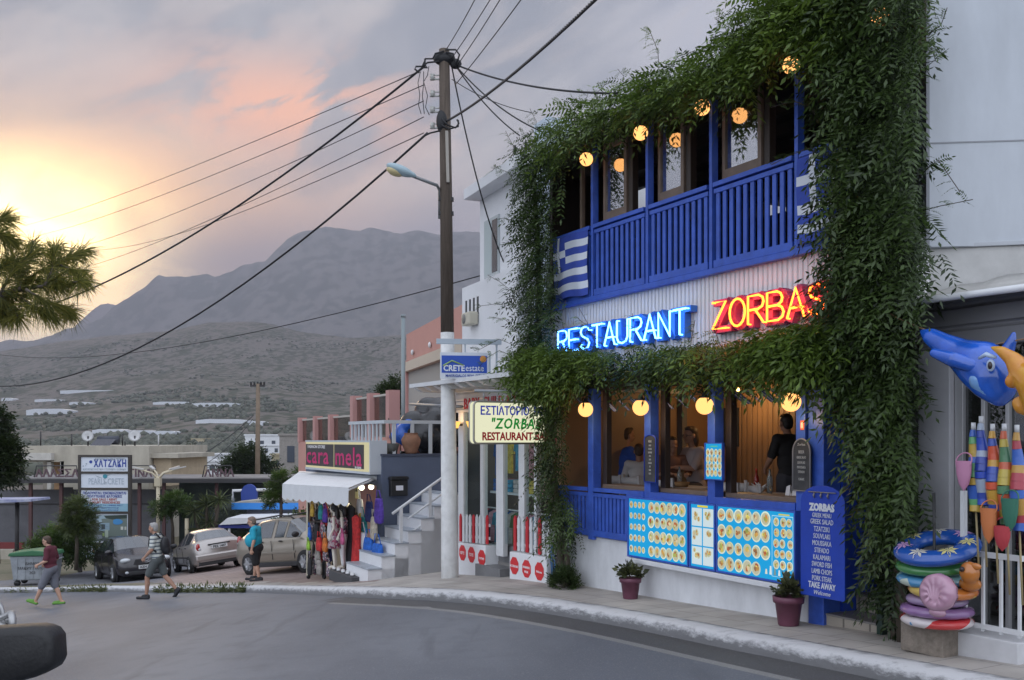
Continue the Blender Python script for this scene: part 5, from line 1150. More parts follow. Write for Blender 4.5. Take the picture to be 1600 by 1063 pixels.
# estate agent's sign above the canopy
t = thing('estate_sign', 'blue and white estate agent sign above the baby shop canopy', 'sign', T(P(727, HORZ, 15.9), rz=R(8))); k = 15.9 / FOC
def lx(px): return (px - 733) * k
def lz(py): return (HORZ - py) * k
MB().box(lx(694), lx(769), 0, .06, lz(592), lz(551)).build('panel', mat('white_sign_panel', (.62, .66, .72), .5), t); MB().box(lx(696), lx(767), -.006, -.001, lz(583), lz(556)).build('blue_field', mat('blue_sign_field', (.012, .07, .42), .5), t)
MB().text('CRETE', .135, lx(732), -.012, lz(580), 'RIGHT', .9, .004, .004).text('estate', .15, lx(733), -.012, lz(580), 'LEFT', .85, .004).build('lettering', mat('pale_sign_letters', (.66, .70, .76), .5), t)
MB().text('MAKRIGIALOS REAL ESTATE', .066, lx(766), -.012, lz(589.5), 'RIGHT', .82, .004, .001).build('lettering', mat('blue_sign_letters', (.012, .05, .30), .5), t)
MB().tube([(lx(698), -.012, lz(572)), (lx(712), -.012, lz(564)), (lx(730), -.012, lz(571))], .012, 6).build('roof_emblem', mat('lime_emblem', (.30, .45, .12), .5), t); MB().disc((lx(761), lz(561)), .055, .055, -.010).build('sun_emblem', mat('orange_emblem', (.60, .26, .05), .5), t)
mb = MB().box(lx(688), lx(790), -.02, .05, lz(538), lz(530)); mb.box(lx(770), lx(773), .0, .04, lz(606), lz(551)); mb.box(lx(781), lx(784), .0, .04, lz(606), lz(530)); mb.box(lx(732), lx(734), .0, .03, lz(551), lz(538)); mb.build('frame', mat('pale_blue_steel', (.40, .46, .52), .5), t)
# ------------------------------------------------------------------ house and beach shop on the right
M_rw = mat('blue_white_render', (.50, .53, .57), .85, var=.13, vscale=1.4, stretch=(1, 1, .3), bump=.12, bscale=6)
def rz_(y, D): return (HORZ - y) / FOC * D
RB = T(P(1452, HORZ, 9.02), rz=R(-6)); hr = thing('house', 'pale house wall rising above the beach shop on the right', 'house', RB)
MB().box(0, 3, 0, .4, rz_(395, 9.3), 7.5).box(3.001, 9, 0, 6, rz_(395, 9.3), 7.5).build('wall', M_rw, hr); MB().box(0, 7, -.006, -.001, rz_(239, 9.3), rz_(237, 9.3)).build('wall_joint', mat('wall_joint_line', (.30, .31, .33), .9), hr)  # wall seam: a thin strip in a darker grey than the render
MB().box(-.03, .0, -.01, .3, rz_(395, 9.3), 7.5).build('corner_bead', mat('grey_bead', (.25, .26, .28), .8), hr)
sh = thing('shop', 'beach shop with a grey shutter box, white pier and dark glass door', 'shop', FAC)
def sb(mb, n, m, par=sh, **k): return mb.build(n, m, par, **k)
fr = vp_frame(1447, 9.1, -5700); fm = FAC.inverted() @ fr
sb(MB().box(0, 3.2, .0, .9, rz_(470, 9.1), rz_(390, 9.1), fm), 'fascia', mat('grey_white_render', (.56, .555, .54), .85, var=.16, vscale=2.2, bump=.2, bscale=7))
sb(MB().box(-.02, 3.2, -.03, .9, rz_(390, 9.1) + .002, rz_(383, 9.1), fm), 'flashing', mat('grey_flashing', (.42, .44, .47), .5, metal=.3), bevel=.005)
a0, a1, b0, b1 = P(1366, 478, 8.75), P(1720, 431, 7.3), P(1446, 466, 9.05), P(1720, 440, 8.2); b0.z += .05; b1.z += .22; iv = FAC.inverted()
mb = MB(); N_ = 14; vs = []
for i in range(N_ + 1):
    f = i / N_
    for j in range(7): g_ = j / 6; p = a0.lerp(a1, f).lerp(b0.lerp(b1, f), g_); p.z -= .05 * math.sin(math.pi * g_) + .012 * math.sin(f * 23); vs.append(iv @ p)
mb.add(vs, [(i * 7 + j, (i + 1) * 7 + j, (i + 1) * 7 + j + 1, i * 7 + j + 1) for i in range(N_) for j in range(6)], True)
aw = sb(mb, 'awning', mat('weathered_canvas', (.42, .41, .39), .9, var=.2, vscale=3)); so_ = aw.modifiers.new('thickness', 'SOLIDIFY'); so_.thickness = .012
sb(MB().tube([iv @ (a0 + Vector((0, 0, -.012))), iv @ (a1 + Vector((0, 0, -.012)))], .03, 8), 'awning_bar', M_trim)
M_shut = ribmat('grey_shutter', (.19, .19, .20), .20, 'Z', .8)
ua, ub = U(1436), U(1640); wz0 = Z(1450, 548)
sb(MB().box(ua, ub, .0, .5, wz0, rz_(474, 9.0)), 'shutter_box', M_shut); sb(MB().box(ua, U(1486), -.02, .3, -2.2, wz0 - .002), 'pier', mat('white_pier_paint', (.36, .36, .375), .7, var=.12, vscale=2), bevel=.01)
for a, b in ((1487, 1500), (1528, 1534), (1566, 1572)): sb(MB().box(U(a), U(b), .04, .14, -1.85, wz0 - .002), 'door_frame', mat('aluminium_frame', (.40, .40, .41), .4, metal=.4), bevel=.004)
sb(MB().box(U(1500), ub, .08, .086, -1.85, wz0 - .002), 'pane', glass('door_glass', (.5, .52, .52), .16, .45)); sb(MB().box(ua, ub, 1.3, 1.4, -2, 1.2), 'back_wall', mat('dim_shop_wall', (.09, .085, .08), .8, var=.5, vscale=2)); sb(MB().box(ua, ub, .15, 1.3, -1.90, -1.86), 'floor', mat('shop_floor', (.22, .21, .20), .5))
sb(MB().box(U(1480), ub, -.42, .14, -2.4, Z(1490, 985, .4)), 'step', mat('white_step_paint', (.50, .50, .51), .8, var=.1), bevel=.012)
for k in range(8): 
    m = mat('shop_goods_%s' % 'abcdefgh'[k], GC[k], .8); q = MB().prism([(-.15, 0), (-.06, .05), (.06, .05), (.15, 0), (.18, -.2), (.11, -.22), (.14, -.8), (-.14, -.8), (-.11, -.22), (-.18, -.2)], -.02, .02); tag(q.build('hanging_garment', m, mtx=FAC @ T(U(1505) + .14 * k, .8, .1 - .9 * (k % 2), 1.0)), 'dim %s garment behind the beach shop glass' % ('navy', 'red', 'blue', 'grey', 'black', 'yellow', 'green', 'pink')[k], 'garment', 'garments behind the beach shop glass')
fz0, fz1 = Z(1520, 985, .40), Z(1510, 864, .40); t = thing('white_gate', 'white metal barred gate across the beach shop door', 'gate', FAC @ T(U(1488, .4), -.36, 0)); w = ub - U(1488, .4)
for k in range(10): MB().bar((.10 + k * .16, 0, fz0), (.10 + k * .16, 0, fz1 + .02), .022).build('bar', M_trim, t)
MB().box(0, w, -.018, .018, fz1 - .025, fz1 + .02).build('rail', M_trim, t); MB().box(0, w, -.016, .016, fz0 + .02, fz0 + .06).build('rail', M_trim, t); MB().box(.06, .10, -.02, .02, fz0, fz1 + .52).build('post', M_trim, t)
# ------------------------------------------------------------------ beach toys
def vinyl(name, c): return mat(name, tuple(x * .8 for x in c), .22, spec=.6, coat=.4)
def torus(mb, R_, r, seg=36, ts=14, sq=.62, mtx=None, scal=0.0, ns=0):
    vs = []; 
    for i in range(seg):
        a = 2 * math.pi * i / seg; k = 1 + (scal * abs(math.cos(a * ns / 2)) if ns else 0)
        for j in range(ts): b = 2 * math.pi * j / ts; rr = R_ * k + r * math.cos(b); vs.append((rr * math.cos(a), rr * math.sin(a), r * sq * math.sin(b)))
    return mb.add(vs, [(i * ts + j, ((i + 1) % seg) * ts + j, ((i + 1) % seg) * ts + (j + 1) % ts, i * ts + (j + 1) % ts) for i in range(seg) for j in range(ts)], True, mtx)
rc = F(1464, 900, .52); RCX, RCY = rc.x, rc.y
def rzz(y): return F(1464, y, .52).z
BT = [(.0, .06), (.06, .10), (.12, .5)]
bz = top(*fw(RCX, RCY)[:2]); t = tag(MB().box(-.21, .21, -.12, .12, 0, rzz(978) - bz).build('concrete_block', mat('rough_concrete', (.20, .17, .14), .95, var=.3, vscale=12, bump=.7), mtx=FAC @ T(RCX - .08, RCY + .02, bz), bevel=.008), 'rough concrete block under the stack of swim rings', 'concrete block')
def ring(label, y, R_, r, m, tilt=0.0, tx=0.0, dx=0.0, scal=0.0, ns=0, stripe=None):
    M = FAC @ T(RCX + dx, RCY, rzz(y)) @ Matrix.Rotation(tilt, 4, 'X') @ Matrix.Rotation(tx, 4, 'Y'); t = thing('swim_ring', label, 'swim ring', M, 'swim rings stacked on the block'); torus(MB(), R_, r, scal=scal, ns=ns).build('tube', m, t)
    if stripe: torus(MB(), R_, r * 1.012, sq=.635).build('print', stripe, t); 
    return t
def blotch(name, cols, sc):
    m = bpy.data.materials.new(name); m.use_nodes = True; nt = m.node_tree; b = nt.nodes['Principled BSDF']; tc = nt.nodes.new('ShaderNodeTexCoord'); v = nt.nodes.new('ShaderNodeTexVoronoi'); v.inputs['Scale'].default_value = sc
    nt.links.new(tc.outputs['Object'], v.inputs[0]); s = nt.nodes.new('ShaderNodeSeparateColor'); nt.links.new(v.outputs['Color'], s.inputs[0]); cr = nt.nodes.new('ShaderNodeValToRGB'); cr.color_ramp.interpolation = 'CONSTANT'
    for i, c in enumerate(cols):
        e = cr.color_ramp.elements[i] if i < 2 else cr.color_ramp.elements.new(i / len(cols)); e.position = i / len(cols); e.color = (*c, 1)
    nt.links.new(s.outputs[0], cr.inputs[0]); nt.links.new(cr.outputs[0], b.inputs['Base Color']); b.inputs['Roughness'].default_value = .22; b.inputs['Coat Weight'].default_value = .4; return m
ring('red and white swim ring at the very bottom of the stack', 969, .225, .07, blotch('red_white_print', [(.5, .03, .03), (.55, .5, .5), (.10, .25, .45), (.5, .04, .04)], 5))
ring('lavender swim ring with a scalloped rim, second from the bottom of the stack', 953, .21, .07, vinyl('lavender_vinyl', (.30, .16, .36)), .0, 0, .0, .10, 14)
ring('pale lavender swim ring under the pink shell, third from the bottom', 937, .185, .065, vinyl('pale_lavender_vinyl', (.36, .26, .42)))
ring('orange patterned swim ring showing behind the pink shell', 920, .20, .08, blotch('orange_print', [(.50, .16, .03), (.5, .35, .08), (.35, .08, .03)], 7), .05, .05, .06)
ring('pale green and blue swim ring with printed shapes, below the green one', 905, .20, .08, blotch('pond_print', [(.25, .42, .45), (.06, .22, .40), (.40, .45, .38), (.10, .30, .20)], 6), .08, .04, -.06)
ring('plain green swim ring right under the blue flower ring', 885, .215, .08, vinyl('green_vinyl', (.06, .24, .07)), .10, .03, -.05)
t = ring('big blue swim ring with flower prints on top of the stack', 856, .25, .105, vinyl('blue_vinyl', (.015, .09, .40)), .30, .04, .0)
for k in range(7):
    mb = MB(); a = 2 * math.pi * k / 7 + .3; rr = .26; cx, cy = rr * math.cos(a), rr * math.sin(a); c = [(.55, .50, .20), (.42, .25, .45), (.50, .48, .42)][k % 3]; mb.col = c
    for j in range(8):
        b = 2 * math.pi * j / 8; L_ = .085; ps = [(cx, cy)] + [(cx + L_ * q * math.cos(b + w), cy + L_ * q * math.sin(b + w)) for q, w in ((.6, -.28), (1, 0), (.6, .28))]
        mb.add([(x, y, .066 * math.sqrt(max(.0, 1 - ((math.hypot(x, y) - .25) / .105) ** 2)) + .003) for x, y in ps], [(0, 1, 2, 3)])
    mb.build('flower_print', mat('flower_print', (1, 1, 1), .3, attr=True), t)
p = F(1467, 926, .88); t = thing('shell_float', 'round pink shell-shaped inflatable leaning on the front of the ring stack', 'inflatable', FAC @ T(p) @ Matrix.Rotation(-.12, 4, 'X')); mb = MB(); ns = 44
vs = [(0, -.045, -.12)]
for q in (.35, .7, .92, 1.0, .92, .5):
    i = len(vs)
for j, (q, yy) in enumerate(((.4, -.065), (.75, -.07), (.95, -.05), (1.0, .0), (.9, .05), (.3, .07))):
    for i in range(ns): a = 2 * math.pi * i / ns; k = q * (1 + (.015 * math.cos(a * 11) if q > .3 else 0)); vs.append((.155 * k * math.sin(a), yy + .004 * math.cos(a * 11) * (q < .96), .155 * k * math.cos(a)))
fs = [(0, 1 + i, 1 + (i + 1) % ns) for i in range(ns)] + [(1 + j * ns + i, 1 + (j + 1) * ns + i, 1 + (j + 1) * ns + (i + 1) % ns, 1 + j * ns + (i + 1) % ns) for j in range(5) for i in range(ns)]
mb.add(vs, fs, True); mb.build('shell', vinyl('pink_vinyl', (.50, .28, .38)), t); MB().ball((0, 0, -.16), .05, 12, 8, (1.5, 1, .8)).build('hinge', vinyl('pink_vinyl', (.50, .28, .38)), t)
p = F(1515, 895, .60); t = thing('fish_float', 'orange fish-shaped inflatable pushed into the right side of the ring stack', 'inflatable', FAC @ T(p)); mb = MB(); mb.ball((0, 0, 0), .085, 16, 10, (1, .8, 1.1)).ball((-.03, .05, -.10), .07, 14, 10, (1.4, 1, .9)); mb.build('body', vinyl('orange_vinyl', (.55, .19, .03)), t, remesh=.012, blur=3)
MB().ball((-.02, -.068, .03), .022, 10, 8).build('eye', mat('dark_print', (.03, .02, .02), .3), t); MB().ball((.07, -.02, .06), .04, 10, 8, (1.3, .4, .7)).build('fin', vinyl('orange_vinyl', (.55, .19, .03)), t)
tag(MB().tube([FAC.inverted() @ fw(RCX - .02, RCY, rzz(990)), (RCX - .03, RCY, rzz(770))], .012, 8).build('iron_rod', M_black, mtx=FAC), 'thin dark rod standing through the stack of swim rings', 'rod')
# dolphin
def infl(mb, pts, n):
    for (a, b) in zip(pts, pts[1:]):
        pa, pb = F(a[0], a[1], n + a[3]), F(b[0], b[1], n + b[3])
        for k in range(6): f = k / 6; mb.ball(pa.lerp(pb, f), a[2] + (b[2] - a[2]) * f, 16, 12)
    mb.ball(F(*pts[-1][:2], n + pts[-1][3]), pts[-1][2], 16, 12)
t = thing('dolphin_float', 'blue inflatable dolphin hung from a rope over the beach shop front', 'inflatable', FAC); BV = mat('dolphin_vinyl', (.012, .085, .44), .2, var=.35, vscale=3, spec=.6, coat=.5)
mb = MB(); infl(mb, [(1440, 518, .02, 0), (1456, 527, .075, 0), (1476, 540, .10, 0), (1505, 556, .135, 0), (1535, 572, .20, 0), (1552, 590, .19, .02), (1560, 608, .13, .04), (1562, 622, .07, .05)], .62); mb.build('body', BV, t, remesh=.014, blur=5)
mb = MB(); infl(mb, [(1520, 572, .06, .16), (1490, 562, .065, .2), (1460, 552, .04, .2)], .62); mb.build('flipper', BV, t, remesh=.012, blur=4)
mb = MB(); infl(mb, [(1572, 552, .06, -.02), (1580, 535, .04, -.02), (1584, 522, .02, -.02)], .62); mb.build('fin', BV, t, remesh=.012, blur=4)
mb = MB(); infl(mb, [(1510, 572, .05, .10), (1535, 594, .10, .11), (1552, 612, .075, .09)], .62); mb.build('belly', mat('pale_blue_vinyl', (.16, .33, .62), .2, coat=.5), t, remesh=.012, blur=4)
p = F(1548, 571, .845); e = MB().ball(p, .042, 14, 10, (.8, .5, 1.15)).build('eye', mat('pale_print', (.42, .52, .68), .3), t); MB().ball(p + Vector((.004, -.012, -.002)), .026, 12, 8, (.8, .6, 1.2)).build('pupil', mat('dark_print', (.03, .02, .02), .3), e)
MB().tube([F(1530, 560, .84), F(1541, 554, .86), F(1556, 559, .85)], [.012, .02, .012], 8).build('brow', mat('pale_print', (.42, .52, .68), .3), t)
t = thing('yellow_float', 'orange and yellow inflatable animal hung beside the dolphin, cut by the frame', 'inflatable', FAC); YV = mat('yellow_vinyl', (.62, .34, .02), .22, var=.25, vscale=3, col2=(.50, .17, .02), coat=.4)
mb = MB(); infl(mb, [(1549, 543, .012, .1), (1565, 549, .04, .1), (1583, 562, .06, .1), (1600, 585, .10, .1), (1625, 600, .16, .1)], .75); infl(mb, [(1592, 594, .05, .12), (1582, 596, .055, .14)], .75); infl(mb, [(1612, 640, .06, .1), (1596, 636, .055, .12), (1592, 630, .05, .12)], .75); infl(mb, [(1625, 600, .16, .1), (1630, 640, .12, .1)], .75); mb.build('body', YV, t, remesh=.013, blur=4)
rp_ = [F(a, b, .6) for a, b in ((1372, 478), (1400, 496), (1436, 512), (1490, 530), (1545, 540), (1600, 530), (1660, 515))]
tag(MB().tube(rp_, .006, 6).build('rope', mat('brown_rope', (.22, .13, .07), .9), mtx=FAC), 'thin brown rope carrying the inflatables from vine to shop', 'rope')
# wrapped kites and nets hung in a row
KC = [((.45, .30, .05), (.03, .10, .40), (.10, .30, .12)), ((.02, .06, .38), (.30, .36, .45), (.02, .05, .30)), ((.55, .08, .03), (.50, .28, .04), (.03, .07, .35)), ((.08, .20, .10), (.50, .10, .04), (.45, .35, .05)), ((.04, .12, .45), (.45, .25, .05), (.35, .03, .05))]
for k, (px, y0, y1) in enumerate(((1521, 672, 800), (1533, 662, 790), (1551, 674, 810), (1569, 674, 820), (1589, 676, 830))):
    a, b = F(px, y0, .55), F(px + 4, y1, .55); t = thing('wrapped_parasol', 'child parasol in clear wrap, ' + ('yellow and green', 'deep blue, tallest of the row', 'mostly orange', 'green and red', 'blue, orange and red, at the picture edge')[k], 'parasol', FAC @ T(b), 'wrapped parasols at the beach shop'); h = a.z - b.z; q = MB(); n = 12; dx = a.x - b.x
    for i in range(n):
        q.col = KC[k][(i * 2 + (i // 3)) % 3]; f0, f1 = i / n, (i + 1) / n; r0 = .022 + .038 * math.sin(math.pi * min(1, .25 + f0 * .75)); r1 = .022 + .038 * math.sin(math.pi * min(1, .25 + f1 * .75)); q.tube([(dx * f0, .01 * math.sin(i), h * f0), (dx * f1, .01 * math.sin(i + 1), h * f1)], [r0, r1], 9, False)
    q.build('canopy', mat('printed_canopy', (1, 1, 1), .35, attr=True, coat=.3), t); MB().tube([(dx, 0, h), (dx, 0, h + .06)], .018, 8).build('tip', M_trim, t); MB().tube([(0, 0, 0), (-dx * .6, .02, -h * .75)], .008, 6).build('stick', mat('bamboo', (.30, .24, .12), .6), t)
for px, y0, y1, c, nm in ((1545, 785, 850, (.50, .16, .05), 'orange'), (1578, 770, 832, (.03, .14, .09), 'dark green'), (1566, 815, 862, (.40, .04, .05), 'red'), (1506, 712, 768, (.45, .20, .32), 'pink')):
    p = F(px, (y0 + y1) / 2, .66); h = F(px, y0, .66).z - F(px, y1, .66).z; t = thing('toy_net', nm + ' toy fishing net hung among the wrapped parasols', 'net', FAC @ T(p), 'toy nets at the beach shop'); torus(MB(), .07, .006, 20, 6, 1, Matrix.Translation((0, 0, h * .35)) @ Matrix.Rotation(R(70), 4, 'X')).build('hoop', mat(nm.replace(' ', '_') + '_net', c, .6), t)
    MB().lathe([(.07, h * .35), (.066, 0), (.045, -h * .3), (.0, -h * .5)], 14, Matrix.Diagonal((1, .5, 1, 1))).build('bag', mat(nm.replace(' ', '_') + '_net', c, .6), t)
# ------------------------------------------------------------------ fashion shop on the corner, stairs along its end wall
CL = P(597, HORZ, 20.0); CF = Matrix.Translation(CL) @ Matrix.Rotation(math.atan2(EU.y, EU.x), 4, 'Z')
def G(px, py, n=0.0):
    t = (px - 800) / FOC; D = (n + CL.x * EN.x + CL.y * EN.y) / (t * EN.x + EN.y); p = Vector((t * D, D, (HORZ - py) / FOC * D)); r = p - Vector((CL.x, CL.y, 0)); return Vector((r.dot(EU), -r.dot(EN), p.z))
def H(px, py, x=0.0):
    t = (px - 800) / FOC; D = (x + CL.x * EU.x + CL.y * EU.y) / (t * EU.x + EU.y); p = Vector((t * D, D, (HORZ - py) / FOC * D)); r = p - Vector((CL.x, CL.y, 0)); return Vector((x, -r.dot(EN), p.z))
def cgz(x, y): p = CF @ Vector((x, y, 0)); return top(p.x, p.y)
M_slate = mat('slate_blue_render', (.085, .105, .155), .8, var=.10, vscale=2, bump=.15, bscale=9); M_cream = mat('cream_shop_wall', (.50, .47, .36), .8)
fs_ = thing('fashion_shop', 'small fashion shop with slate blue end wall and open front full of clothes', 'shop', CF)
def cb(mb, n, m, **k): return mb.build(n, m, fs_, **k)
xl = G(478, 700).x; zr = H(640, 713).z
cb(MB().box(-.32, 0, 0, 6.5, -3.6, zr), 'end_wall', M_slate); cb(MB().box(xl, -.321, .0, 6.5, zr - .62, zr), 'roof_slab', M_slate); cb(MB().box(xl, -.321, 2.2, 2.35, -4.2, zr - .62), 'back_wall', M_cream)
cb(MB().box(xl, xl + .12, .01, 2.2, -4.2, zr - .621), 'side_wall', M_cream); cb(MB().box(-.325, .02, -.02, 6.5, zr + .001, zr + .05), 'coping', mat('dark_slate_trim', (.05, .06, .09), .7))
# sign, awning
p0, p1 = G(477.5, 692, .25), G(577, 738, .25); t = thing('shop_sign', 'long dark lightbox sign with pink lettering caramela above the fashion shop', 'sign', CF @ T(p0.x, p0.y, p1.z)); w, h = p1.x - p0.x, p0.z - p1.z + .02
MB().box(0, w, .004, .34, 0, h).build('case', emat('warm_sign_side', (.78, .72, .45), .75), t); b = MB().box(.06, w * .485, -.012, .0, .05, h - .05).box(w * .50, w * .93, -.012, .0, .05, h - .05).build('face', mat('charcoal_sign_face', (.045, .04, .042), .4), t)
l = MB(); 
for s, x0 in (('cara', .10), ('mela', w * .515)): l.text(s, h * .92, x0, -.016, h * .18, 'LEFT', 1, .004, .006, 0, 1.1, fit=w * .385)
l.build('lettering', mat('pink_letters', (.48, .025, .13), .5), b); MB().text('FASHION STORE', h * .17, .22, -.016, h * .76, 'LEFT', 1, .004, fit=w * .30).text('by maria', h * .15, w * .90, -.016, h * .09, 'RIGHT', 1.2, .004).build('lettering', mat('white_print', (.75, .72, .72), .6), b)
MB().box(-.03, w + .03, .0, .38, -.05, -.001).box(-.03, w + .03, .0, .38, h + .001, h + .04).box(w + .001, w + .04, .0, .38, -.0009, h + .0009).build('frame', mat('pale_aluminium', (.42, .45, .48), .5), t)
a0, a1 = G(466, 739, .05), G(584, 747, .05); c0, c1 = G(441.5, 757, 1.25), G(545, 763, 1.25); aw = thing('awning', 'white retractable awning with a scalloped edge over the fashion shop front', 'awning', CF); mb = MB()
mb.add([a0, a1, c1, c0], [(0, 1, 2, 3)]); o = mb.build('canvas', mat('white_canvas', (.60, .61, .62), .85, var=.06), aw); o.modifiers.new('thickness', 'SOLIDIFY').thickness = .01
mb = MB(); n = 60
for i in range(n + 1):
    p = c0.lerp(c1, i / n); d = .30 + .05 * abs(math.sin(i / n * 10 * math.pi)); mb.v += [(p.x, p.y - .005, p.z), (p.x, p.y - .01, p.z - d)]; mb.c += [(1, 1, 1)] * 2
for i in range(n): mb.f.append((2 * i, 2 * i + 2, 2 * i + 3, 2 * i + 1)); mb.mi.append(0); mb.sm.append(True)
mb.build('valance', mat('white_canvas', (.60, .61, .62), .85), aw); MB().bar(a1 + Vector((.02, 0, -.03)), c1 + Vector((0, .0, -.03)), .03).build('arm', M_trim, aw); MB().tube([a0 + Vector((0, .05, 0)), a1 + Vector((.05, .05, 0))], .05, 10).build('roller', M_trim, aw)
for i, (px, py) in enumerate(((565, 762), (594, 761), (580, 761))):
    p = G(px, py, -.15 if i < 2 else -.5); t = thing('spot_lamp', ('bright round lamp under the fashion shop ceiling, left of the warning sign', 'bright round lamp at the very corner of the slate wall', 'bright round lamp in the middle of the fashion shop ceiling')[i], 'lamp', CF @ T(p), 'lamps of the fashion shop'); MB().ball((0, 0, 0), .065, 12, 8).build('bulb', emat('white_bulb', (1, .95, .72), 3.5), t); MB().tube([(0, 0, .05), (0, .0, .30)], .02, 6).build('holder', M_trim, t)
    l = bpy.data.lights.new('shop_lamp', 'POINT'); l.energy = 7; l.color = (1, .9, .62); l.shadow_soft_size = .06; lo = bpy.data.objects.new('shop_lamp', l); C.objects.link(lo); lo.parent = t; lo.location = (-.05, -.05, -.14)
p = G(557, 767, -.25); t = thing('warning_sign', 'small yellow and white notice under the fashion shop ceiling', 'notice', CF @ T(p)); MB().box(-.1, .1, 0, .01, -.18, .12).build('panel', mat('cream_notice', (.6, .56, .3), .6), t); MB().prism([(-.07, -.02), (.07, -.02), (0, .09)], -.008, -.001).build('triangle', mat('black_print', (.03, .03, .02), .6), t)
# stock on the pavement
PAL = {'teal': (.03, .28, .30), 'violet': (.10, .05, .35), 'red': (.50, .03, .03), 'orange': (.55, .16, .03), 'black': (.02, .02, .024), 'grey': (.28, .26, .24), 'beige': (.48, .43, .34), 'blue': (.02, .12, .48), 'pink': (.48, .10, .22), 'yellow': (.55, .36, .06), 'navy': (.02, .03, .12), 'lime': (.25, .45, .05), 'patterned': (.25, .18, .20), 'white': (.55, .54, .52), 'brown': (.14, .08, .05)}
def cm(c): return mat(c + '_cloth', PAL[c], .85, var=.45, vscale=14) if c != 'patterned' else blotch('patterned_cloth', [(.03, .03, .04), (.4, .32, .34), (.2, .06, .10), (.12, .12, .16)], 22)
def bag(label, px, py, n, c, w, h, shape='bag', grp='bags hung at the fashion shop', band=None):
    p = G(px, py, n); t = thing('hanging_bag', label, 'bag', CF @ T(p.x, p.y, p.z, random.uniform(-.25, .25)), grp); mb = MB()
    vs = []; ns = 14
    for j, (k, z) in enumerate(((.55, -h * .5), (.95, -h * .44), (1.05, -h * .2), (.95, h * .15), (.8, h * .42), (.72, h * .5))):
        for i in range(ns): a = 2 * math.pi * i / ns; vs.append((w * .5 * k * math.copysign(abs(math.cos(a)) ** .6, math.cos(a)), w * .17 * k * math.sin(a), z + .012 * math.sin(a * 3 + j)))
    mb.add(vs, [(j * ns + i, j * ns + (i + 1) % ns, (j + 1) * ns + (i + 1) % ns, (j + 1) * ns + i) for j in range(5) for i in range(ns)] + [tuple(range(ns))[::-1], tuple(range(5 * ns, 6 * ns))], True); mb.build('body', cm(c), t)
    if band: q = MB(); q.add([(w * .5 * 1.06 * math.cos(a), w * .19 * 1.06 * math.sin(a), z) for z in (-h * .42, -h * .18) for a in [math.pi + math.pi * i / 8 for i in range(9)]], [(i, i + 1, i + 10, i + 9) for i in range(8)], True); q.build('trim_band', cm(band), t)
    q = MB()
    q.tube([(-w * .3, 0, h * .5), (-w * .16, -.02, h * .5 + w * .5), (w * .16, -.02, h * .5 + w * .5), (w * .3, 0, h * .5)], .012, 6); q.build('handle', cm(c), t)
for a in ((592, 799, .30, 'violet', .34, .50, 'violet backpack hung highest at the corner of the slate wall'), (562, 795, .25, 'white', .42, .40, 'pale beach bag with a yellow base, top of the pair', 'yellow'), (566, 824, .28, 'teal', .42, .42, 'turquoise beach bag with a yellow base, lower of the pair', 'yellow'), (577, 800, .28, 'navy', .30, .42, 'striped navy bag beside the violet backpack'),
          (584, 826, .32, 'beige', .32, .46, 'beige canvas bag under the violet backpack'), (566, 846, .34, 'white', .44, .36, 'off-white printed shopper above the bright blue bag'), (576, 856, .36, 'blue', .36, .40, 'plain bright blue bag in the middle of the hung bags'), (590, 868, .36, 'blue', .40, .46, 'bright blue and white bag hung lowest at the corner', 'white'),
          (562, 872, .34, 'white', .40, .30, 'white patterned shopper beside the red dress hem'), (571, 884, .38, 'grey', .34, .44, 'grey bag standing below the plain blue bag'), (565, 901, .40, 'orange', .44, .30, 'orange bag standing on the pavement by the first step'),
          (501, 801, .55, 'teal', .22, .32, 'small teal handbag on the upper rail'), (508, 806, .55, 'violet', .24, .30, 'small violet handbag on the upper rail'), (488, 798, .55, 'yellow', .2, .28, 'small yellow handbag at the left end of the upper rail'), (499, 851, .6, 'red', .28, .30, 'bright red handbag on the lower rail'), (508, 852, .6, 'orange', .26, .30, 'orange handbag beside the red one on the lower rail'), (503, 830, .5, 'pink', .2, .40, 'narrow salmon pink scarf bag above the red handbag'), (482, 853, .75, 'lime', .18, .2, 'lime green pouch at the far left of the lower rail'), (535, 842, .75, 'pink', .2, .24, 'dark pink purse hung between the mannequins')):
    bag(a[6], a[0], a[1], a[2], a[3], a[4], a[5], band=a[7] if len(a) > 7 else None)
k = 0
for row, (py, n, cs) in enumerate(((806, .45, ['brown', 'patterned', 'black', 'navy', 'red', 'patterned']), (832, .5, ['blue', 'patterned', 'black', 'grey', 'patterned', 'black', 'white']), (866, .55, ['patterned', 'black', 'grey', 'red', 'patterned', 'navy']), (888, .6, ['black', 'patterned', 'grey', 'black', 'patterned']))):
    for i, c in enumerate(cs): bag('small %s bag in row %s of the crowded rack, %s from its left end' % (c, ('one', 'two', 'three', 'four')[row], ('first', 'second', 'third', 'fourth', 'fifth', 'sixth', 'seventh')[i]), 484 + i * 37 / len(cs), py + random.uniform(-3, 3), n - .12 * (i % 2), c, .22, random.uniform(.3, .46), grp='small bags on the crowded rack')
t = thing('clothes_rack', 'metal rack on castors carrying the small bags at the left of the shop front', 'rack', CF); r0, r1 = G(482, 800, .5), G(520, 800, .5)
for zz in (784, 816, 845): a, b = G(482, zz, .5), G(520, zz, .5); MB().tube([a, b], .018, 8).build('rail', M_black, t)
for x in (r0.x, r1.x): g = cgz(x, -.5); MB().tube([(x, -.5, g + .09), (x, -.5, G(482, 784, .5).z)], .018, 8).build('post', M_black, t); MB().lathe([(.0, -.02), (.045, -.02), (.045, .02), (0, .02)], 14, Matrix.Translation((x, -.5, g + .046)) @ Matrix.Rotation(R(90), 4, 'Y')).build('castor', M_black, t)
def dress(mb, prof, c): mb.lathe(prof, 22)
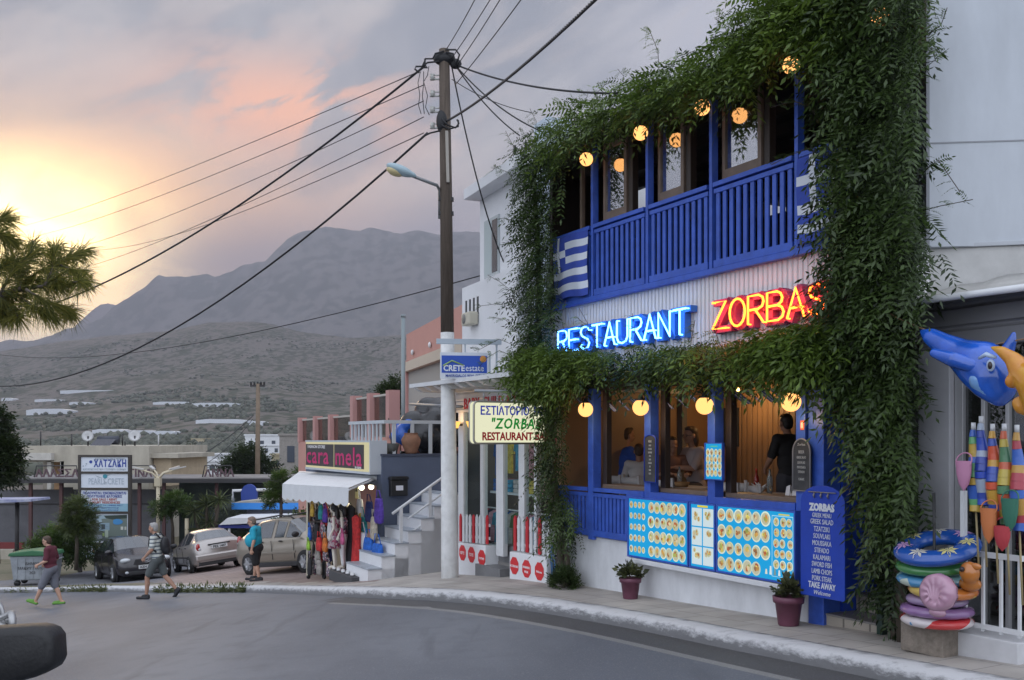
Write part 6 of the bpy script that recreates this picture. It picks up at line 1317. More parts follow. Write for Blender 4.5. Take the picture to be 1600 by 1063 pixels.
# mannequins on a low dark plinth
pl0, pl1 = G(514, 905, .95), G(549, 912, .95); gx = cgz((pl0.x + pl1.x) / 2, -.7); t = thing('display_plinth', 'low dark plinth with white shoes under the mannequins', 'plinth', CF @ T(pl0.x, -.95, gx - .05)); W_ = pl1.x - pl0.x; MB().box(0, W_, 0, .6, 0, .22).build('base', mat('dark_plinth', (.06, .06, .065), .6), t, bevel=.01)
for i in range(9): MB().ball((.1 + i * W_ / 10, .08 + .05 * (i % 2), .25), .05, 10, 6, (1.5, .8, .6)).build('shoe', mat('white_shoe', (.6, .6, .6), .5), t)
MS = mat('mannequin_gloss', (.62, .58, .50), .35)
def mannequin(label, px, n, kind):
    g = G(px, 900, n); z0 = gx + .175; s = 1.0; t = thing('mannequin', label, 'mannequin', CF @ T(g.x, -n, z0, R(-120)) @ Matrix.Scale(.78, 4), 'mannequins of the fashion shop'); J = dict(pelvis=(0, 0, .90), chest=(.02, 0, 1.25), neck=(.03, 0, 1.45), head=(.05, 0, 1.58)); b = MB()
    _ell(b, (.02, 0, 1.24), .10, .15, .19); _ell(b, (.01, 0, 1.06), .085, .115, .15); _ell(b, (0, 0, .92), .10, .15, .13); _cap(b, (.02, 0, 1.35), (.03, 0, 1.47), .05, .045)
    if kind != 'headless': _head(b, (.05, 0, 1.60), 0, 0, .95)
    for y in (1, -1):
        _cap(b, (0, y * .08, .90), (.03, y * .09, .48), .08, .052); _cap(b, (.03, y * .09, .48), (0, y * .09, .07), .05, .034); _cap(b, (0, y * .09, .04), (.15, y * .10, .03), .032, .026)
        _cap(b, (.02, y * .16, 1.36), (.0, y * .22, 1.10), .045, .036); _cap(b, (.0, y * .22, 1.10), (.10, y * .24, .88), .036, .025); _hand(b, (.10, y * .24, .88), (.3, 0, -1), (.2, y, 0))
    b.build('body', MS, t, remesh=.010, blur=3); q = MB()
    if kind == 'dress': q.lathe([(.02, 1.42), (.11, 1.40), (.165, 1.28), (.12, 1.06), (.20, .85), (.27, .55), (.255, .55), (.1, 1.0)], 24, Matrix.Diagonal((.8, 1, 1, 1))); q.build('dress', blotch('floral_cloth', [(.42, .30, .32), (.30, .05, .10), (.5, .42, .42), (.18, .04, .10)], 16), t); h = MB(); _ell(h, (.03, 0, 1.63), .10, .095, .12); _ell(h, (-.06, 0, 1.42), .07, .12, .24); h.build('hair', HBl, t, remesh=.012, blur=2)
    if kind == 'white': q.lathe([(.05, 1.42), (.16, 1.36), (.165, 1.25), (.13, 1.04), (.16, .86), (.0, .84)], 22, Matrix.Diagonal((.8, 1, 1, 1))); q.build('top', cm('patterned'), t); h = MB(); _ell(h, (.03, 0, 1.63), .10, .095, .12); _ell(h, (-.04, 0, 1.5), .08, .11, .16); h.build('hair', HBl, t, remesh=.012, blur=2); l = MB(); [(_cap(l, (0, y * .085, .88), (.03, y * .09, .48), .092, .066), _cap(l, (.03, y * .09, .48), (0, y * .09, .10), .064, .05)) for y in (1, -1)]; l.build('trousers', mat('white_cotton', (.62, .62, .62), .8), t, remesh=.012, blur=3)
    return t
mannequin('mannequin in a floral dress with long dark hair on the plinth', 524, .78, 'dress'); mannequin('mannequin in white trousers and a dark top behind the floral dress', 537, .62, 'white')
for px, py, nm in ((531, 782, 'upper bald display head on a bust above the mannequins'), (537, 798, 'lower tilted display torso above the mannequins')):
    p = G(px, py, .2); b = MB(); 
    if py < 790: _head(b, (0, 0, 0), R(-120), 0, 1.15); _cap(b, (0, 0, -.1), (0, 0, -.25), .055, .07)
    else: _ell(b, (0, 0, 0), .12, .2, .24, .2, .5)
    tag(b.build('display_bust', MS, mtx=CF @ T(p), remesh=.012, blur=3), nm, 'display bust', 'display busts of the fashion shop')
for px, pa, pb, c, nm in ((548, 790, 909, 'black', 'long black dress hung beside the red one'), (557, 805, 906, 'red', 'long red dress hung to the ground in front of the shop'), (541, 795, 870, 'brown', 'short dark brown dress hung behind the mannequins')):
    a, b = G(px, pa, .45), G(px, pb, .45); h = a.z - b.z; q = MB(); ns = 26; vs = []
    for r_, z in ((.06, h), (.17, h - .06), (.15, h * .72), (.17, h * .4), (.24, 0)):
        for i in range(ns): an = 2 * math.pi * i / ns; k = 1 + .09 * math.cos(an * 7) * (1 - z / h); vs.append((r_ * k * math.cos(an), r_ * .5 * k * math.sin(an), z))
    q.add(vs, [(j * ns + i, (j + 1) * ns + i, (j + 1) * ns + (i + 1) % ns, j * ns + (i + 1) % ns) for j in range(4) for i in range(ns)], True); t = thing('hanging_dress', nm, 'dress', CF @ T(b), 'dresses hung at the fashion shop'); q.build('dress', cm(c), t); MB().tube([(-.16, 0, h - .05), (0, 0, h + .05), (.16, 0, h - .05)], .01, 6).build('hanger', M_black, t)
# stairs and rail
M_marble = mat('grey_marble', (.33, .36, .40), .4, var=.18, vscale=5); st_ = thing('staircase', 'grey marble outside stairs with white handrail climbing beside the slate wall', 'staircase', CF); y0 = H(574, 889, 1.25).y; y1 = H(716, 790, 1.25).y; n = 7; zb_ = H(574, 889, 1.25).z; ztp = zb_ + 7 * .235
for k in range(n):
    f0, f1 = k / n, (k + 1) / n; ya, yb = y0 + (y1 - y0) * f0, y0 + (y1 - y0) * f1; zz = zb_ + (ztp - zb_) * f0
    s = MB().box(.02, 1.25, ya + .012, yb + .3, cgz(1.0, ya) - .3, zz - .032).build('step', M_wh, st_); MB().box(.02, 1.28, ya, yb + .02, zz - .03, zz).build('tread', M_marble, s, bevel=.004)
ra, rb_ = H(613, 803, 1.2), H(706, 736, 1.2); mb = MB()
for dz in (0, -.32, -.64):
    o = 0 if dz == 0 else .32; MB().tube([ra + Vector((0, o, dz + o * (rb_.z - ra.z) / (rb_.y - ra.y))), rb_ + Vector((0, 0, dz))], .03 if dz == 0 else .022, 8).build('handrail', M_trim, st_)
for f in (.14, .62, .98): p = ra.lerp(rb_, f); MB().box(1.17, 1.23, p.y - .03, p.y + .03, p.z - .98, p.z).build('post', M_trim, st_)
p = H(620, 760, .0); t = thing('mailbox', 'black wall mailbox with a white label on the slate blue wall', 'mailbox', CF @ T(.01, p.y, p.z) @ Matrix.Rotation(R(90), 4, 'Z')); MB().box(-.19, .19, -.14, 0, -.20, .14).build('body', M_black, t, bevel=.015); MB().prism([(-.21, .145), (.21, .145), (.19, .21), (-.19, .21)], -.17, 0).build('lid', M_black, t, bevel=.01); MB().box(-.08, .08, -.146, -.141, -.08, .02).build('label', mat('white_label', (.65, .66, .70), .6), t)
# balcony rail, urn, pot, wrapped goods on the shop roof
t = thing('balcony_railing', 'pale grey railing round the terrace on top of the fashion shop', 'railing', CF); yb0, yb1 = .05, 4.2; zt2 = H(640, 657, -.05).z
MB().box(-.09, -.02, yb0, yb1, zt2 - .07, zt2).build('rail', mat('pale_grey_paint', (.45, .48, .50), .5), t); MB().box(-2.2, -.09, yb0, yb0 + .06, zt2 - .07, zt2).build('rail', mat('pale_grey_paint', (.45, .48, .50), .5), t)
for k in range(9): MB().box(-.08, -.03, yb0 + .2 + k * .42, yb0 + .27 + k * .42, zr + .05, zt2 - .07).build('baluster', mat('pale_grey_paint', (.45, .48, .50), .5), t)
for k in range(9): MB().box(-.3 - k * .22, -.25 - k * .22, yb0 + .01, yb0 + .05, zr + .0, zt2 - .07).build('baluster', mat('pale_grey_paint', (.45, .48, .50), .5), t)
p = H(655, 712, .30); lathe_thing('terracotta_urn', 'tall brown terracotta urn standing on the slate wall by the railing', 'urn', [(.0, 0), (.11, 0), (.13, .03), (.20, .22), (.21, .30), (.15, .40), (.14, .42), (.16, .44), (.13, .43), (0, .40)], mat('terracotta', (.24, .12, .07), .8, var=.25, vscale=7), CF @ T(-.13, p.y, zr + .052), 'pots on the slate wall')
p = H(619, 712, .1); t = lathe_thing('plant_pot', 'dark conical plant pot with a bare stick beside the terracotta urn', 'plant pot', [(.0, 0), (.11, 0), (.17, .22), (.155, .22), (0, .19)], mat('dark_pot', (.06, .06, .055), .7), CF @ T(-.15, p.y, zr + .052), 'pots on the slate wall'); MB().tube([(0, 0, .18), (-.12, -.02, .75)], .014, 6).build('stick', M_bark, t)
for px, py, rx, rz_2, c, nm in ((680, 668, .85, .75, (.018, .018, .02), 'heap wrapped in shiny black plastic on the terrace'), (630, 680, .30, .42, (.02, .09, .40), 'bundle wrapped in bright blue plastic on the terrace')):
    p = H(px, py, -1.0); b = MB(); 
    for q in range(26): a = random.uniform(0, 6.28); b.ball((random.uniform(-.3, .3), rx * .7 * math.cos(a) * random.random(), rz_2 * .5 * math.sin(a)), rx * random.uniform(.25, .42), 10, 8)
    tag(b.build('wrapped_heap', mat('plastic_%d' % px, c, .25), mtx=CF @ T(-.9, p.y, max(p.z, zr + .5)), remesh=.05, blur=2), nm, 'wrapped goods', 'wrapped heaps on the terrace')
# ------------------------------------------------------------------ pink house behind
M_pink = mat('salmon_render', (.48, .25, .21), .85, var=.06, vscale=1.2); M_pinkd = mat('pink_post_paint', (.44, .24, .22), .8)
PF = vp_frame(635, 31, 331); ph = thing('pink_house', 'salmon pink house with glazed terrace behind the fashion shop', 'house', PF)
def pz(y, D=31): return (HORZ - y) / FOC * D
MB().box(0, 9, 0, 8, -5, pz(523)).build('wall', M_pink, ph); w = MB().box(.6, 8, -.05, .02, pz(664), pz(579)).build('window', mat('grey_blind', (.30, .30, .28), .7), ph)
MB().box(.55, 8, -.22, -.051, pz(584), pz(570)).build('blind_box', mat('cream_blind_box', (.48, .42, .34), .7), w); MB().box(.35, .6, -.12, .02, pz(690), pz(566)).build('pier', M_pinkd, ph)
MB().box(-.1, 9, -1.8, 0, pz(700), pz(692)).build('terrace_slab', M_pink, ph)
TF = PF.inverted() @ vp_frame(516, 29, 130)
def terr(x0, x1, y_top, y_bot, posts, panels, dy=0.0):
    zt_, zb2 = pz(y_top, 26), pz(y_bot, 26); m = MB().box(x0, x1, dy, dy + .2, -4.6, zb2, TF).build('parapet', M_pink, ph)
    for x in posts: MB().box(x - .14, x + .14, dy - .04, dy + .22, zb2 + .001, zt_ + .06, TF).build('post', M_pinkd, ph)
    for a, b in panels: g = MB().box(a, b, dy + .08, dy + .12, zb2 + .04, zt_ - .05, TF).build('glazing', glass('bronze_glass', (.75, .68, .6), .3, .25), ph); MB().box(a, b, dy + .05, dy + .15, zt_ - .049, zt_, TF).build('top_rail', mat('pale_rail', (.45, .42, .38), .6), g)
terr(-4.7, 3.64, 647, 692, [-4.5, -2.1, .0], [(-4.36, -2.24), (-1.96, -.14), (.14, 3.6)])
terr(3.645, 7.3, 624, 684, [3.8, 5.45, 7.1], [(3.94, 5.31), (5.59, 6.96)], -.3)
for k, (px, y) in enumerate(((612, 556), (680, 556))): p = PF.inverted() @ P(px, HORZ, 31); MB().ball((1.2 + k * 2.5, -.05, pz(556)), .09, 10, 8, (1, .5, 1)).build('wall_light', M_trim, ph)
# ------------------------------------------------------------------ hoarding, flat building, long canopy and planting on the left
def frontal(px, D, rz=0.0): return T(P(px, HORZ, D), rz=rz)
M_conc = mat('stained_concrete', (.36, .33, .27), .9, var=.22, vscale=1.1, bump=.3, bscale=5, stretch=(1, 1, .45)); M_grey = mat('grey_blockwork', (.105, .105, .115), .9, var=.15, vscale=2); M_dark = mat('dark_steel', (.03, .028, .03), .6)
D0 = 47.0; k0 = D0 / FOC; BF = frontal(225, D0); fb = thing('flat_building', 'long flat-roofed cream concrete building with brown boarded openings on the left', 'building', BF)
def bx_(px): return (px - 225) * k0
def bz_(py): return (HORZ - py) * k0
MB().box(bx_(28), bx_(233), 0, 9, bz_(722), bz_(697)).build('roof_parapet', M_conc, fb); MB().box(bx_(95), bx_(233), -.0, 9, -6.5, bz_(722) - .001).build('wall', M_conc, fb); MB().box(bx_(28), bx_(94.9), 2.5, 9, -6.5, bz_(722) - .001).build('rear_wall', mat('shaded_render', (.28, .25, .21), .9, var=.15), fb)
MB().box(bx_(48), bx_(74), 2.4, 2.49, bz_(775), bz_(721)).build('boarded_opening', mat('brown_boarding', (.32, .20, .11), .85, var=.2, vscale=3), fb); MB().box(bx_(28), bx_(85), -.35, 2.4, bz_(719), bz_(708)).build('eaves', mat('whitewashed_concrete', (.46, .44, .40), .9, var=.12), fb)
for px in (73.5, 94): MB().box(bx_(px), bx_(px) + .18, .0, .3, -6.5, bz_(721)).build('column', mat('whitewashed_concrete', (.46, .44, .40), .9), fb)
MB().box(bx_(234), bx_(262), .5, 6, bz_(760), bz_(716)).build('annex_wall', mat('ochre_annex', (.40, .32, .22), .9, var=.1), fb); MB().box(bx_(232), bx_(276), .2, 6, bz_(716), bz_(709)).build('annex_slab', M_conc, fb)
for px, r_ in ((120, .28), (195, .30)): t = thing('satellite_dish', 'pale satellite dish on the flat roof, ' + ('beside the long tank' if px > 150 else 'nearest the big dark tree'), 'satellite dish', BF @ T(bx_(px), 1.2, bz_(697)), 'satellite dishes on the flat roof'); MB().lathe([(.0, -.10), (r_ * .6, -.06), (r_, .03), (r_ * .6, -.045), (0, -.085)], 18, Matrix.Translation((0, 0, r_ + .2)) @ Matrix.Rotation(R(75), 4, 'X') @ Matrix.Rotation(R(20), 4, 'Y')).build('dish', mat('dish_white', (.5, .5, .5), .5), t); MB().tube([(0, .05, 0), (0, .05, r_ + .2)], .04, 6).build('mast', M_dark, t)
t = thing('solar_tank', 'long dark solar water tank lying on the flat roof', 'water tank', BF @ T(bx_(156), 1, bz_(697))); MB().tube([(-.5, 0, .28), (.5, 0, .28)], .22, 14).build('tank', mat('dark_tank', (.03, .035, .05), .4), t); MB().quad((-.5, -1.0, .02), (.5, -1.0, .02), (.5, -.1, .4), (-.5, -.1, .4)).build('collector', mat('collector_glass', (.02, .025, .04), .1), t)
for px, y in ((40, 674), (90, 678), (172, 678), (230, 680), (176, 690)): tag(MB().tube([(bx_(px), 1.5, bz_(697)), (bx_(px), 1.5, bz_(y))], .035, 6).build('roof_pole', M_dark if px != 230 else mat('pale_pole', (.4, .4, .4), .6), mtx=BF), 'thin aerial pole on the flat roof, ' + {40: 'beside the dark tree', 90: 'between tree and first dish', 172: 'behind the solar tank', 230: 'pale one at the right end', 176: 'short one beside the tank'}[px], 'aerial pole', 'aerial poles on the flat roof')
# long canopy with posts in front
D1 = 43.0; k1 = D1 / FOC; cf = frontal(225, D1, R(2)); cn = thing('long_canopy', 'long low dark canopy on thin posts running in front of the flat building', 'canopy', cf)
def cx_(px): return (px - 225) * k1
def cz_(py): return (HORZ - py) * k1
MB().box(cx_(18), cx_(470), -1.2, 2.8, cz_(752), cz_(745)).build('roof', mat('weathered_roof_sheet', (.17, .16, .155), .8, var=.3, vscale=2), cn, bevel=.02); MB().box(cx_(18), cx_(470), -1.25, -1.201, cz_(753), cz_(747)).build('edge', M_dark, cn)
for px in (62, 108, 226, 263, 343, 420): MB().box(cx_(px), cx_(px) + .13, -.9, -.77, -5.5, cz_(752)).build('post', mat('rusty_post', (.08, .035, .035), .7), cn)
MB().box(cx_(262), cx_(470), 1.6, 1.65, -5, cz_(752)).build('screen', mat('green_dark_netting', (.045, .06, .055), .7, var=.5, vscale=1.5), cn)
t = thing('block_wall', 'grey rendered wall standing under the long canopy', 'wall', cf); MB().box(cx_(-60), cx_(262), .4, .7, -5.6, cz_(766)).build('wall', M_grey, t); MB().box(cx_(-60), cx_(262), .34, .399, cz_(789), cz_(787.5)).build('rail', M_dark, t); MB().box(cx_(92), cx_(110), .36, .399, cz_(786), cz_(762)).build('dark_panel', M_dark, t)
t = thing('garden_wall', 'low pale kerb wall and red strip at the foot of the grey wall', 'low wall', cf); MB().box(cx_(-60), cx_(50), -1.6, -1.3, -5.6, cz_(852)).build('wall', M_conc, t); MB().box(cx_(-60), cx_(48), -.6, -.4, -5.6, cz_(845)).build('red_strip', mat('red_strip', (.16, .03, .03), .8), t)
def frame_letters(label, px, txt):
    t = thing('roof_lettering', label, 'sign', cf @ T(cx_(px), -.5, cz_(745))); MB().text(txt, .46, 0, 0, .02, 'LEFT', 1.0, .05, .012).build('lettering', mat('faded_letters', (.10, .06, .07), .7), t); w = len(txt) * .29
    MB().tube([(-.1, .1, 0), (-.0, .1, .5), (w, .1, .5), (w + .1, .1, 0)], .03, 6).build('frame', M_dark, t)
frame_letters('framed roof lettering left of the tall hoarding', 66, 'ΑΛΑΣΣΑ'); frame_letters('framed roof lettering right of the tall hoarding', 206, 'ΤΙΝΑ'); frame_letters('small blue framed roof lettering in front of the dark round tree', 323, 'ΑΝΝΑ')
t = thing('blue_awning', 'faded white and blue awning on a thin post at the left edge', 'awning', frontal(30, 36.5)); k = 36.5 / FOC; MB().prism([(-45 * k, -92 * k), (36 * k, -91 * k), (37 * k, -94.5 * k), (-45 * k, -98 * k)], -.9, .6).build('canopy', mat('awning_canvas', (.10, .12, .30), .8, var=.6, vscale=2, col2=(.42, .43, .48)), t); MB().tube([(-3 * k, 0, -92 * k), (-4 * k, 0, -4.9)], .08, 8).build('post', M_dark, t)
# hoarding
HD = 36.0; hk_ = HD / FOC; hf = frontal(163, HD, R(-3)); hb_ = thing('billboard', 'tall framed hoarding with five stacked white and blue advertising panels', 'billboard', hf)
def hx(px): return (px - 163) * hk_
def hz_(py): return (HORZ - py) * hk_
M_bf = mat('dark_timber_frame', (.045, .038, .032), .7)
for a, b in ((121, 125), (201, 205)): MB().box(hx(a), hx(b), -.02, .14, -5.6, hz_(711)).build('post', M_bf, hb_)
for y in (711, 737, 762.5, 799.5, 848.5, 872): MB().box(hx(125), hx(201), -.02, .10, hz_(y + 3.4), hz_(y)).build('crossbar', M_bf, hb_)
MP = mat('white_panel', (.60, .64, .70), .5); BL = mat('blue_print', (.02, .05, .28), .6); GR = mat('grey_print', (.30, .36, .40), .6); RD = mat('red_print', (.35, .06, .04), .6)
def panel(y0, y1, m=MP): return MB().box(hx(125.2), hx(200.8), .02, .05, hz_(y1), hz_(y0)).build('panel', m, hb_)
p = panel(714.6, 736.8); MB().text('ΧΑΤΖΑΚΗ', .36, hx(146), .012, hz_(729.5), 'LEFT', 1.05, .004, .012, 0, 1.15, fit=hk_ * 52).build('lettering', BL, p); MB().text('ΚΑΤΑΣΚΕΥΑΣΤΙΚΗ ΤΕΧΝΙΚΗ', .10, hx(172), .012, hz_(719), 'CENTER', 1, .004, fit=hk_ * 48).text('ΚΑΤΑΣΚΕΥΑΣΤΙΚΗ / ΤΕΧΝΙΚΗ / ΔΟΜΙΚΗ', .10, hx(163), .012, hz_(735), 'CENTER', 1, .004, fit=hk_ * 68).build('lettering', GR, p)
for x, y, r_ in ((141, 722, .06), (134, 725, .03), (129, 728.5, .025), (133, 728, .02)): MB().disc((hx(x), hz_(y)), r_, r_, .012).build('dot_emblem', BL if r_ > .05 else GR, p)
p = panel(740.6, 762.3); MB().text('PEARLS', .33, hx(151), .012, hz_(757), 'CENTER', .95, .004, fit=hk_ * 27).text('in', .20, hx(164.5), .012, hz_(757), 'CENTER', .95, .004, fit=hk_ * 5).text('CRETE', .33, hx(181), .012, hz_(757), 'CENTER', .95, .004, fit=hk_ * 26).build('lettering', mat('pale_grey_print', (.34, .40, .46), .6), p); MB().disc((hx(164), hz_(744.5)), .09, .08, .011).build('pearl_emblem', mat('teal_print', (.04, .25, .32), .5), p); MB().add([(hx(a), .012, hz_(b)) for a, b in ((148, 743), (158, 746.5), (160, 747.5), (152, 746))] + [(hx(a), .012, hz_(b)) for a, b in ((166, 742), (173, 741.5), (168, 744))], [(0, 1, 2, 3), (4, 5, 6)]).build('wing_emblem', GR, p)
p = panel(766, 799.3); MB().box(hx(125.3), hx(200.7), .012, .0195, hz_(799.2), hz_(787)).build('lower_band', mat('pale_blue_print', (.24, .42, .52), .5), p)
l1, l2 = MB(), MB()
l1.text('ΠΩΛΟΥΝΤΑΙ / ΕΝΟΙΚΙΑΖΟΝΤΑΙ', .125, hx(163), .008, hz_(772.5), 'CENTER', .86, .004, .003, fit=hk_ * 69).text('ΠΟΛΥΤΕΛΕΙΣ ΚΑΤΟΙΚΙΕΣ', .125, hx(163), .008, hz_(777.5), 'CENTER', .95, .004, .003, fit=hk_ * 56); l2.text('FOR SALE / RENT', .12, hx(163), .008, hz_(782.3), 'CENTER', 1, .004, .002, fit=hk_ * 40).text('LUXURY RESIDENCES', .12, hx(163), .008, hz_(787), 'CENTER', 1.05, .004, .002, fit=hk_ * 50); l1.text('+306956 30517  Tel. +306956 30517', .075, hx(163), .008, hz_(790.8), 'CENTER', 1, .004, fit=hk_ * 58).text('email: info@pearlsincrete.gr', .075, hx(163), .008, hz_(794.4), 'CENTER', 1, .004, fit=hk_ * 46).text('website: www.pearlsincrete.gr', .075, hx(163), .008, hz_(798), 'CENTER', 1, .004, fit=hk_ * 46)
l1.build('lettering', BL, p); l2.build('lettering', RD, p)
p = panel(803, 848.3); q = MB()
for pts, c in (([(127, 805), (199, 805), (199, 822), (127, 822)], (.30, .40, .45)), ([(127, 818), (160, 816), (163, 838), (127, 838)], (.11, .13, .12)), ([(158, 811), (199, 808), (199, 838), (163, 838)], (.16, .20, .18)), ([(162, 806), (199, 804.5), (199, 810), (175, 812), (165, 810)], (.03, .05, .04)), ([(127, 838), (199, 838), (199, 846), (127, 846)], (.10, .12, .12)), ([(131, 842), (136, 837), (158, 836), (160, 842)], (.22, .25, .28)), ([(154, 818), (171, 817), (171, 829), (154, 830)], (.25, .35, .42)), ([(158, 820), (164, 820), (164, 827), (158, 828)], (.05, .07, .09)), ([(189, 823), (193, 823), (193, 828), (189, 828)], (.6, .6, .55)), ([(195, 823), (198, 823), (198, 828), (195, 828)], (.55, .55, .5)), ([(164, 828), (169, 828), (169, 840), (164, 840)], (.38, .45, .38)), ([(160, 833), (163, 833), (163, 838), (160, 838)], (.25, .35, .12))): q.col = c; q.add([(hx(a), .0185 - .0008 * len(q.f), hz_(b)) for a, b in pts], [tuple(range(len(pts)))[::-1]])
q.col = (.06, .25, .52); q.add([(hx(184 + 8 * math.cos(a) * (1 + .1 * math.cos(3 * a))), .006, hz_(815.5 + 4.6 * math.sin(a))) for a in [i * .45 for i in range(14)]], [tuple(range(14))])
q.build('printed_view', mat('printed_colours', (1, 1, 1), .45, attr=True), p)
p = panel(852, 871.8); MB().text('ITE', .36, hx(144), .012, hz_(863), 'LEFT', 1.1, .004, .014, fit=hk_ * 16).build('lettering', RD, p); MB().add([(hx(a), .012, hz_(b)) for a, b in ((127, 863), (127, 858), (132, 853.5), (137, 858), (137, 863))], [(0, 1, 2, 3, 4)]).add([(hx(a), .011, hz_(b)) for a, b in ((139, 863), (139, 855), (141.5, 855), (141.5, 863))], [(0, 1, 2, 3)]).build('house_emblem', mat('black_print', (.03, .03, .02), .6), p); MB().box(hx(127), hx(160), .010, .0195, hz_(866), hz_(864.6)).box(hx(127), hx(150), .010, .0195, hz_(870), hz_(869)).build('print_line', mat('pale_blue_print', (.24, .42, .52), .5), p)
# rubbish container
gp = stand(58, 31.5); t = thing('dumpster', 'grey galvanised wheeled rubbish container with a green lid', 'rubbish container', T(gp, rz=R(8))); M_galv = mat('galvanised_sheet', (.26, .28, .30), .55, metal=.3, var=.2, vscale=4)
MB().prism([(-.60, .20), (.60, .20), (.68, .98), (-.70, .98)], -.42, .42).build('body', M_galv, t, bevel=.03)
for k in range(5): MB().box(-.5 + k * .24, -.46 + k * .24, -.435, -.419, .24, .9).build('rib', M_galv, t)
MB().prism([(-.74, .985), (.72, .985), (.68, 1.10), (.0, 1.17), (-.70, 1.09)], -.50, .48).build('lid', mat('green_lid', (.03, .13, .055), .5), t, bevel=.03); mb = MB().text('ΔΗΜΟΣ', .12, 0, -.44, .70, 'CENTER', 1, .004).text('ΜΑΚΡΥ ΓΙΑΛΟΥ', .12, 0, -.44, .55, 'CENTER', 1, .004).text('203', .13, 0, -.44, .40, 'CENTER', 1, .004); mb.build('lettering', M_dark, t)
for x in (-.5, .5):
    for y in (-.32, .32): MB().lathe([(.0, -.03), (.10, -.03), (.10, .03), (0, .03)], 14, Matrix.Translation((x, y, .10)) @ Matrix.Rotation(R(90), 4, 'X')).build('wheel', M_black, t)
    MB().tube([(x * 1.3, -.2, .86), (x * 1.5, -.2, .86), (x * 1.5, .2, .86), (x * 1.3, .2, .86)], .025, 6).build('handle', M_galv, t)
# ------------------------------------------------------------------ trees and shrubs
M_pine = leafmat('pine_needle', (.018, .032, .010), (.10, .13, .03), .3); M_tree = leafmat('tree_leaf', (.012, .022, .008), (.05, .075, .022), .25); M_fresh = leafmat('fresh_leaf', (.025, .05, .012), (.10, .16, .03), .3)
def crown_pts(rng, blobs, cnt, ln, tint=.4):
    out = []; tot = sum(b[3] ** 2 for b in blobs)
    for bx0, by0, bz0, br in blobs:
        for _ in range(int(cnt * br ** 2 / tot)):
            v = Vector(rng.normal(0, 1, 3)); v.normalize(); r_ = br * (rng.random() ** .4); p = Vector((bx0, by0, bz0)) + Vector((v.x, v.y, v.z * .8)) * r_
            if mnoise.noise(p * (2.2 / max(.3, br))) < -.22: continue
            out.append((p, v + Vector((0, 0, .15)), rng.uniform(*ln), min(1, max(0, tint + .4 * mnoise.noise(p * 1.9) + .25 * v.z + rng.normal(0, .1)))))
    return out
def tree(name, label, base, h, blobs, trunk_r, m, cnt, ln, seed, group=None, leaf=.45, width=.4, pairs=3, droop=.3, trunk=None, tint=.4):
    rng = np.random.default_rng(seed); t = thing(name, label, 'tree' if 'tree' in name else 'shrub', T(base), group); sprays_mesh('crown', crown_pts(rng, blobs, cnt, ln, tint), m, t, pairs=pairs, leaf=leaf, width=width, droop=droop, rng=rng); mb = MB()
    top_ = trunk or (blobs[0][0], blobs[0][1], blobs[0][2]); mb.tube([(0, 0, -.2), (top_[0] * .3 + .03, top_[1] * .3, top_[2] * .4), (top_[0] * .7, top_[1] * .7, top_[2] * .75), top_], [trunk_r * 1.2, trunk_r, trunk_r * .8, trunk_r * .4], 9)
    for b in blobs: mb.tube([(top_[0] * .7, top_[1] * .7, top_[2] * .7), Vector(top_).lerp(Vector(b[:3]), .5), b[:3]], [trunk_r * .5, trunk_r * .35, trunk_r * .12], 6)
    mb.build('trunk', M_bark, t); return t
def place(px, D, py_top, py_bot): k = D / FOC; b = P(px, py_bot, D); return b, (py_bot - py_top) * k, k
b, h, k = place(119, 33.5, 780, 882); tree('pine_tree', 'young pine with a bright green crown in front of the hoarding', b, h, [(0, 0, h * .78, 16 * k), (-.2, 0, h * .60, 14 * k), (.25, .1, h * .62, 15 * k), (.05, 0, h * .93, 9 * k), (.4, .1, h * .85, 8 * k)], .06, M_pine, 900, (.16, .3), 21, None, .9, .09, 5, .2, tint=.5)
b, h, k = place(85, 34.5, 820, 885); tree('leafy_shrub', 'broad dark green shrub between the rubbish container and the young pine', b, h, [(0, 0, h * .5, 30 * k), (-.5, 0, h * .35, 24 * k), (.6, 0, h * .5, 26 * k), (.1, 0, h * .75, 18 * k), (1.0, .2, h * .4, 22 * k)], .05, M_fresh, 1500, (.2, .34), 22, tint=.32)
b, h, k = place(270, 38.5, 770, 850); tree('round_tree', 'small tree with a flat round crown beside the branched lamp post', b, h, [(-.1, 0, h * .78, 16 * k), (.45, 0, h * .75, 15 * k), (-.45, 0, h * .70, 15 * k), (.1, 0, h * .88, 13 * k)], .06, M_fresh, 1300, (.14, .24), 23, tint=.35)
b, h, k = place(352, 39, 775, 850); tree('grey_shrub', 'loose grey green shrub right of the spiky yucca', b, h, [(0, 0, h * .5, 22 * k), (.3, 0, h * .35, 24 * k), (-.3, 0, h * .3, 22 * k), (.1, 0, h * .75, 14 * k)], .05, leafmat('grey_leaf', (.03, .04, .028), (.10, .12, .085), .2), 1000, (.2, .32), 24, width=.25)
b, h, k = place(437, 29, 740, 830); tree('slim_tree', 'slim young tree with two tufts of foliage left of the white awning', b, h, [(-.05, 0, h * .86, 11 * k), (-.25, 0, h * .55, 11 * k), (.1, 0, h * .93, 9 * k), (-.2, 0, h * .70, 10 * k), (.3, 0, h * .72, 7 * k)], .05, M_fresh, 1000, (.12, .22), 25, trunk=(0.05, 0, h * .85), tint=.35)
b, h, k = place(-4, 27, 640, 870); tree('big_tree', 'large dark tree cut by the left edge of the street', b, h, [(-.3, 0, h * .75, 34 * k), (-.2, 0, h * .92, 24 * k), (.05, 0, h * .60, 28 * k), (-.5, 0, h * .62, 26 * k), (.2, 0, h * .72, 20 * k)], .07, M_tree, 3200, (.2, .34), 26, tint=.3)
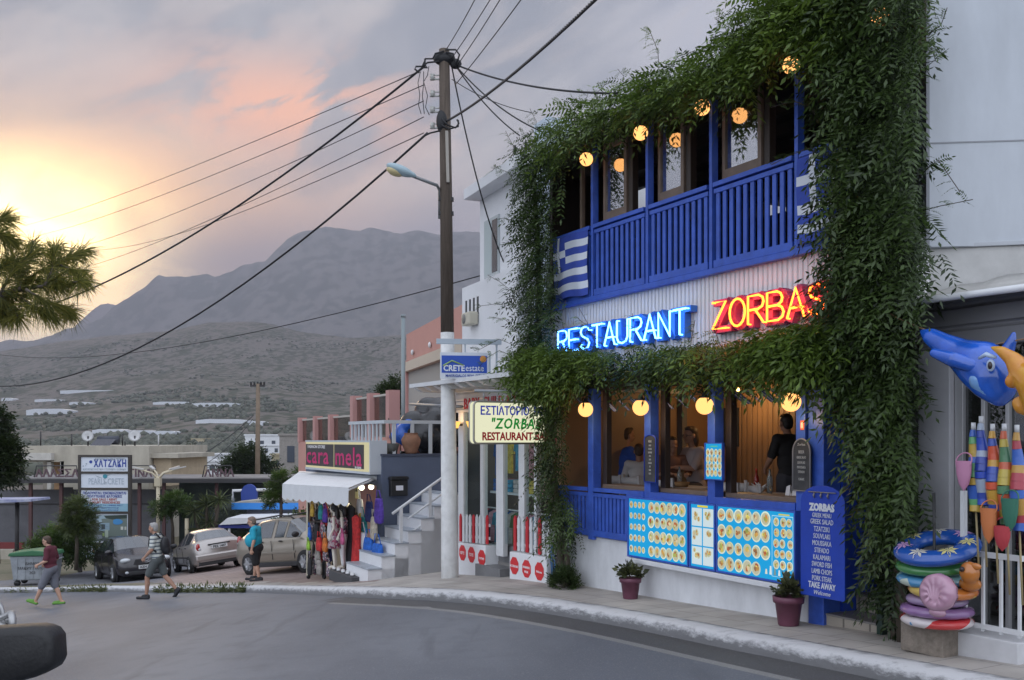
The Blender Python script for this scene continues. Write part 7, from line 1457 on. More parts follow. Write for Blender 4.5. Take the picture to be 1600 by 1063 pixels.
b, h, k = place(385, 95, 697, 760); tree('round_tree', 'big dark round tree behind the long canopy at the utility pole', b, h, [(0, 0, h * .5, 28 * k), (-1.2, 0, h * .4, 24 * k), (1.4, 0, h * .45, 25 * k), (.2, 0, h * .78, 18 * k)], .25, M_tree, 2200, (.5, .9), 27, tint=.25)
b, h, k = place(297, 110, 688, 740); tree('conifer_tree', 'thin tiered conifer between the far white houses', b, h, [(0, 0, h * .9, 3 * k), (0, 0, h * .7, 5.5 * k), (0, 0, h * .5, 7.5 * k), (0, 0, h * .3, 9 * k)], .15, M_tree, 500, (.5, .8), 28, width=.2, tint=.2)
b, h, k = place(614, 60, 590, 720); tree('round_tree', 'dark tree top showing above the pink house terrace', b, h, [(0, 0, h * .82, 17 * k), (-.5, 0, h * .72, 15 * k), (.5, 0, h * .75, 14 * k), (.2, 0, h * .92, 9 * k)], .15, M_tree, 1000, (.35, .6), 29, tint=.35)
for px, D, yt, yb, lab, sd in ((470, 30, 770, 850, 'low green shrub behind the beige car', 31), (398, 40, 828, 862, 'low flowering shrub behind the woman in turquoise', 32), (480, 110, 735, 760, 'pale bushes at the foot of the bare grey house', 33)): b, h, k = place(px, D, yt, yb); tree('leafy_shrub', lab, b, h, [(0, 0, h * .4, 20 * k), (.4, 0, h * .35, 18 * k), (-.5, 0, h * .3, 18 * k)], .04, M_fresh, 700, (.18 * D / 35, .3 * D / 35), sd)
# yucca: rosettes of sword leaves on short stems
b, h, k = place(322, 38, 762, 845); rng = np.random.default_rng(40); t = thing('yucca', 'spiky yucca with several sword-leaved heads in the planting', 'shrub', T(b)); mb = MB(); tr = MB()
for hx_, hz2, n in ((-.5, .55, 60), (.0, .68, 80), (.55, .78, 70), (.15, .35, 50), (-.2, .2, 40)):
    c = Vector((hx_, rng.uniform(-.2, .2), h * hz2)); tr.tube([(hx_ * .3, 0, -.1), (hx_ * .8, c.y, h * hz2 * .6), c], [.09, .07, .06], 7)
    for _ in range(n):
        v = Vector(rng.normal(0, 1, 3)); v.z = v.z * .8 + .25; v.normalize(); L_ = rng.uniform(.45, .75); s = v.cross(Vector((0, 0, 1))); s = s.normalized() * .028 if s.length > .01 else Vector((.028, 0, 0)); tt = rng.random() * .8; mb.col = (tt, tt, tt); e = c + v * L_ + Vector((0, 0, -.12 * L_)); m_ = c + v * L_ * .5
        mb.add([c - s * .5, c + s * .5, m_ + s, e, m_ - s], [(0, 1, 2, 3, 4)])
mb.build('crown', leafmat('yucca_leaf', (.03, .045, .02), (.14, .17, .06), .15), t); tr.build('trunk', M_bark, t)
# pine bough reaching in from the left, its trunk outside the picture
b = stand(-330, 9.5, ROAD_DROP); t = thing('pine_tree', 'pine bough with long backlit needles reaching in at the upper left', 'tree', T(b)); rng = np.random.default_rng(44); tr = MB(); nd = MB(); L0 = Vector(b)
def w_(px, py, D): return P(px, py, D) - L0
tr.tube([(0, 0, -.2), (.1, .05, 1.6), (.05, .1, 3.4), (.25, .1, 5.2)], [.16, .14, .12, .07], 9); main = [(.05, .1, 3.5), w_(-120, 470, 9.4), w_(0, 458, 9.2), w_(60, 448, 9.1), w_(115, 430, 9.0)]; tr.tube(main, [.06, .045, .03, .02, .008], 7)
twigs = [((0, 458), (22, 420), (48, 398), (50, 380)), ((20, 455), (60, 425), (100, 405), (128, 392)), ((60, 448), (95, 445), (122, 440), (132, 436)), ((40, 452), (70, 470), (100, 480), (108, 486)), ((0, 460), (20, 480), (28, 495)), ((-60, 465), (-10, 430), (10, 410), (18, 402)), ((-40, 465), (0, 475), (5, 490)), ((-100, 470), (-60, 400), (-20, 350), (5, 340)), ((-60, 400), (-25, 372), (0, 366), (8, 370)), ((70, 446), (82, 420), (84, 396), (88, 385)), ((10, 457), (40, 440), (75, 438), (90, 436)), ((-20, 462), (30, 462), (50, 478), (74, 488)), ((30, 453), (34, 430), (30, 412)), ((85, 410), (108, 420), (130, 424))]
for tw in twigs:
    ps = [w_(a, c, 9.1 + rng.uniform(-.35, .35)) for a, c in tw]; tr.tube(ps, [.014, .010, .006, .004][:len(ps)], 5)
    for a, c in zip(ps, ps[1:]):
        for f in (np.linspace(.15, 1, 4) if c is not ps[-1] else np.linspace(.2, 1, 6)):
            o = a.lerp(c, float(f)); d = (c - a).normalized()
            for _ in range(44):
                v = (d * rng.uniform(.5, 1.2) + Vector(rng.normal(0, .45, 3)) + Vector((0, 0, -.25))).normalized(); L_ = rng.uniform(.14, .27); s = v.cross(Vector((0, 1, .1))).normalized() * .0024; tt = float(np.clip(rng.normal(.5, .25), 0, 1)); nd.col = (tt, tt, tt); nd.add([o - s, o + s, o + v * L_ * .6 + s * .8 + Vector((0, 0, -.01)), o + v * L_ + Vector((0, 0, -.035)), o + v * L_ * .6 - s * .8 + Vector((0, 0, -.01))], [(0, 1, 2, 3, 4)])
nd.build('crown', leafmat('long_pine_needle', (.035, .06, .012), (.30, .27, .05), .6), t); tr.build('trunk', M_bark, t)
# ------------------------------------------------------------------ lamp post with spread arms, short post, kiosk
gp = P(247, 850, 40); k = 40 / FOC; t = thing('lamp_post', 'cream lamp post with four spreading arms beside the round tree', 'lamp post', T(gp)); M_creamp = mat('cream_paint', (.48, .42, .30), .6); h = (850 - 745) * k; MB().tube([(0, 0, -.3), (0, 0, h)], .075, 10).build('pole', M_creamp, t); MB().box(-.12, .12, -.12, .12, h - .4, h - .05).build('collar', M_creamp, t)
for ax, ay in ((-1.0, 0), (-.5, .6), (.6, .5), (1.0, 0)): MB().tube([(0, 0, h - .1), (ax * .25, ay * .3, h + .15), (ax * .9, ay * .9, h + .35)], [.05, .04, .03], 6).build('arm', M_creamp, t); MB().bar((ax * .6, ay * .6, h + .30), (ax * 1.15, ay * 1.15, h + .42), .12, .05).build('lamp_head', mat('pale_lamp_head', (.45, .44, .42), .5), t)
tag(MB().tube([(0, 0, -.2), (0, 0, .95)], .08, 10).build('bollard_post', M_creamp, mtx=T(P(292, 848, 38))), 'short cream post standing in front of the yucca', 'post')
t = thing('kiosk', 'low kiosk with a bright blue fascia and white canopies behind the woman', 'kiosk', frontal(420, 39)); k = 39 / FOC; kx_ = lambda px: (px - 420) * k; kz = lambda py: (HORZ - py) * k; MB().box(kx_(363), kx_(500), -.1, 3, kz(796), kz(786)).build('fascia', mat('bright_blue_fascia', (.03, .22, .62), .5), t); MB().prism([(kx_(363), kz(786) + .001), (kx_(500), kz(786) + .001), (kx_(500), kz(780)), (kx_(405), kz(781))], .0, 3).build('roof', M_conc, t); MB().box(kx_(380), kx_(500), .5, 3, -5.4, kz(796) - .001).build('wall', mat('blue_white_kiosk', (.30, .33, .40), .7, var=.5, vscale=1), t)
MB().prism([(kx_(368), kz(813)), (kx_(500), kz(806)), (kx_(500), kz(801)), (kx_(380), kz(803))], -2.2, -.2).build('canopy', mat('white_canvas', (.60, .61, .62), .85), t); MB().box(kx_(366), kx_(480), -2.1, -2.05, kz(818), kz(813)).build('valance', mat('navy_valance', (.03, .04, .20), .8), t)
for px in (381, 440): MB().tube([(kx_(px), -2.0, kz(813)), (kx_(px), -2.0, -5.4)], .05, 6).build('post', M_trim, t)
t = thing('sign_frame', 'white tubular frame with a round blue panel above the kiosk', 'sign', frontal(400, 40.5)); k = 40.5 / FOC; MB().tube([((364 - 400) * k, 0, -100 * k), ((364 - 400) * k, 0, (HORZ - 767) * k), ((425 - 400) * k, 0, (HORZ - 765) * k)], .07, 6).build('frame', M_trim, t); MB().prism([(-.6, -97 * k), (.05, -97 * k)] + [(-.275 + .36 * math.cos(a), -88 * k + .5 * math.sin(a)) for a in [i * .35 for i in range(1, 9)]], -.1, .1).build('panel', mat('deep_blue_panel', (.02, .05, .26), .6), t)
# ------------------------------------------------------------------ far houses and greenhouses
def ray_valley(px, py):
    D = 150.0
    while D < 1900:
        p = P(px, py, D)
        if p.z <= valley(p.x, D): return D
        D += 4
    return 1500.0
hs0 = None
def far_house(label, px0, px1, y0, y1, D, m, dep=7, wins=2, roof=False):
    k = D / FOC; t = thing('house', label, 'house', T(P((px0 + px1) / 2, y1, D), rz=R(random.uniform(-12, 12))), 'far houses across the valley'); w, h = (px1 - px0) * k / 2, (y1 - y0) * k; MB().box(-w, w, 0, dep, -6, h).build('wall', m, t); MB().box(-w - .15, w + .15, -.15, dep, h + .001, h + .25).build('roof', mat('red_tile', (.22, .09, .06), .8) if roof else m, t)
    for i in range(wins): x = -w + 2 * w * (i + .5) / wins; q = MB().box(x - w * .16 / wins * 2, x + w * .16 / wins * 2, -.06, -.01, h * .35, h * .75).build('window', mat('far_pane', (.05, .06, .08), .2), t)
    return t
FW = mat('far_white_wall', (.58, .59, .60), .8, var=.05); FY = mat('far_ochre_wall', (.42, .36, .24), .8); FG = mat('far_grey_wall', (.24, .22, .20), .9, var=.2)
for a in (('white house with a terrace right of the annex', 236, 270, 702, 716, 150, FW, 8, 3), ('white house half behind the conifer, with red awnings', 268, 300, 718, 745, 130, FW, 8, 2), ('tallest white house of the cluster right of the conifer', 300, 332, 712, 745, 135, FW, 8, 2), ('yellow house alone on the slope', 298, 318, 686, 702, 420, FY, 12, 2), ('white house with a blue canopy left of the grey house', 383, 436, 681, 712, 160, FW, 9, 3), ('small white house below the blue canopied one', 408, 440, 697, 712, 140, FW, 8, 2), ('bare grey concrete house beside the pink house', 437, 472, 681, 745, 110, FG, 9, 1), ('low white house left of the dark round tree', 318, 345, 722, 742, 125, FW, 8, 1), ('beige low house between dark tree and grey house', 424, 446, 712, 738, 118, FY, 8, 1)): far_house(*a)
for i, (p0, p1, ya, yb) in enumerate(((94, 184, 609, 613), (54, 96, 623, 627), (108, 139, 629, 632), (239, 300, 627, 632), (300, 373, 629, 634), (41, 109, 637, 647), (306, 385, 655, 661), (144, 192, 674, 677), (198, 240, 677, 679), (240, 273, 678, 680), (2, 20, 621, 626), (386, 410, 661, 664))):
    D = min(1500, ray_valley((p0 + p1) / 2, yb)); k = D / FOC; t = thing('greenhouse', ('long thin greenhouse highest on the hillside', 'narrow greenhouse above the broad one', 'short greenhouse right of the broad one', 'left half of the long double greenhouse', 'right half of the long double greenhouse', 'broad white greenhouse, largest on the left slope', 'bright greenhouse low on the slope by the wooden pole', 'thin white greenhouse strip above the flat roof', 'thin strip above the second satellite dish', 'thin strip right of the second satellite dish', 'small greenhouse at the left edge of the hillside', 'small greenhouse right of the wooden pole')[i], 'greenhouse', T(P((p0 + p1) / 2, yb, D - 3)), 'greenhouses on the hillside'); w, h = (p1 - p0) * k / 2, max(2.2, (yb - ya) * k * .8)
    MB().prism([(-w, -2), (w, -2), (w, h * .75), (w * .6, h), (-w * .6, h), (-w, h * .72)], 0, 14).build('plastic_tunnel', mat('greenhouse_plastic', (.55, .57, .60), .5, var=.1), t)
# ------------------------------------------------------------------ utility pole, street lamp, wires
PD = 16.5; pb = stand(703, PD); Pt = lambda px, py, D=PD: P(px, py, D)
M_wood = mat('weathered_pole_wood', (.085, .065, .05), .9, var=.35, vscale=5, stretch=(6, 6, .4), bump=.5, bscale=30); M_wire = mat('black_cable', (.012, .012, .014), .6); M_porc = mat('porcelain', (.45, .45, .42), .3)
t = thing('utility_pole', 'tall dark wooden utility pole with a whitewashed foot in front of the baby shop', 'utility pole', T(pb)); O = Vector(pb); q = lambda px, py, D=PD: P(px, py, D) - O
tp, md = q(694, 78), q(699, 520); MB().tube([md, q(697, 300), tp], [.115, .105, .09], 14).build('pole', M_wood, t)
MB().tube([Vector((0, 0, -.3)), Vector((0, 0, .3)), md], [.155, .15, .118], 14).build('whitewash', mat('flaking_whitewash', (.60, .60, .59), .9, var=.15, vscale=4, bump=.6, bscale=12), t); MB().bar(q(698, 205, PD - .12), q(700, 285, PD - .12), .05).build('conduit', mat('pale_conduit', (.35, .32, .28), .7), t)
for y in (121, 147, 172, 197): b = MB(); b.tube([q(690, y + 3), q(677, y + 3)], .018, 6); b.tube([q(690, y - 3), q(677, y - 3)], .012, 6); [b.lathe([(0, -.05), (.045, -.045), (.03, -.015), (.05, 0), (.03, .02), (.045, .05), (0, .055)], 10, Matrix.Translation(q(x, y))) for x in (675.5,)]; b.build('insulator', M_porc, t)
b = MB()
for pts in ([(694, 80), (680, 84), (676, 92), (665, 92), (660, 104)], [(696, 78), (712, 78), (718, 86), (714, 98)], [(697, 82), (708, 84), (711, 96), (714, 100)], [(664, 92), (664, 102), (668, 106), (660, 106)], [(686, 96), (668, 98), (660, 104), (650, 104), (648, 108), (655, 114)], [(690, 186), (700, 196), (712, 200), (717, 193), (714, 187)], [(690, 196), (702, 202), (716, 198), (716, 188)], [(689, 204), (672, 208), (664, 212)], [(670, 104), (668, 118), (662, 128), (668, 150), (665, 168), (671, 180)], [(662, 112), (662, 130), (660, 150), (663, 178)], [(657, 112), (653, 130), (656, 148), (654, 165), (658, 178)]): b.tube([q(x, y, PD - .12) for x, y in pts], .016 if pts[0][0] > 672 or pts[0][1] < 100 else .007, 5)
b.ball(q(694, 92), .12, 10, 8, (1.6, 1, 1)).ball(q(712, 100), .07, 8, 6, (1.5, 1, 1.3)).ball(q(692, 190), .13, 10, 8, (.9, 1, 1.7)); b.build('cable_bundle', M_wire, t)
sl_ = thing('street_lamp', 'pale blue street lamp head on a bent arm fixed to the utility pole', 'street lamp', T(Pt(688, 300))); o2 = Pt(688, 300); r = lambda px, py, D=PD: P(px, py, D) - o2; LD = PD - .5
MB().tube([r(687, 342), r(687, 298), r(683, 290, PD - .1), r(644, 275, LD)], .028, 8).build('arm', mat('galvanised_pipe', (.25, .26, .27), .5, metal=.5), sl_); hM = Matrix.Translation(r(625, 266, LD)) @ Matrix.Rotation(R(22), 4, 'Y'); MB().ball((0, 0, 0), 1, 18, 10, (1, 1, 1), hM @ Matrix.Diagonal((.25, .12, .085, 1))).ball((.2, 0, .005), .06, 12, 8, (1.6, 1, .8), hM).build('head', mat('pale_blue_lamp_paint', (.30, .40, .44), .45), sl_, remesh=.02, blur=2); MB().ball((-.07, 0, -.05), 1, 16, 8, (.15, .10, .08), hM).build('diffuser', mat('yellowed_diffuser', (.50, .42, .22), .3), sl_)
for y in (312, 334): MB().box(-.02, .24, -.05, .05, -.03, .03, Matrix.Translation(r(687, y))).build('clamp', M_black, sl_)
def wire(label, p0, p1, sag, r_=.010, grp='wires from the utility pole', D0=PD, n=26, twist=0):
    a, b = P(p0[0], p0[1], D0), P(p1[0], p1[1], p1[2]); pts = [a.lerp(b, i / n) + Vector((0, 0, -4 * sag * (i / n) * (1 - i / n))) for i in range(n + 1)]; mb = MB()
    if twist:
        fine = []; N2 = 240
        for s in (0, math.pi):
            mb.tube([a.lerp(b, i / N2) + Vector((r_ * math.cos(i * twist / N2 * 6.28 + s), 0, -4 * sag * (i / N2) * (1 - i / N2) + r_ * math.sin(i * twist / N2 * 6.28 + s))) for i in range(N2 + 1)], r_, 6)
    else: mb.tube(pts, r_, 6)
    tag(mb.build('wire', M_wire), label, 'wire', grp)
for i, (y0, e) in enumerate(((114, (40, 352, 60)), (125, (40, 372, 60)), (150, (60, 400, 60)), (175, (60, 432, 60)), (200, (120, 390, 55)))): wire('thin wire to the left, %s from the top of the insulators' % ('first', 'second', 'third', 'fourth', 'lowest')[i], (662 if i else 650, y0 + (8 if i else 0)), e, .25 + .1 * i, .008)
wire('thick black cable sweeping down to the left above the pine bough', (664, 103), (-60, 508, 30), .95, .020); wire('long black cable sagging low across the mountain', (668, 208), (-80, 592, 34), 1.7, .020); wire('faint cable crossing low over the hills to the white house', (790, 420), (-80, 536, 60), 1.3, .012, D0=18.5)
wire('thick twisted cable rising to the upper right', (697, 190), (945, -15, 8.5), .10, .011, twist=60)
for i, e in enumerate(((752, -20, 13.5), (790, -40, 12.5), (805, -40, 12), (850, -50, 11))): wire('thin wire rising steeply off the pole top, %s from the left' % ('first', 'second', 'third', 'fourth')[i], ((697, 78), (703, 95), (716, 100), (712, 132))[i], e, .03, .008)
wire('black cable running right to the ivy eaves', (714, 102), (965, 146, 12.6), .12, .016); wire('cable running down right into the left vine', (714, 105), (845, 205, 14.8), .12, .012); wire('second cable down right to the white roof', (714, 106), (812, 212, 16), .1, .012); wire('cable dropping to a hook on the white house wall', (706, 105), (792, 421, 17.6), .35, .014); wire('frayed thin wire to the right behind the vine', (706, 124), (830, 176, 15), .08, .007)
# farther poles
t = thing('utility_pole', 'distant wooden utility pole with a row of insulators on its crossarm', 'utility pole', T(P(402, 790, 58))); k = 58 / FOC; MB().tube([(0, 0, -1), (.05, 0, (790 - 600) * k)], [.17, .12], 10).build('pole', mat('far_pole_wood', (.16, .12, .085), .9, var=.2), t); zt_ = (790 - 603) * k; MB().box(-.42, .46, -.06, .06, zt_ - .06, zt_ + .06).build('crossarm', M_dark, t)
for i in range(5): MB().lathe([(0, 0), (.07, .02), (.05, .10), (.07, .16), (0, .2)], 10, Matrix.Translation((-.38 + i * .2, 0, zt_ + .06))).build('insulator', M_black, t)
wire('sagging wire from the distant pole down to the annex', (395, 650), (230, 740, 50), .6, .025, 'wires of the distant pole', 58); wire('second wire from the distant pole towards the conifer', (395, 655), (240, 745, 52), 1.0, .018, 'wires of the distant pole', 58)
t = thing('metal_post', 'plain grey metal post standing left of the pink house', 'post', T(P(630, 760, 25))); k = 25 / FOC; MB().tube([(0, 0, -1.5), (0, 0, (760 - 496) * k)], .055, 12).build('pole', mat('grey_post_paint', (.20, .24, .25), .5), t); MB().tube([(0, 0, (760 - 496) * k), (0, 0, (760 - 492) * k)], .065, 12).build('cap', mat('grey_post_paint', (.20, .24, .25), .5), t)
tag(MB().tube([CF @ Vector((.1, .6, zr + 1.1)), P(722, 636, 16.7)], .03, 8).build('awning_pipe', mat('galvanised_pipe', (.25, .26, .27), .5)), 'horizontal grey pipe passing behind the utility pole above the terrace rail', 'pipe')
# ------------------------------------------------------------------ parked cars (x forward, y left, z up)
def car_frame(px, D, az):
    b = stand(px, D); f = Vector((math.sin(R(az)), math.cos(R(az)), 0)); l = Vector((-f.y, f.x, 0)); g = lambda v: top(b.x + v.x, b.y + v.y)
    f = Vector((f.x, f.y, (g(f * 1.2) - g(f * -1.2)) / 2.4)).normalized(); l = Vector((l.x, l.y, (g(l * .8) - g(l * -.8)) / 1.6)).normalized(); u = f.cross(l).normalized(); l = u.cross(f)
    return Matrix(((f.x, l.x, u.x, b.x), (f.y, l.y, u.y, b.y), (f.z, l.z, u.z, b.z + .01), (0, 0, 0, 1)))
M_glassc = mat('car_glass', (.035, .045, .055), .06, spec=.9, coat=1.0); M_tyre = mat('tyre_rubber', (.018, .018, .018), .85); M_rim = mat('alloy_rim', (.42, .43, .45), .3, metal=.7); M_lens = mat('clear_lens', (.45, .48, .50), .1, coat=1); M_tail = mat('red_lens', (.32, .012, .012), .15, coat=1); M_plas = mat('black_plastic', (.022, .022, .024), .6); M_plate = mat('number_plate', (.55, .56, .56), .5); M_chr = mat('chrome', (.6, .6, .62), .15, metal=1)
def car(label, M, st, paint, wb, wr, ww, cabin, screens, lights, extra, grp='cars parked on the plaza'):
    """st: stations (x, z bottom, half width, z belt, half width at belt, z top, half width at top), nose to tail"""
    t = thing('parked_car', label, 'car', M, grp); rings = []
    for x, zb, wm, zbl, wb_, zt, wt in st:
        h = [(0, zb), (wm * .86, zb), (wm * .97, zb + .10), (wm, zb + (zbl - zb) * .55), (wb_ + (wm - wb_) * .5, zbl - .05), (wb_, zbl), (wt, zt - .05), (wt * .86, zt - .005), (wt * .45, zt + .018), (0, zt + .024)]
        rings.append([(x, y, z) for y, z in h] + [(x, -y, z) for y, z in h[-2:0:-1]])
    n = len(rings[0]); body, gl = MB(), MB()
    for i in range(len(rings) - 1):
        for k in range(n):
            k2 = (k + 1) % n; kk = k if k < 9 else n - 1 - k; f = [rings[i][k], rings[i + 1][k], rings[i + 1][k2], rings[i][k2]]
            isg = (kk == 5 and i in cabin) or (kk in (6, 7, 8) and i in screens)
            if isg:
                c = sum((Vector(p) for p in f), Vector()) / 4; gl.add([c + (Vector(p) - c) * (.90 if kk == 5 else .985) for p in f], [(0, 1, 2, 3)], True)
                if kk == 5: body.add([c + (Vector(p) - c) * 1.0 + Vector((0, -.012 if c.y > 0 else .012, 0)) for p in f], [(0, 1, 2, 3)], True)
                continue
            body.add(f, [(0, 1, 2, 3)], True)
    for e, rv in ((rings[0], 1), (rings[-1], 0)): body.add(e, [tuple(range(n)) if rv else tuple(range(n))[::-1]], True)
    bo = body.build('body', paint, t); w_ = bo.modifiers.new('weld', 'WELD'); w_.merge_threshold = .001; gl.build('windows', M_glassc, t)
    for x in (wb / 2 + .05, -wb / 2 + .05):
        for s in (1, -1):
            Y = s * ww; RM = Matrix.Translation((x, Y, wr)) @ Matrix.Rotation(R(90), 4, 'X'); MB().lathe([(0, .0), (wr + .075, .0), (wr + .07, -s * .012), (0, -s * .012)], 26, RM @ Matrix.Translation((0, 0, -s * .012))).build('wheel_arch', M_plas, t)
            o = MB().lathe([(wr * .6, -.10), (wr * .94, -.10), (wr, -.06), (wr, .06), (wr * .94, .10), (wr * .62, .10)], 28, RM).build('wheel', M_tyre, t); r_ = MB().lathe([(wr * .66, -s * .07), (wr * .64, -s * .10), (wr * .55, -s * .06), (0, -s * .05)], 24, RM)
            for q in range(6): a = q * math.pi / 3; r_.bar(RM @ Vector((.05 * math.cos(a), .05 * math.sin(a), -s * .075)), RM @ Vector((wr * .6 * math.cos(a), wr * .6 * math.sin(a), -s * .092)), .05, .05)
            r_.lathe([(.06, -s * .10), (0, -s * .105)], 12, RM); r_.build('rim', M_rim, o)
    for nm, c, sz, m in lights:
        for s in (1, -1): MB().ball((0, 0, 0), 1, 16, 10, (1, 1, 1), Matrix.Translation((c[0], s * c[1], c[2])) @ Matrix.Rotation(s * (c[3] if len(c) > 3 else 0), 4, 'Z') @ Matrix.Diagonal((*sz, 1))).build(nm, m, t)
    extra(t); return t
def side_bits(t, xs, z, y, mx, mz, my, paint, hm=None):
    for s in (1, -1):
        for x in xs: MB().ball((x, s * y, z), .08, 10, 6, (1.2, .25, .25)).build('door_handle', hm or paint, t)
        MB().ball((mx, s * my, mz), .11, 14, 10, (.75, 1.05, .72)).build('mirror', hm or paint, t)
def seams(t, lines):
    for s in (1, -1):
        for a, b in lines: MB().bar((a[0], s * a[1], a[2]), (b[0], s * b[1], b[2]), .012).build('door_seam', M_plas, t)
def number(t, x, z, txt, back=False, w=.26):
    f = -1 if back else 1; p = MB().box(x - .012, x + .012, -w, w, z - .06, z + .06).build('number_plate', M_plate, t); MB().text(txt, .105, 0, 0, 0, 'CENTER', 1.0, .003, .003, mtx=Matrix.Translation((x + f * .016, 0, z - .038)) @ Matrix.Rotation(R(90 * f), 4, 'Z')).build('lettering', M_plas, p)
PD_ = mat('dark_violet_paint', (.012, .010, .014), .25, spec=.5, coat=.6)
def ex1(t):
    side_bits(t, (.15, -.85), .86, .845, .95, .98, .90, PD_); number(t, 2.245, .47, 'AZH 7802'); g = MB().prism([(-.42, .56), (.42, .56), (.34, .72), (-.34, .72)], -2.235, -2.15, Matrix.Rotation(R(90), 4, 'Z')).build('grille', M_plas, t); ring_ = MB(); ring_.tube([(2.25, .10 * math.cos(a), .67 + .062 * math.sin(a)) for a in [i * .349 for i in range(19)]], .009, 6); ring_.tube([(2.25, -.095, .68), (2.25, -.03, .67), (2.25, 0, .645), (2.25, .03, .67), (2.25, .095, .68)], .010, 6); ring_.build('emblem', M_chr, t)
    MB().box(2.10, 2.235, -.55, .55, .23, .36).build('air_intake', M_plas, t, bevel=.03); seams(t, (((.75, .872, .35), (.75, .872, .86)), ((-.35, .872, .35), (-.35, .872, .86))))
car('dark violet hatchback parked nose out beside the tall hoarding', car_frame(206, 32.8, 146), [(2.22, .30, .60, .58, .56, .66, .50), (2.12, .20, .76, .68, .72, .74, .66), (1.75, .18, .86, .80, .82, .86, .74), (1.15, .18, .877, .90, .83, .99, .74), (.98, .18, .877, .92, .82, 1.04, .72), (.15, .18, .877, .94, .80, 1.41, .57), (.08, .18, .877, .94, .80, 1.42, .57), (-.40, .18, .877, .95, .80, 1.455, .57), (-.50, .18, .877, .95, .80, 1.455, .57), (-1.30, .18, .877, .98, .79, 1.42, .56), (-1.75, .20, .87, 1.02, .76, 1.33, .53), (-2.08, .24, .82, .98, .70, 1.06, .60), (-2.22, .34, .74, .78, .68, .84, .6)], PD_, 2.64, .31, .80, {4, 6, 8, 9}, {4, 10}, [('headlight', (2.06, .62, .70, -.5), (.17, .17, .085), M_lens), ('fog_lamp', (2.17, .60, .32), (.05, .07, .05), M_lens)], ex1)
PS = mat('silver_paint', (.40, .37, .35), .3, metal=.55, coat=.8)
def ex2(t):
    side_bits(t, (.2, -.75), .84, .825, .85, .95, .88, PS, M_plas); number(t, -2.128, .80, 'PEZ 1407', True); MB().box(-2.135, -2.05, -.36, .36, .865, .905).build('plate_recess', M_plas, t, bevel=.01); MB().box(-2.17, -1.95, -.80, .80, .38, .60).build('bumper', PS, t, bevel=.06); MB().box(-2.10, -1.9, -.7, .7, .22, .37).build('lower_apron', M_plas, t, bevel=.03); seams(t, (((.70, .842, .35), (.70, .842, .84)), ((-.30, .842, .35), (-.30, .842, .84))))
    for s in (1, -1): MB().box(-1.3, 1.3, s * .838 - .012, s * .838 + .012, .50, .54).build('side_strip', M_plas, t)
car('silver saloon seen from behind between the old man and the woman', car_frame(325, 33.5, -30), [(2.10, .32, .60, .56, .56, .62, .5), (2.0, .24, .74, .66, .70, .72, .64), (1.5, .2, .83, .78, .79, .84, .70), (1.05, .2, .84, .86, .79, .93, .70), (.90, .2, .84, .88, .78, .97, .68), (.20, .2, .84, .90, .77, 1.33, .55), (.13, .2, .84, .90, .77, 1.34, .55), (-.32, .2, .84, .91, .77, 1.385, .55), (-.42, .2, .84, .91, .77, 1.385, .55), (-1.0, .2, .84, .93, .76, 1.34, .54), (-1.15, .2, .84, .94, .76, 1.30, .54), (-1.62, .2, .83, .98, .74, 1.04, .66), (-2.02, .24, .80, .98, .72, 1.02, .64), (-2.10, .34, .76, .90, .70, .94, .62)], PS, 2.44, .29, .765, {4, 6, 8, 9}, {4, 10}, [('tail_light', (-2.06, .66, .83, .5), (.06, .10, .13), M_tail), ('headlight', (2.0, .6, .62, -.4), (.12, .16, .08), M_lens), ('reversing_light', (-2.095, .63, .77, .5), (.035, .06, .05), M_lens)], ex2)
PB = mat('beige_metallic_paint', (.30, .265, .215), .32, metal=.5, coat=.7)
def ex3(t):
    side_bits(t, (.28, -.55), .90, .845, 1.05, 1.06, .92, PB, M_plas); seams(t, (((.85, .862, .40), (.85, .862, .92)), ((-.10, .862, .40), (-.10, .862, .92)), ((-.85, .862, .75), (-.95, .84, .92)))); number(t, 1.94, .45, 'PEA 2210')
    for s in (1, -1): MB().tube([(-1.35, s * .56, 1.44), (-1.2, s * .56, 1.53), (0, s * .56, 1.60), (.5, s * .56, 1.54), (.62, s * .56, 1.47)], .022, 7).build('roof_rail', M_plas, t); MB().box(-.90, .92, s * .862 - .02, s * .862 + .02, .56, .62).build('side_strip', PB, t, bevel=.008); MB().box(-.95, .95, s * .85 - .03, s * .85 + .03, .20, .33).build('sill_guard', M_plas, t, bevel=.02)
car('beige metallic small family car half hidden by the clothes racks', car_frame(470, 27.3, 128), [(1.93, .32, .58, .62, .54, .72, .48), (1.82, .22, .75, .74, .70, .82, .62), (1.40, .2, .85, .90, .80, .97, .70), (1.15, .2, .86, .95, .80, 1.06, .68), (1.05, .2, .86, .96, .79, 1.12, .66), (.42, .2, .86, .97, .77, 1.46, .54), (.36, .2, .86, .97, .77, 1.47, .54), (-.06, .2, .86, .98, .77, 1.52, .55), (-.16, .2, .86, .98, .77, 1.52, .55), (-.85, .2, .86, .99, .77, 1.48, .54), (-.95, .2, .86, .99, .77, 1.46, .54), (-1.40, .2, .86, 1.0, .76, 1.28, .52), (-1.72, .24, .83, .98, .74, 1.06, .62), (-1.90, .36, .76, .74, .70, .82, .62)], PB, 2.44, .31, .80, {4, 6, 8, 10}, {4, 11}, [('headlight', (1.72, .62, .78, -.5), (.16, .15, .11), M_lens), ('tail_light', (-1.78, .66, .95, .4), (.07, .08, .16), M_tail)], ex3)
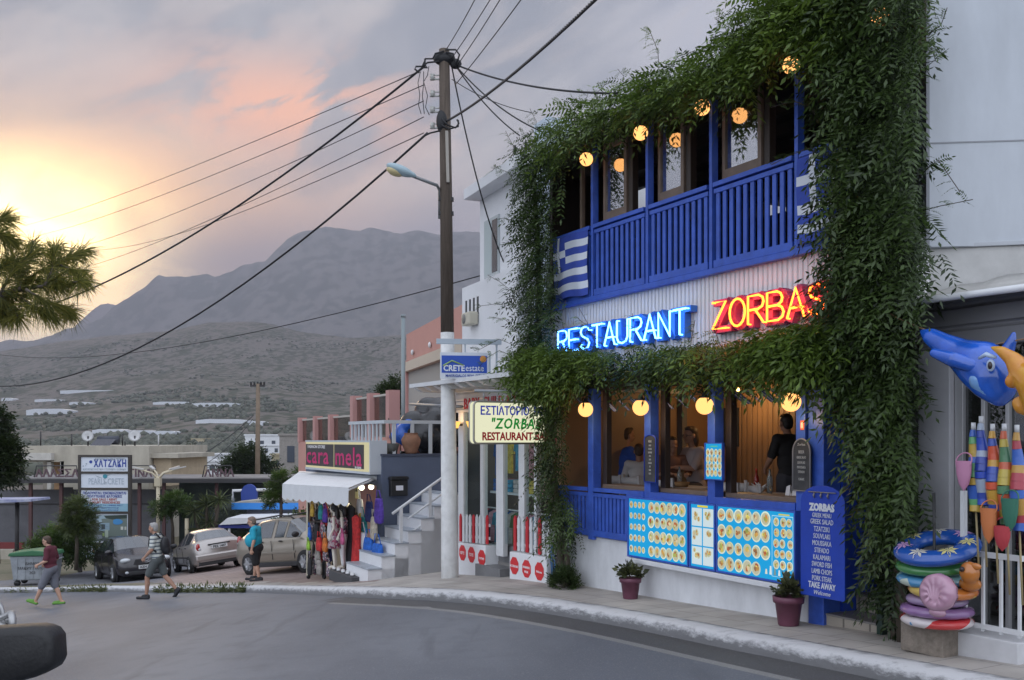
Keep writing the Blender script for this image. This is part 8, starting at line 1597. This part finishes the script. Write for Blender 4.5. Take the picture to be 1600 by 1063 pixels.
# ------------------------------------------------------------------ people in the street
def walker(px, D, drop, az, k=1.0): b = stand(px, D, drop); return Matrix.Translation(b) @ Matrix.Rotation(R(90 - az), 4, 'Z') @ Matrix.Scale(k, 4)
def striped(name, c1, c2, per):
    m = bpy.data.materials.new(name); m.use_nodes = True; nt = m.node_tree; b = nt.nodes['Principled BSDF']; N = nt.nodes.new; L = nt.links.new; tc = N('ShaderNodeTexCoord'); w = N('ShaderNodeTexWave'); w.bands_direction = 'Z'; w.inputs['Scale'].default_value = 2 * math.pi / per / 20; L(tc.outputs['Object'], w.inputs[0]); r = N('ShaderNodeMapRange'); L(w.outputs['Fac'], r.inputs[0]); r.inputs[1].default_value = .70; r.inputs[2].default_value = .78
    x = N('ShaderNodeMix'); x.data_type = 'RGBA'; L(r.outputs[0], x.inputs[0]); x.inputs[6].default_value = (*c1, 1); x.inputs[7].default_value = (*c2, 1); L(x.outputs[2], b.inputs['Base Color']); b.inputs['Roughness'].default_value = .85; return m
# old man striding left with a rucksack
J = dict(pelvis=(0, 0, .94), chest=(.02, 0, 1.32), neck=(.05, 0, 1.50), head=(.10, 0, 1.635), sh_l=(.02, .18, 1.43), sh_r=(.02, -.18, 1.43), el_l=(.02, .25, 1.16), wr_l=(.20, .22, .98), el_r=(-.10, -.25, 1.17), wr_r=(.02, -.24, .93), hp_l=(0, .09, .90), hp_r=(0, -.09, .90), kn_l=(.20, .10, .50), an_l=(.22, .10, .085), to_l=(.40, .11, .035), kn_r=(-.14, -.10, .51), an_r=(-.42, -.10, .20), to_r=(-.36, -.11, .045), nod=.05)
t = figure('person', 'grey-haired man in a striped polo shirt and shorts striding left with a black rucksack', walker(246, 22.4, ROAD_DROP, -84), J, SKIN2, [('shirt', striped('striped_polo', (.52, .54, .50), (.10, .12, .15), .085), 'shirt', .75), ('shorts', mat('grey_green_shorts', (.085, .095, .095), .9, var=.1), 'shorts', .78)], (HG, 'full'), 'people crossing the street', shoes=(mat('black_sandal', (.015, .015, .018), .7), 'sandal'), girth=1.04, belly=.03)
bp = thing('backpack', 'black rucksack with a loose strap on the back of the striding old man', 'backpack', t.matrix_world.copy()); b = MB(); _ell(b, (-.19, 0, 1.24), .10, .15, .21, .08); _ell(b, (-.23, 0, 1.14), .08, .12, .12); b.build('body', mat('black_nylon', (.012, .012, .015), .6), bp, remesh=.012, blur=3); MB().tube([(-.20, .10, 1.05), (-.24, .11, .96), (-.36, .12, .86)], .012, 6).build('loose_strap', mat('black_nylon', (.012, .012, .015), .6), bp)
for s in (1, -1): MB().tube([(-.12, s * .11, 1.42), (-.02, s * .12, 1.535), (.13, s * .13, 1.42), (.14, s * .15, 1.25), (-.06, s * .18, 1.10)], .02, 7).build('shoulder_strap', mat('black_nylon', (.012, .012, .015), .6), bp)
# person in a maroon shirt, green clogs
J = dict(pelvis=(0, 0, .92), chest=(.03, 0, 1.27), neck=(.06, 0, 1.45), head=(.11, 0, 1.575), sh_l=(.02, .17, 1.38), sh_r=(.02, -.17, 1.38), el_l=(.0, .24, 1.12), wr_l=(.22, .20, 1.02), el_r=(-.02, -.24, 1.12), wr_r=(.20, -.20, 1.0), hp_l=(0, .09, .88), hp_r=(0, -.09, .88), kn_l=(.18, .10, .50), an_l=(.34, .10, .12), to_l=(.50, .11, .13), kn_r=(-.04, -.10, .49), an_r=(-.20, -.10, .09), to_r=(-.03, -.11, .035), nod=.15)
t = figure('person', 'dark-haired person in a maroon shirt and long grey shorts with green clogs', walker(80, 23.4, ROAD_DROP, -88, .985), J, SKIN, [('shirt', mat('maroon_shirt', (.09, .014, .025), .85, var=.1), 'shirt', .85), ('shorts', mat('grey_shorts', (.15, .155, .18), .9, var=.08), 'shorts', 1.12)], (HB, 'full'), 'people crossing the street', shoes=(mat('green_clog', (.10, .26, .03), .6), 'clog'), girth=1.1, belly=.02, glasses=True)
# woman in turquoise standing at the kerb
J = dict(pelvis=(0, 0, .86), chest=(.02, 0, 1.20), neck=(.06, 0, 1.38), head=(.11, 0, 1.50), sh_l=(.0, .18, 1.31), sh_r=(.0, -.18, 1.31), el_l=(-.04, .27, 1.05), wr_l=(.02, .28, .82), el_r=(.0, -.26, 1.05), wr_r=(.10, -.25, .84), hp_l=(0, .10, .82), hp_r=(0, -.10, .82), kn_l=(-.03, .11, .46), an_l=(-.12, .11, .085), to_l=(.07, .13, .035), kn_r=(.05, -.11, .46), an_r=(.08, -.11, .085), to_r=(.27, -.12, .035), nod=.22, hd_l=(.1, 0, -1))
figure('person', 'stout woman in a turquoise t-shirt and black shorts standing at the kerb', walker(400, 24.5, -.004, -86), J, SKIN, [('shirt', mat('turquoise_shirt', (.015, .30, .42), .85, var=.08), 'shirt', .8), ('shorts', mat('black_shorts', (.012, .012, .014), .9), 'shorts', .95)], (mat('ash_hair', (.18, .13, .10), .7, var=.25, vscale=40), 'full'), 'people crossing the street', shoes=(mat('black_sandal', (.015, .015, .018), .7), 'sandal'), girth=1.18, belly=.075, glasses=True)
# ------------------------------------------------------------------ near left corner: wing mirror of a parked vehicle and a scooter's handlebar
mD = 2.9; ml = P(-40, 1000, mD); ml.z = 0; kx_ = mD / FOC; gz_ = top(ml.x, ml.y) - ROAD_DROP
t = thing('parked_van', 'black wing mirror and dark door of a vehicle cut off at the lower left corner', 'van', T(P(0, HORZ, mD))); mx_ = lambda px: px * kx_; mz_ = lambda py: (HORZ - py) * kx_; b = MB()
poly = [(mx_(-70), mz_(985)), (mx_(0), mz_(981)), (mx_(60), mz_(978)), (mx_(82), mz_(982)), (mx_(90), mz_(996)), (mx_(92), mz_(1030)), (mx_(86), mz_(1046)), (mx_(60), mz_(1056)), (mx_(0), mz_(1072)), (mx_(-70), mz_(1085))]; b.prism(poly, -.04, .075); b.build('wing_mirror', mat('black_mirror_housing', (.007, .007, .008), .55, bump=.1, bscale=80), t, bevel=.022, smooth=True)
MB().tube([(mx_(-60), 0, mz_(1040)), (mx_(-110), -.25, mz_(1060)), (mx_(-160), -.5, mz_(1060))], .035, 8).build('mirror_arm', M_plas, t); MB().box(-3.4, -1.62, -3.2, -.45, gz_ + .25, mz_(1010)).build('door', mat('dark_van_paint', (.02, .02, .025), .3, coat=.8), t, bevel=.06); MB().box(-3.3, -1.66, -2.9, -.55, mz_(1010) + .001, mz_(760)).build('window', M_glassc, t, bevel=.04)
for y in (-1.1, -2.6): MB().lathe([(0, -.1), (.31, -.1), (.33, 0), (.31, .1), (0, .1)], 22, Matrix.Translation((-1.72, y, gz_ + .33)) @ Matrix.Rotation(R(90), 4, 'Y')).build('wheel', M_tyre, t)
sD = 4.2; so_ = P(0, HORZ, sD); ks = sD / FOC; t = thing('scooter', 'handlebar and clamp of a scooter just inside the lower left edge', 'scooter', T(so_)); s_ = lambda px, py, y=0: Vector((px * ks, y, (HORZ - py) * ks)); M_al = mat('bare_aluminium', (.36, .36, .36), .4, metal=.7, var=.2); gs = top(so_.x, so_.y) - ROAD_DROP
MB().tube([s_(-12, 930), s_(2, 950), s_(8, 976), s_(10, 1000)], .012, 8).build('lever', M_al, t); MB().tube([s_(-40, 972), s_(5, 965), s_(22, 958, -.02), s_(29, 964, -.05), s_(28, 985, -.05)], [.016, .016, .017, .016, .014], 9).build('handlebar', M_al, t); MB().tube([s_(-30, 985), s_(4, 984), s_(14, 978)], [.05, .045, .02], 10).ball(s_(16, 968), .022, 10, 8).build('clamp', M_al, t, bevel=.003)
mb = MB().tube([s_(-60, 985), s_(-75, 1200), Vector((-75 * ks, .1, gs + .35))], [.05, .05, .04], 10); mb.build('fork', M_dark, t); MB().lathe([(0, -.05), (.2, -.055), (.25, 0), (.2, .055), (0, .05)], 22, Matrix.Translation((-75 * ks, .1, gs + .255)) @ Matrix.Rotation(R(90), 4, 'Y')).build('wheel', M_tyre, t); MB().ball((-.5, .5, gs + .55), .3, 14, 10, (1.2, 2.2, .9)).build('body', mat('dark_van_paint', (.02, .02, .025), .3), t)
MB().lathe([(0, -.05), (.2, -.055), (.25, 0), (.2, .055), (0, .05)], 22, Matrix.Translation((-.55, 1.2, gs + .26)) @ Matrix.Rotation(R(90), 4, 'Y')).build('wheel', M_tyre, t)
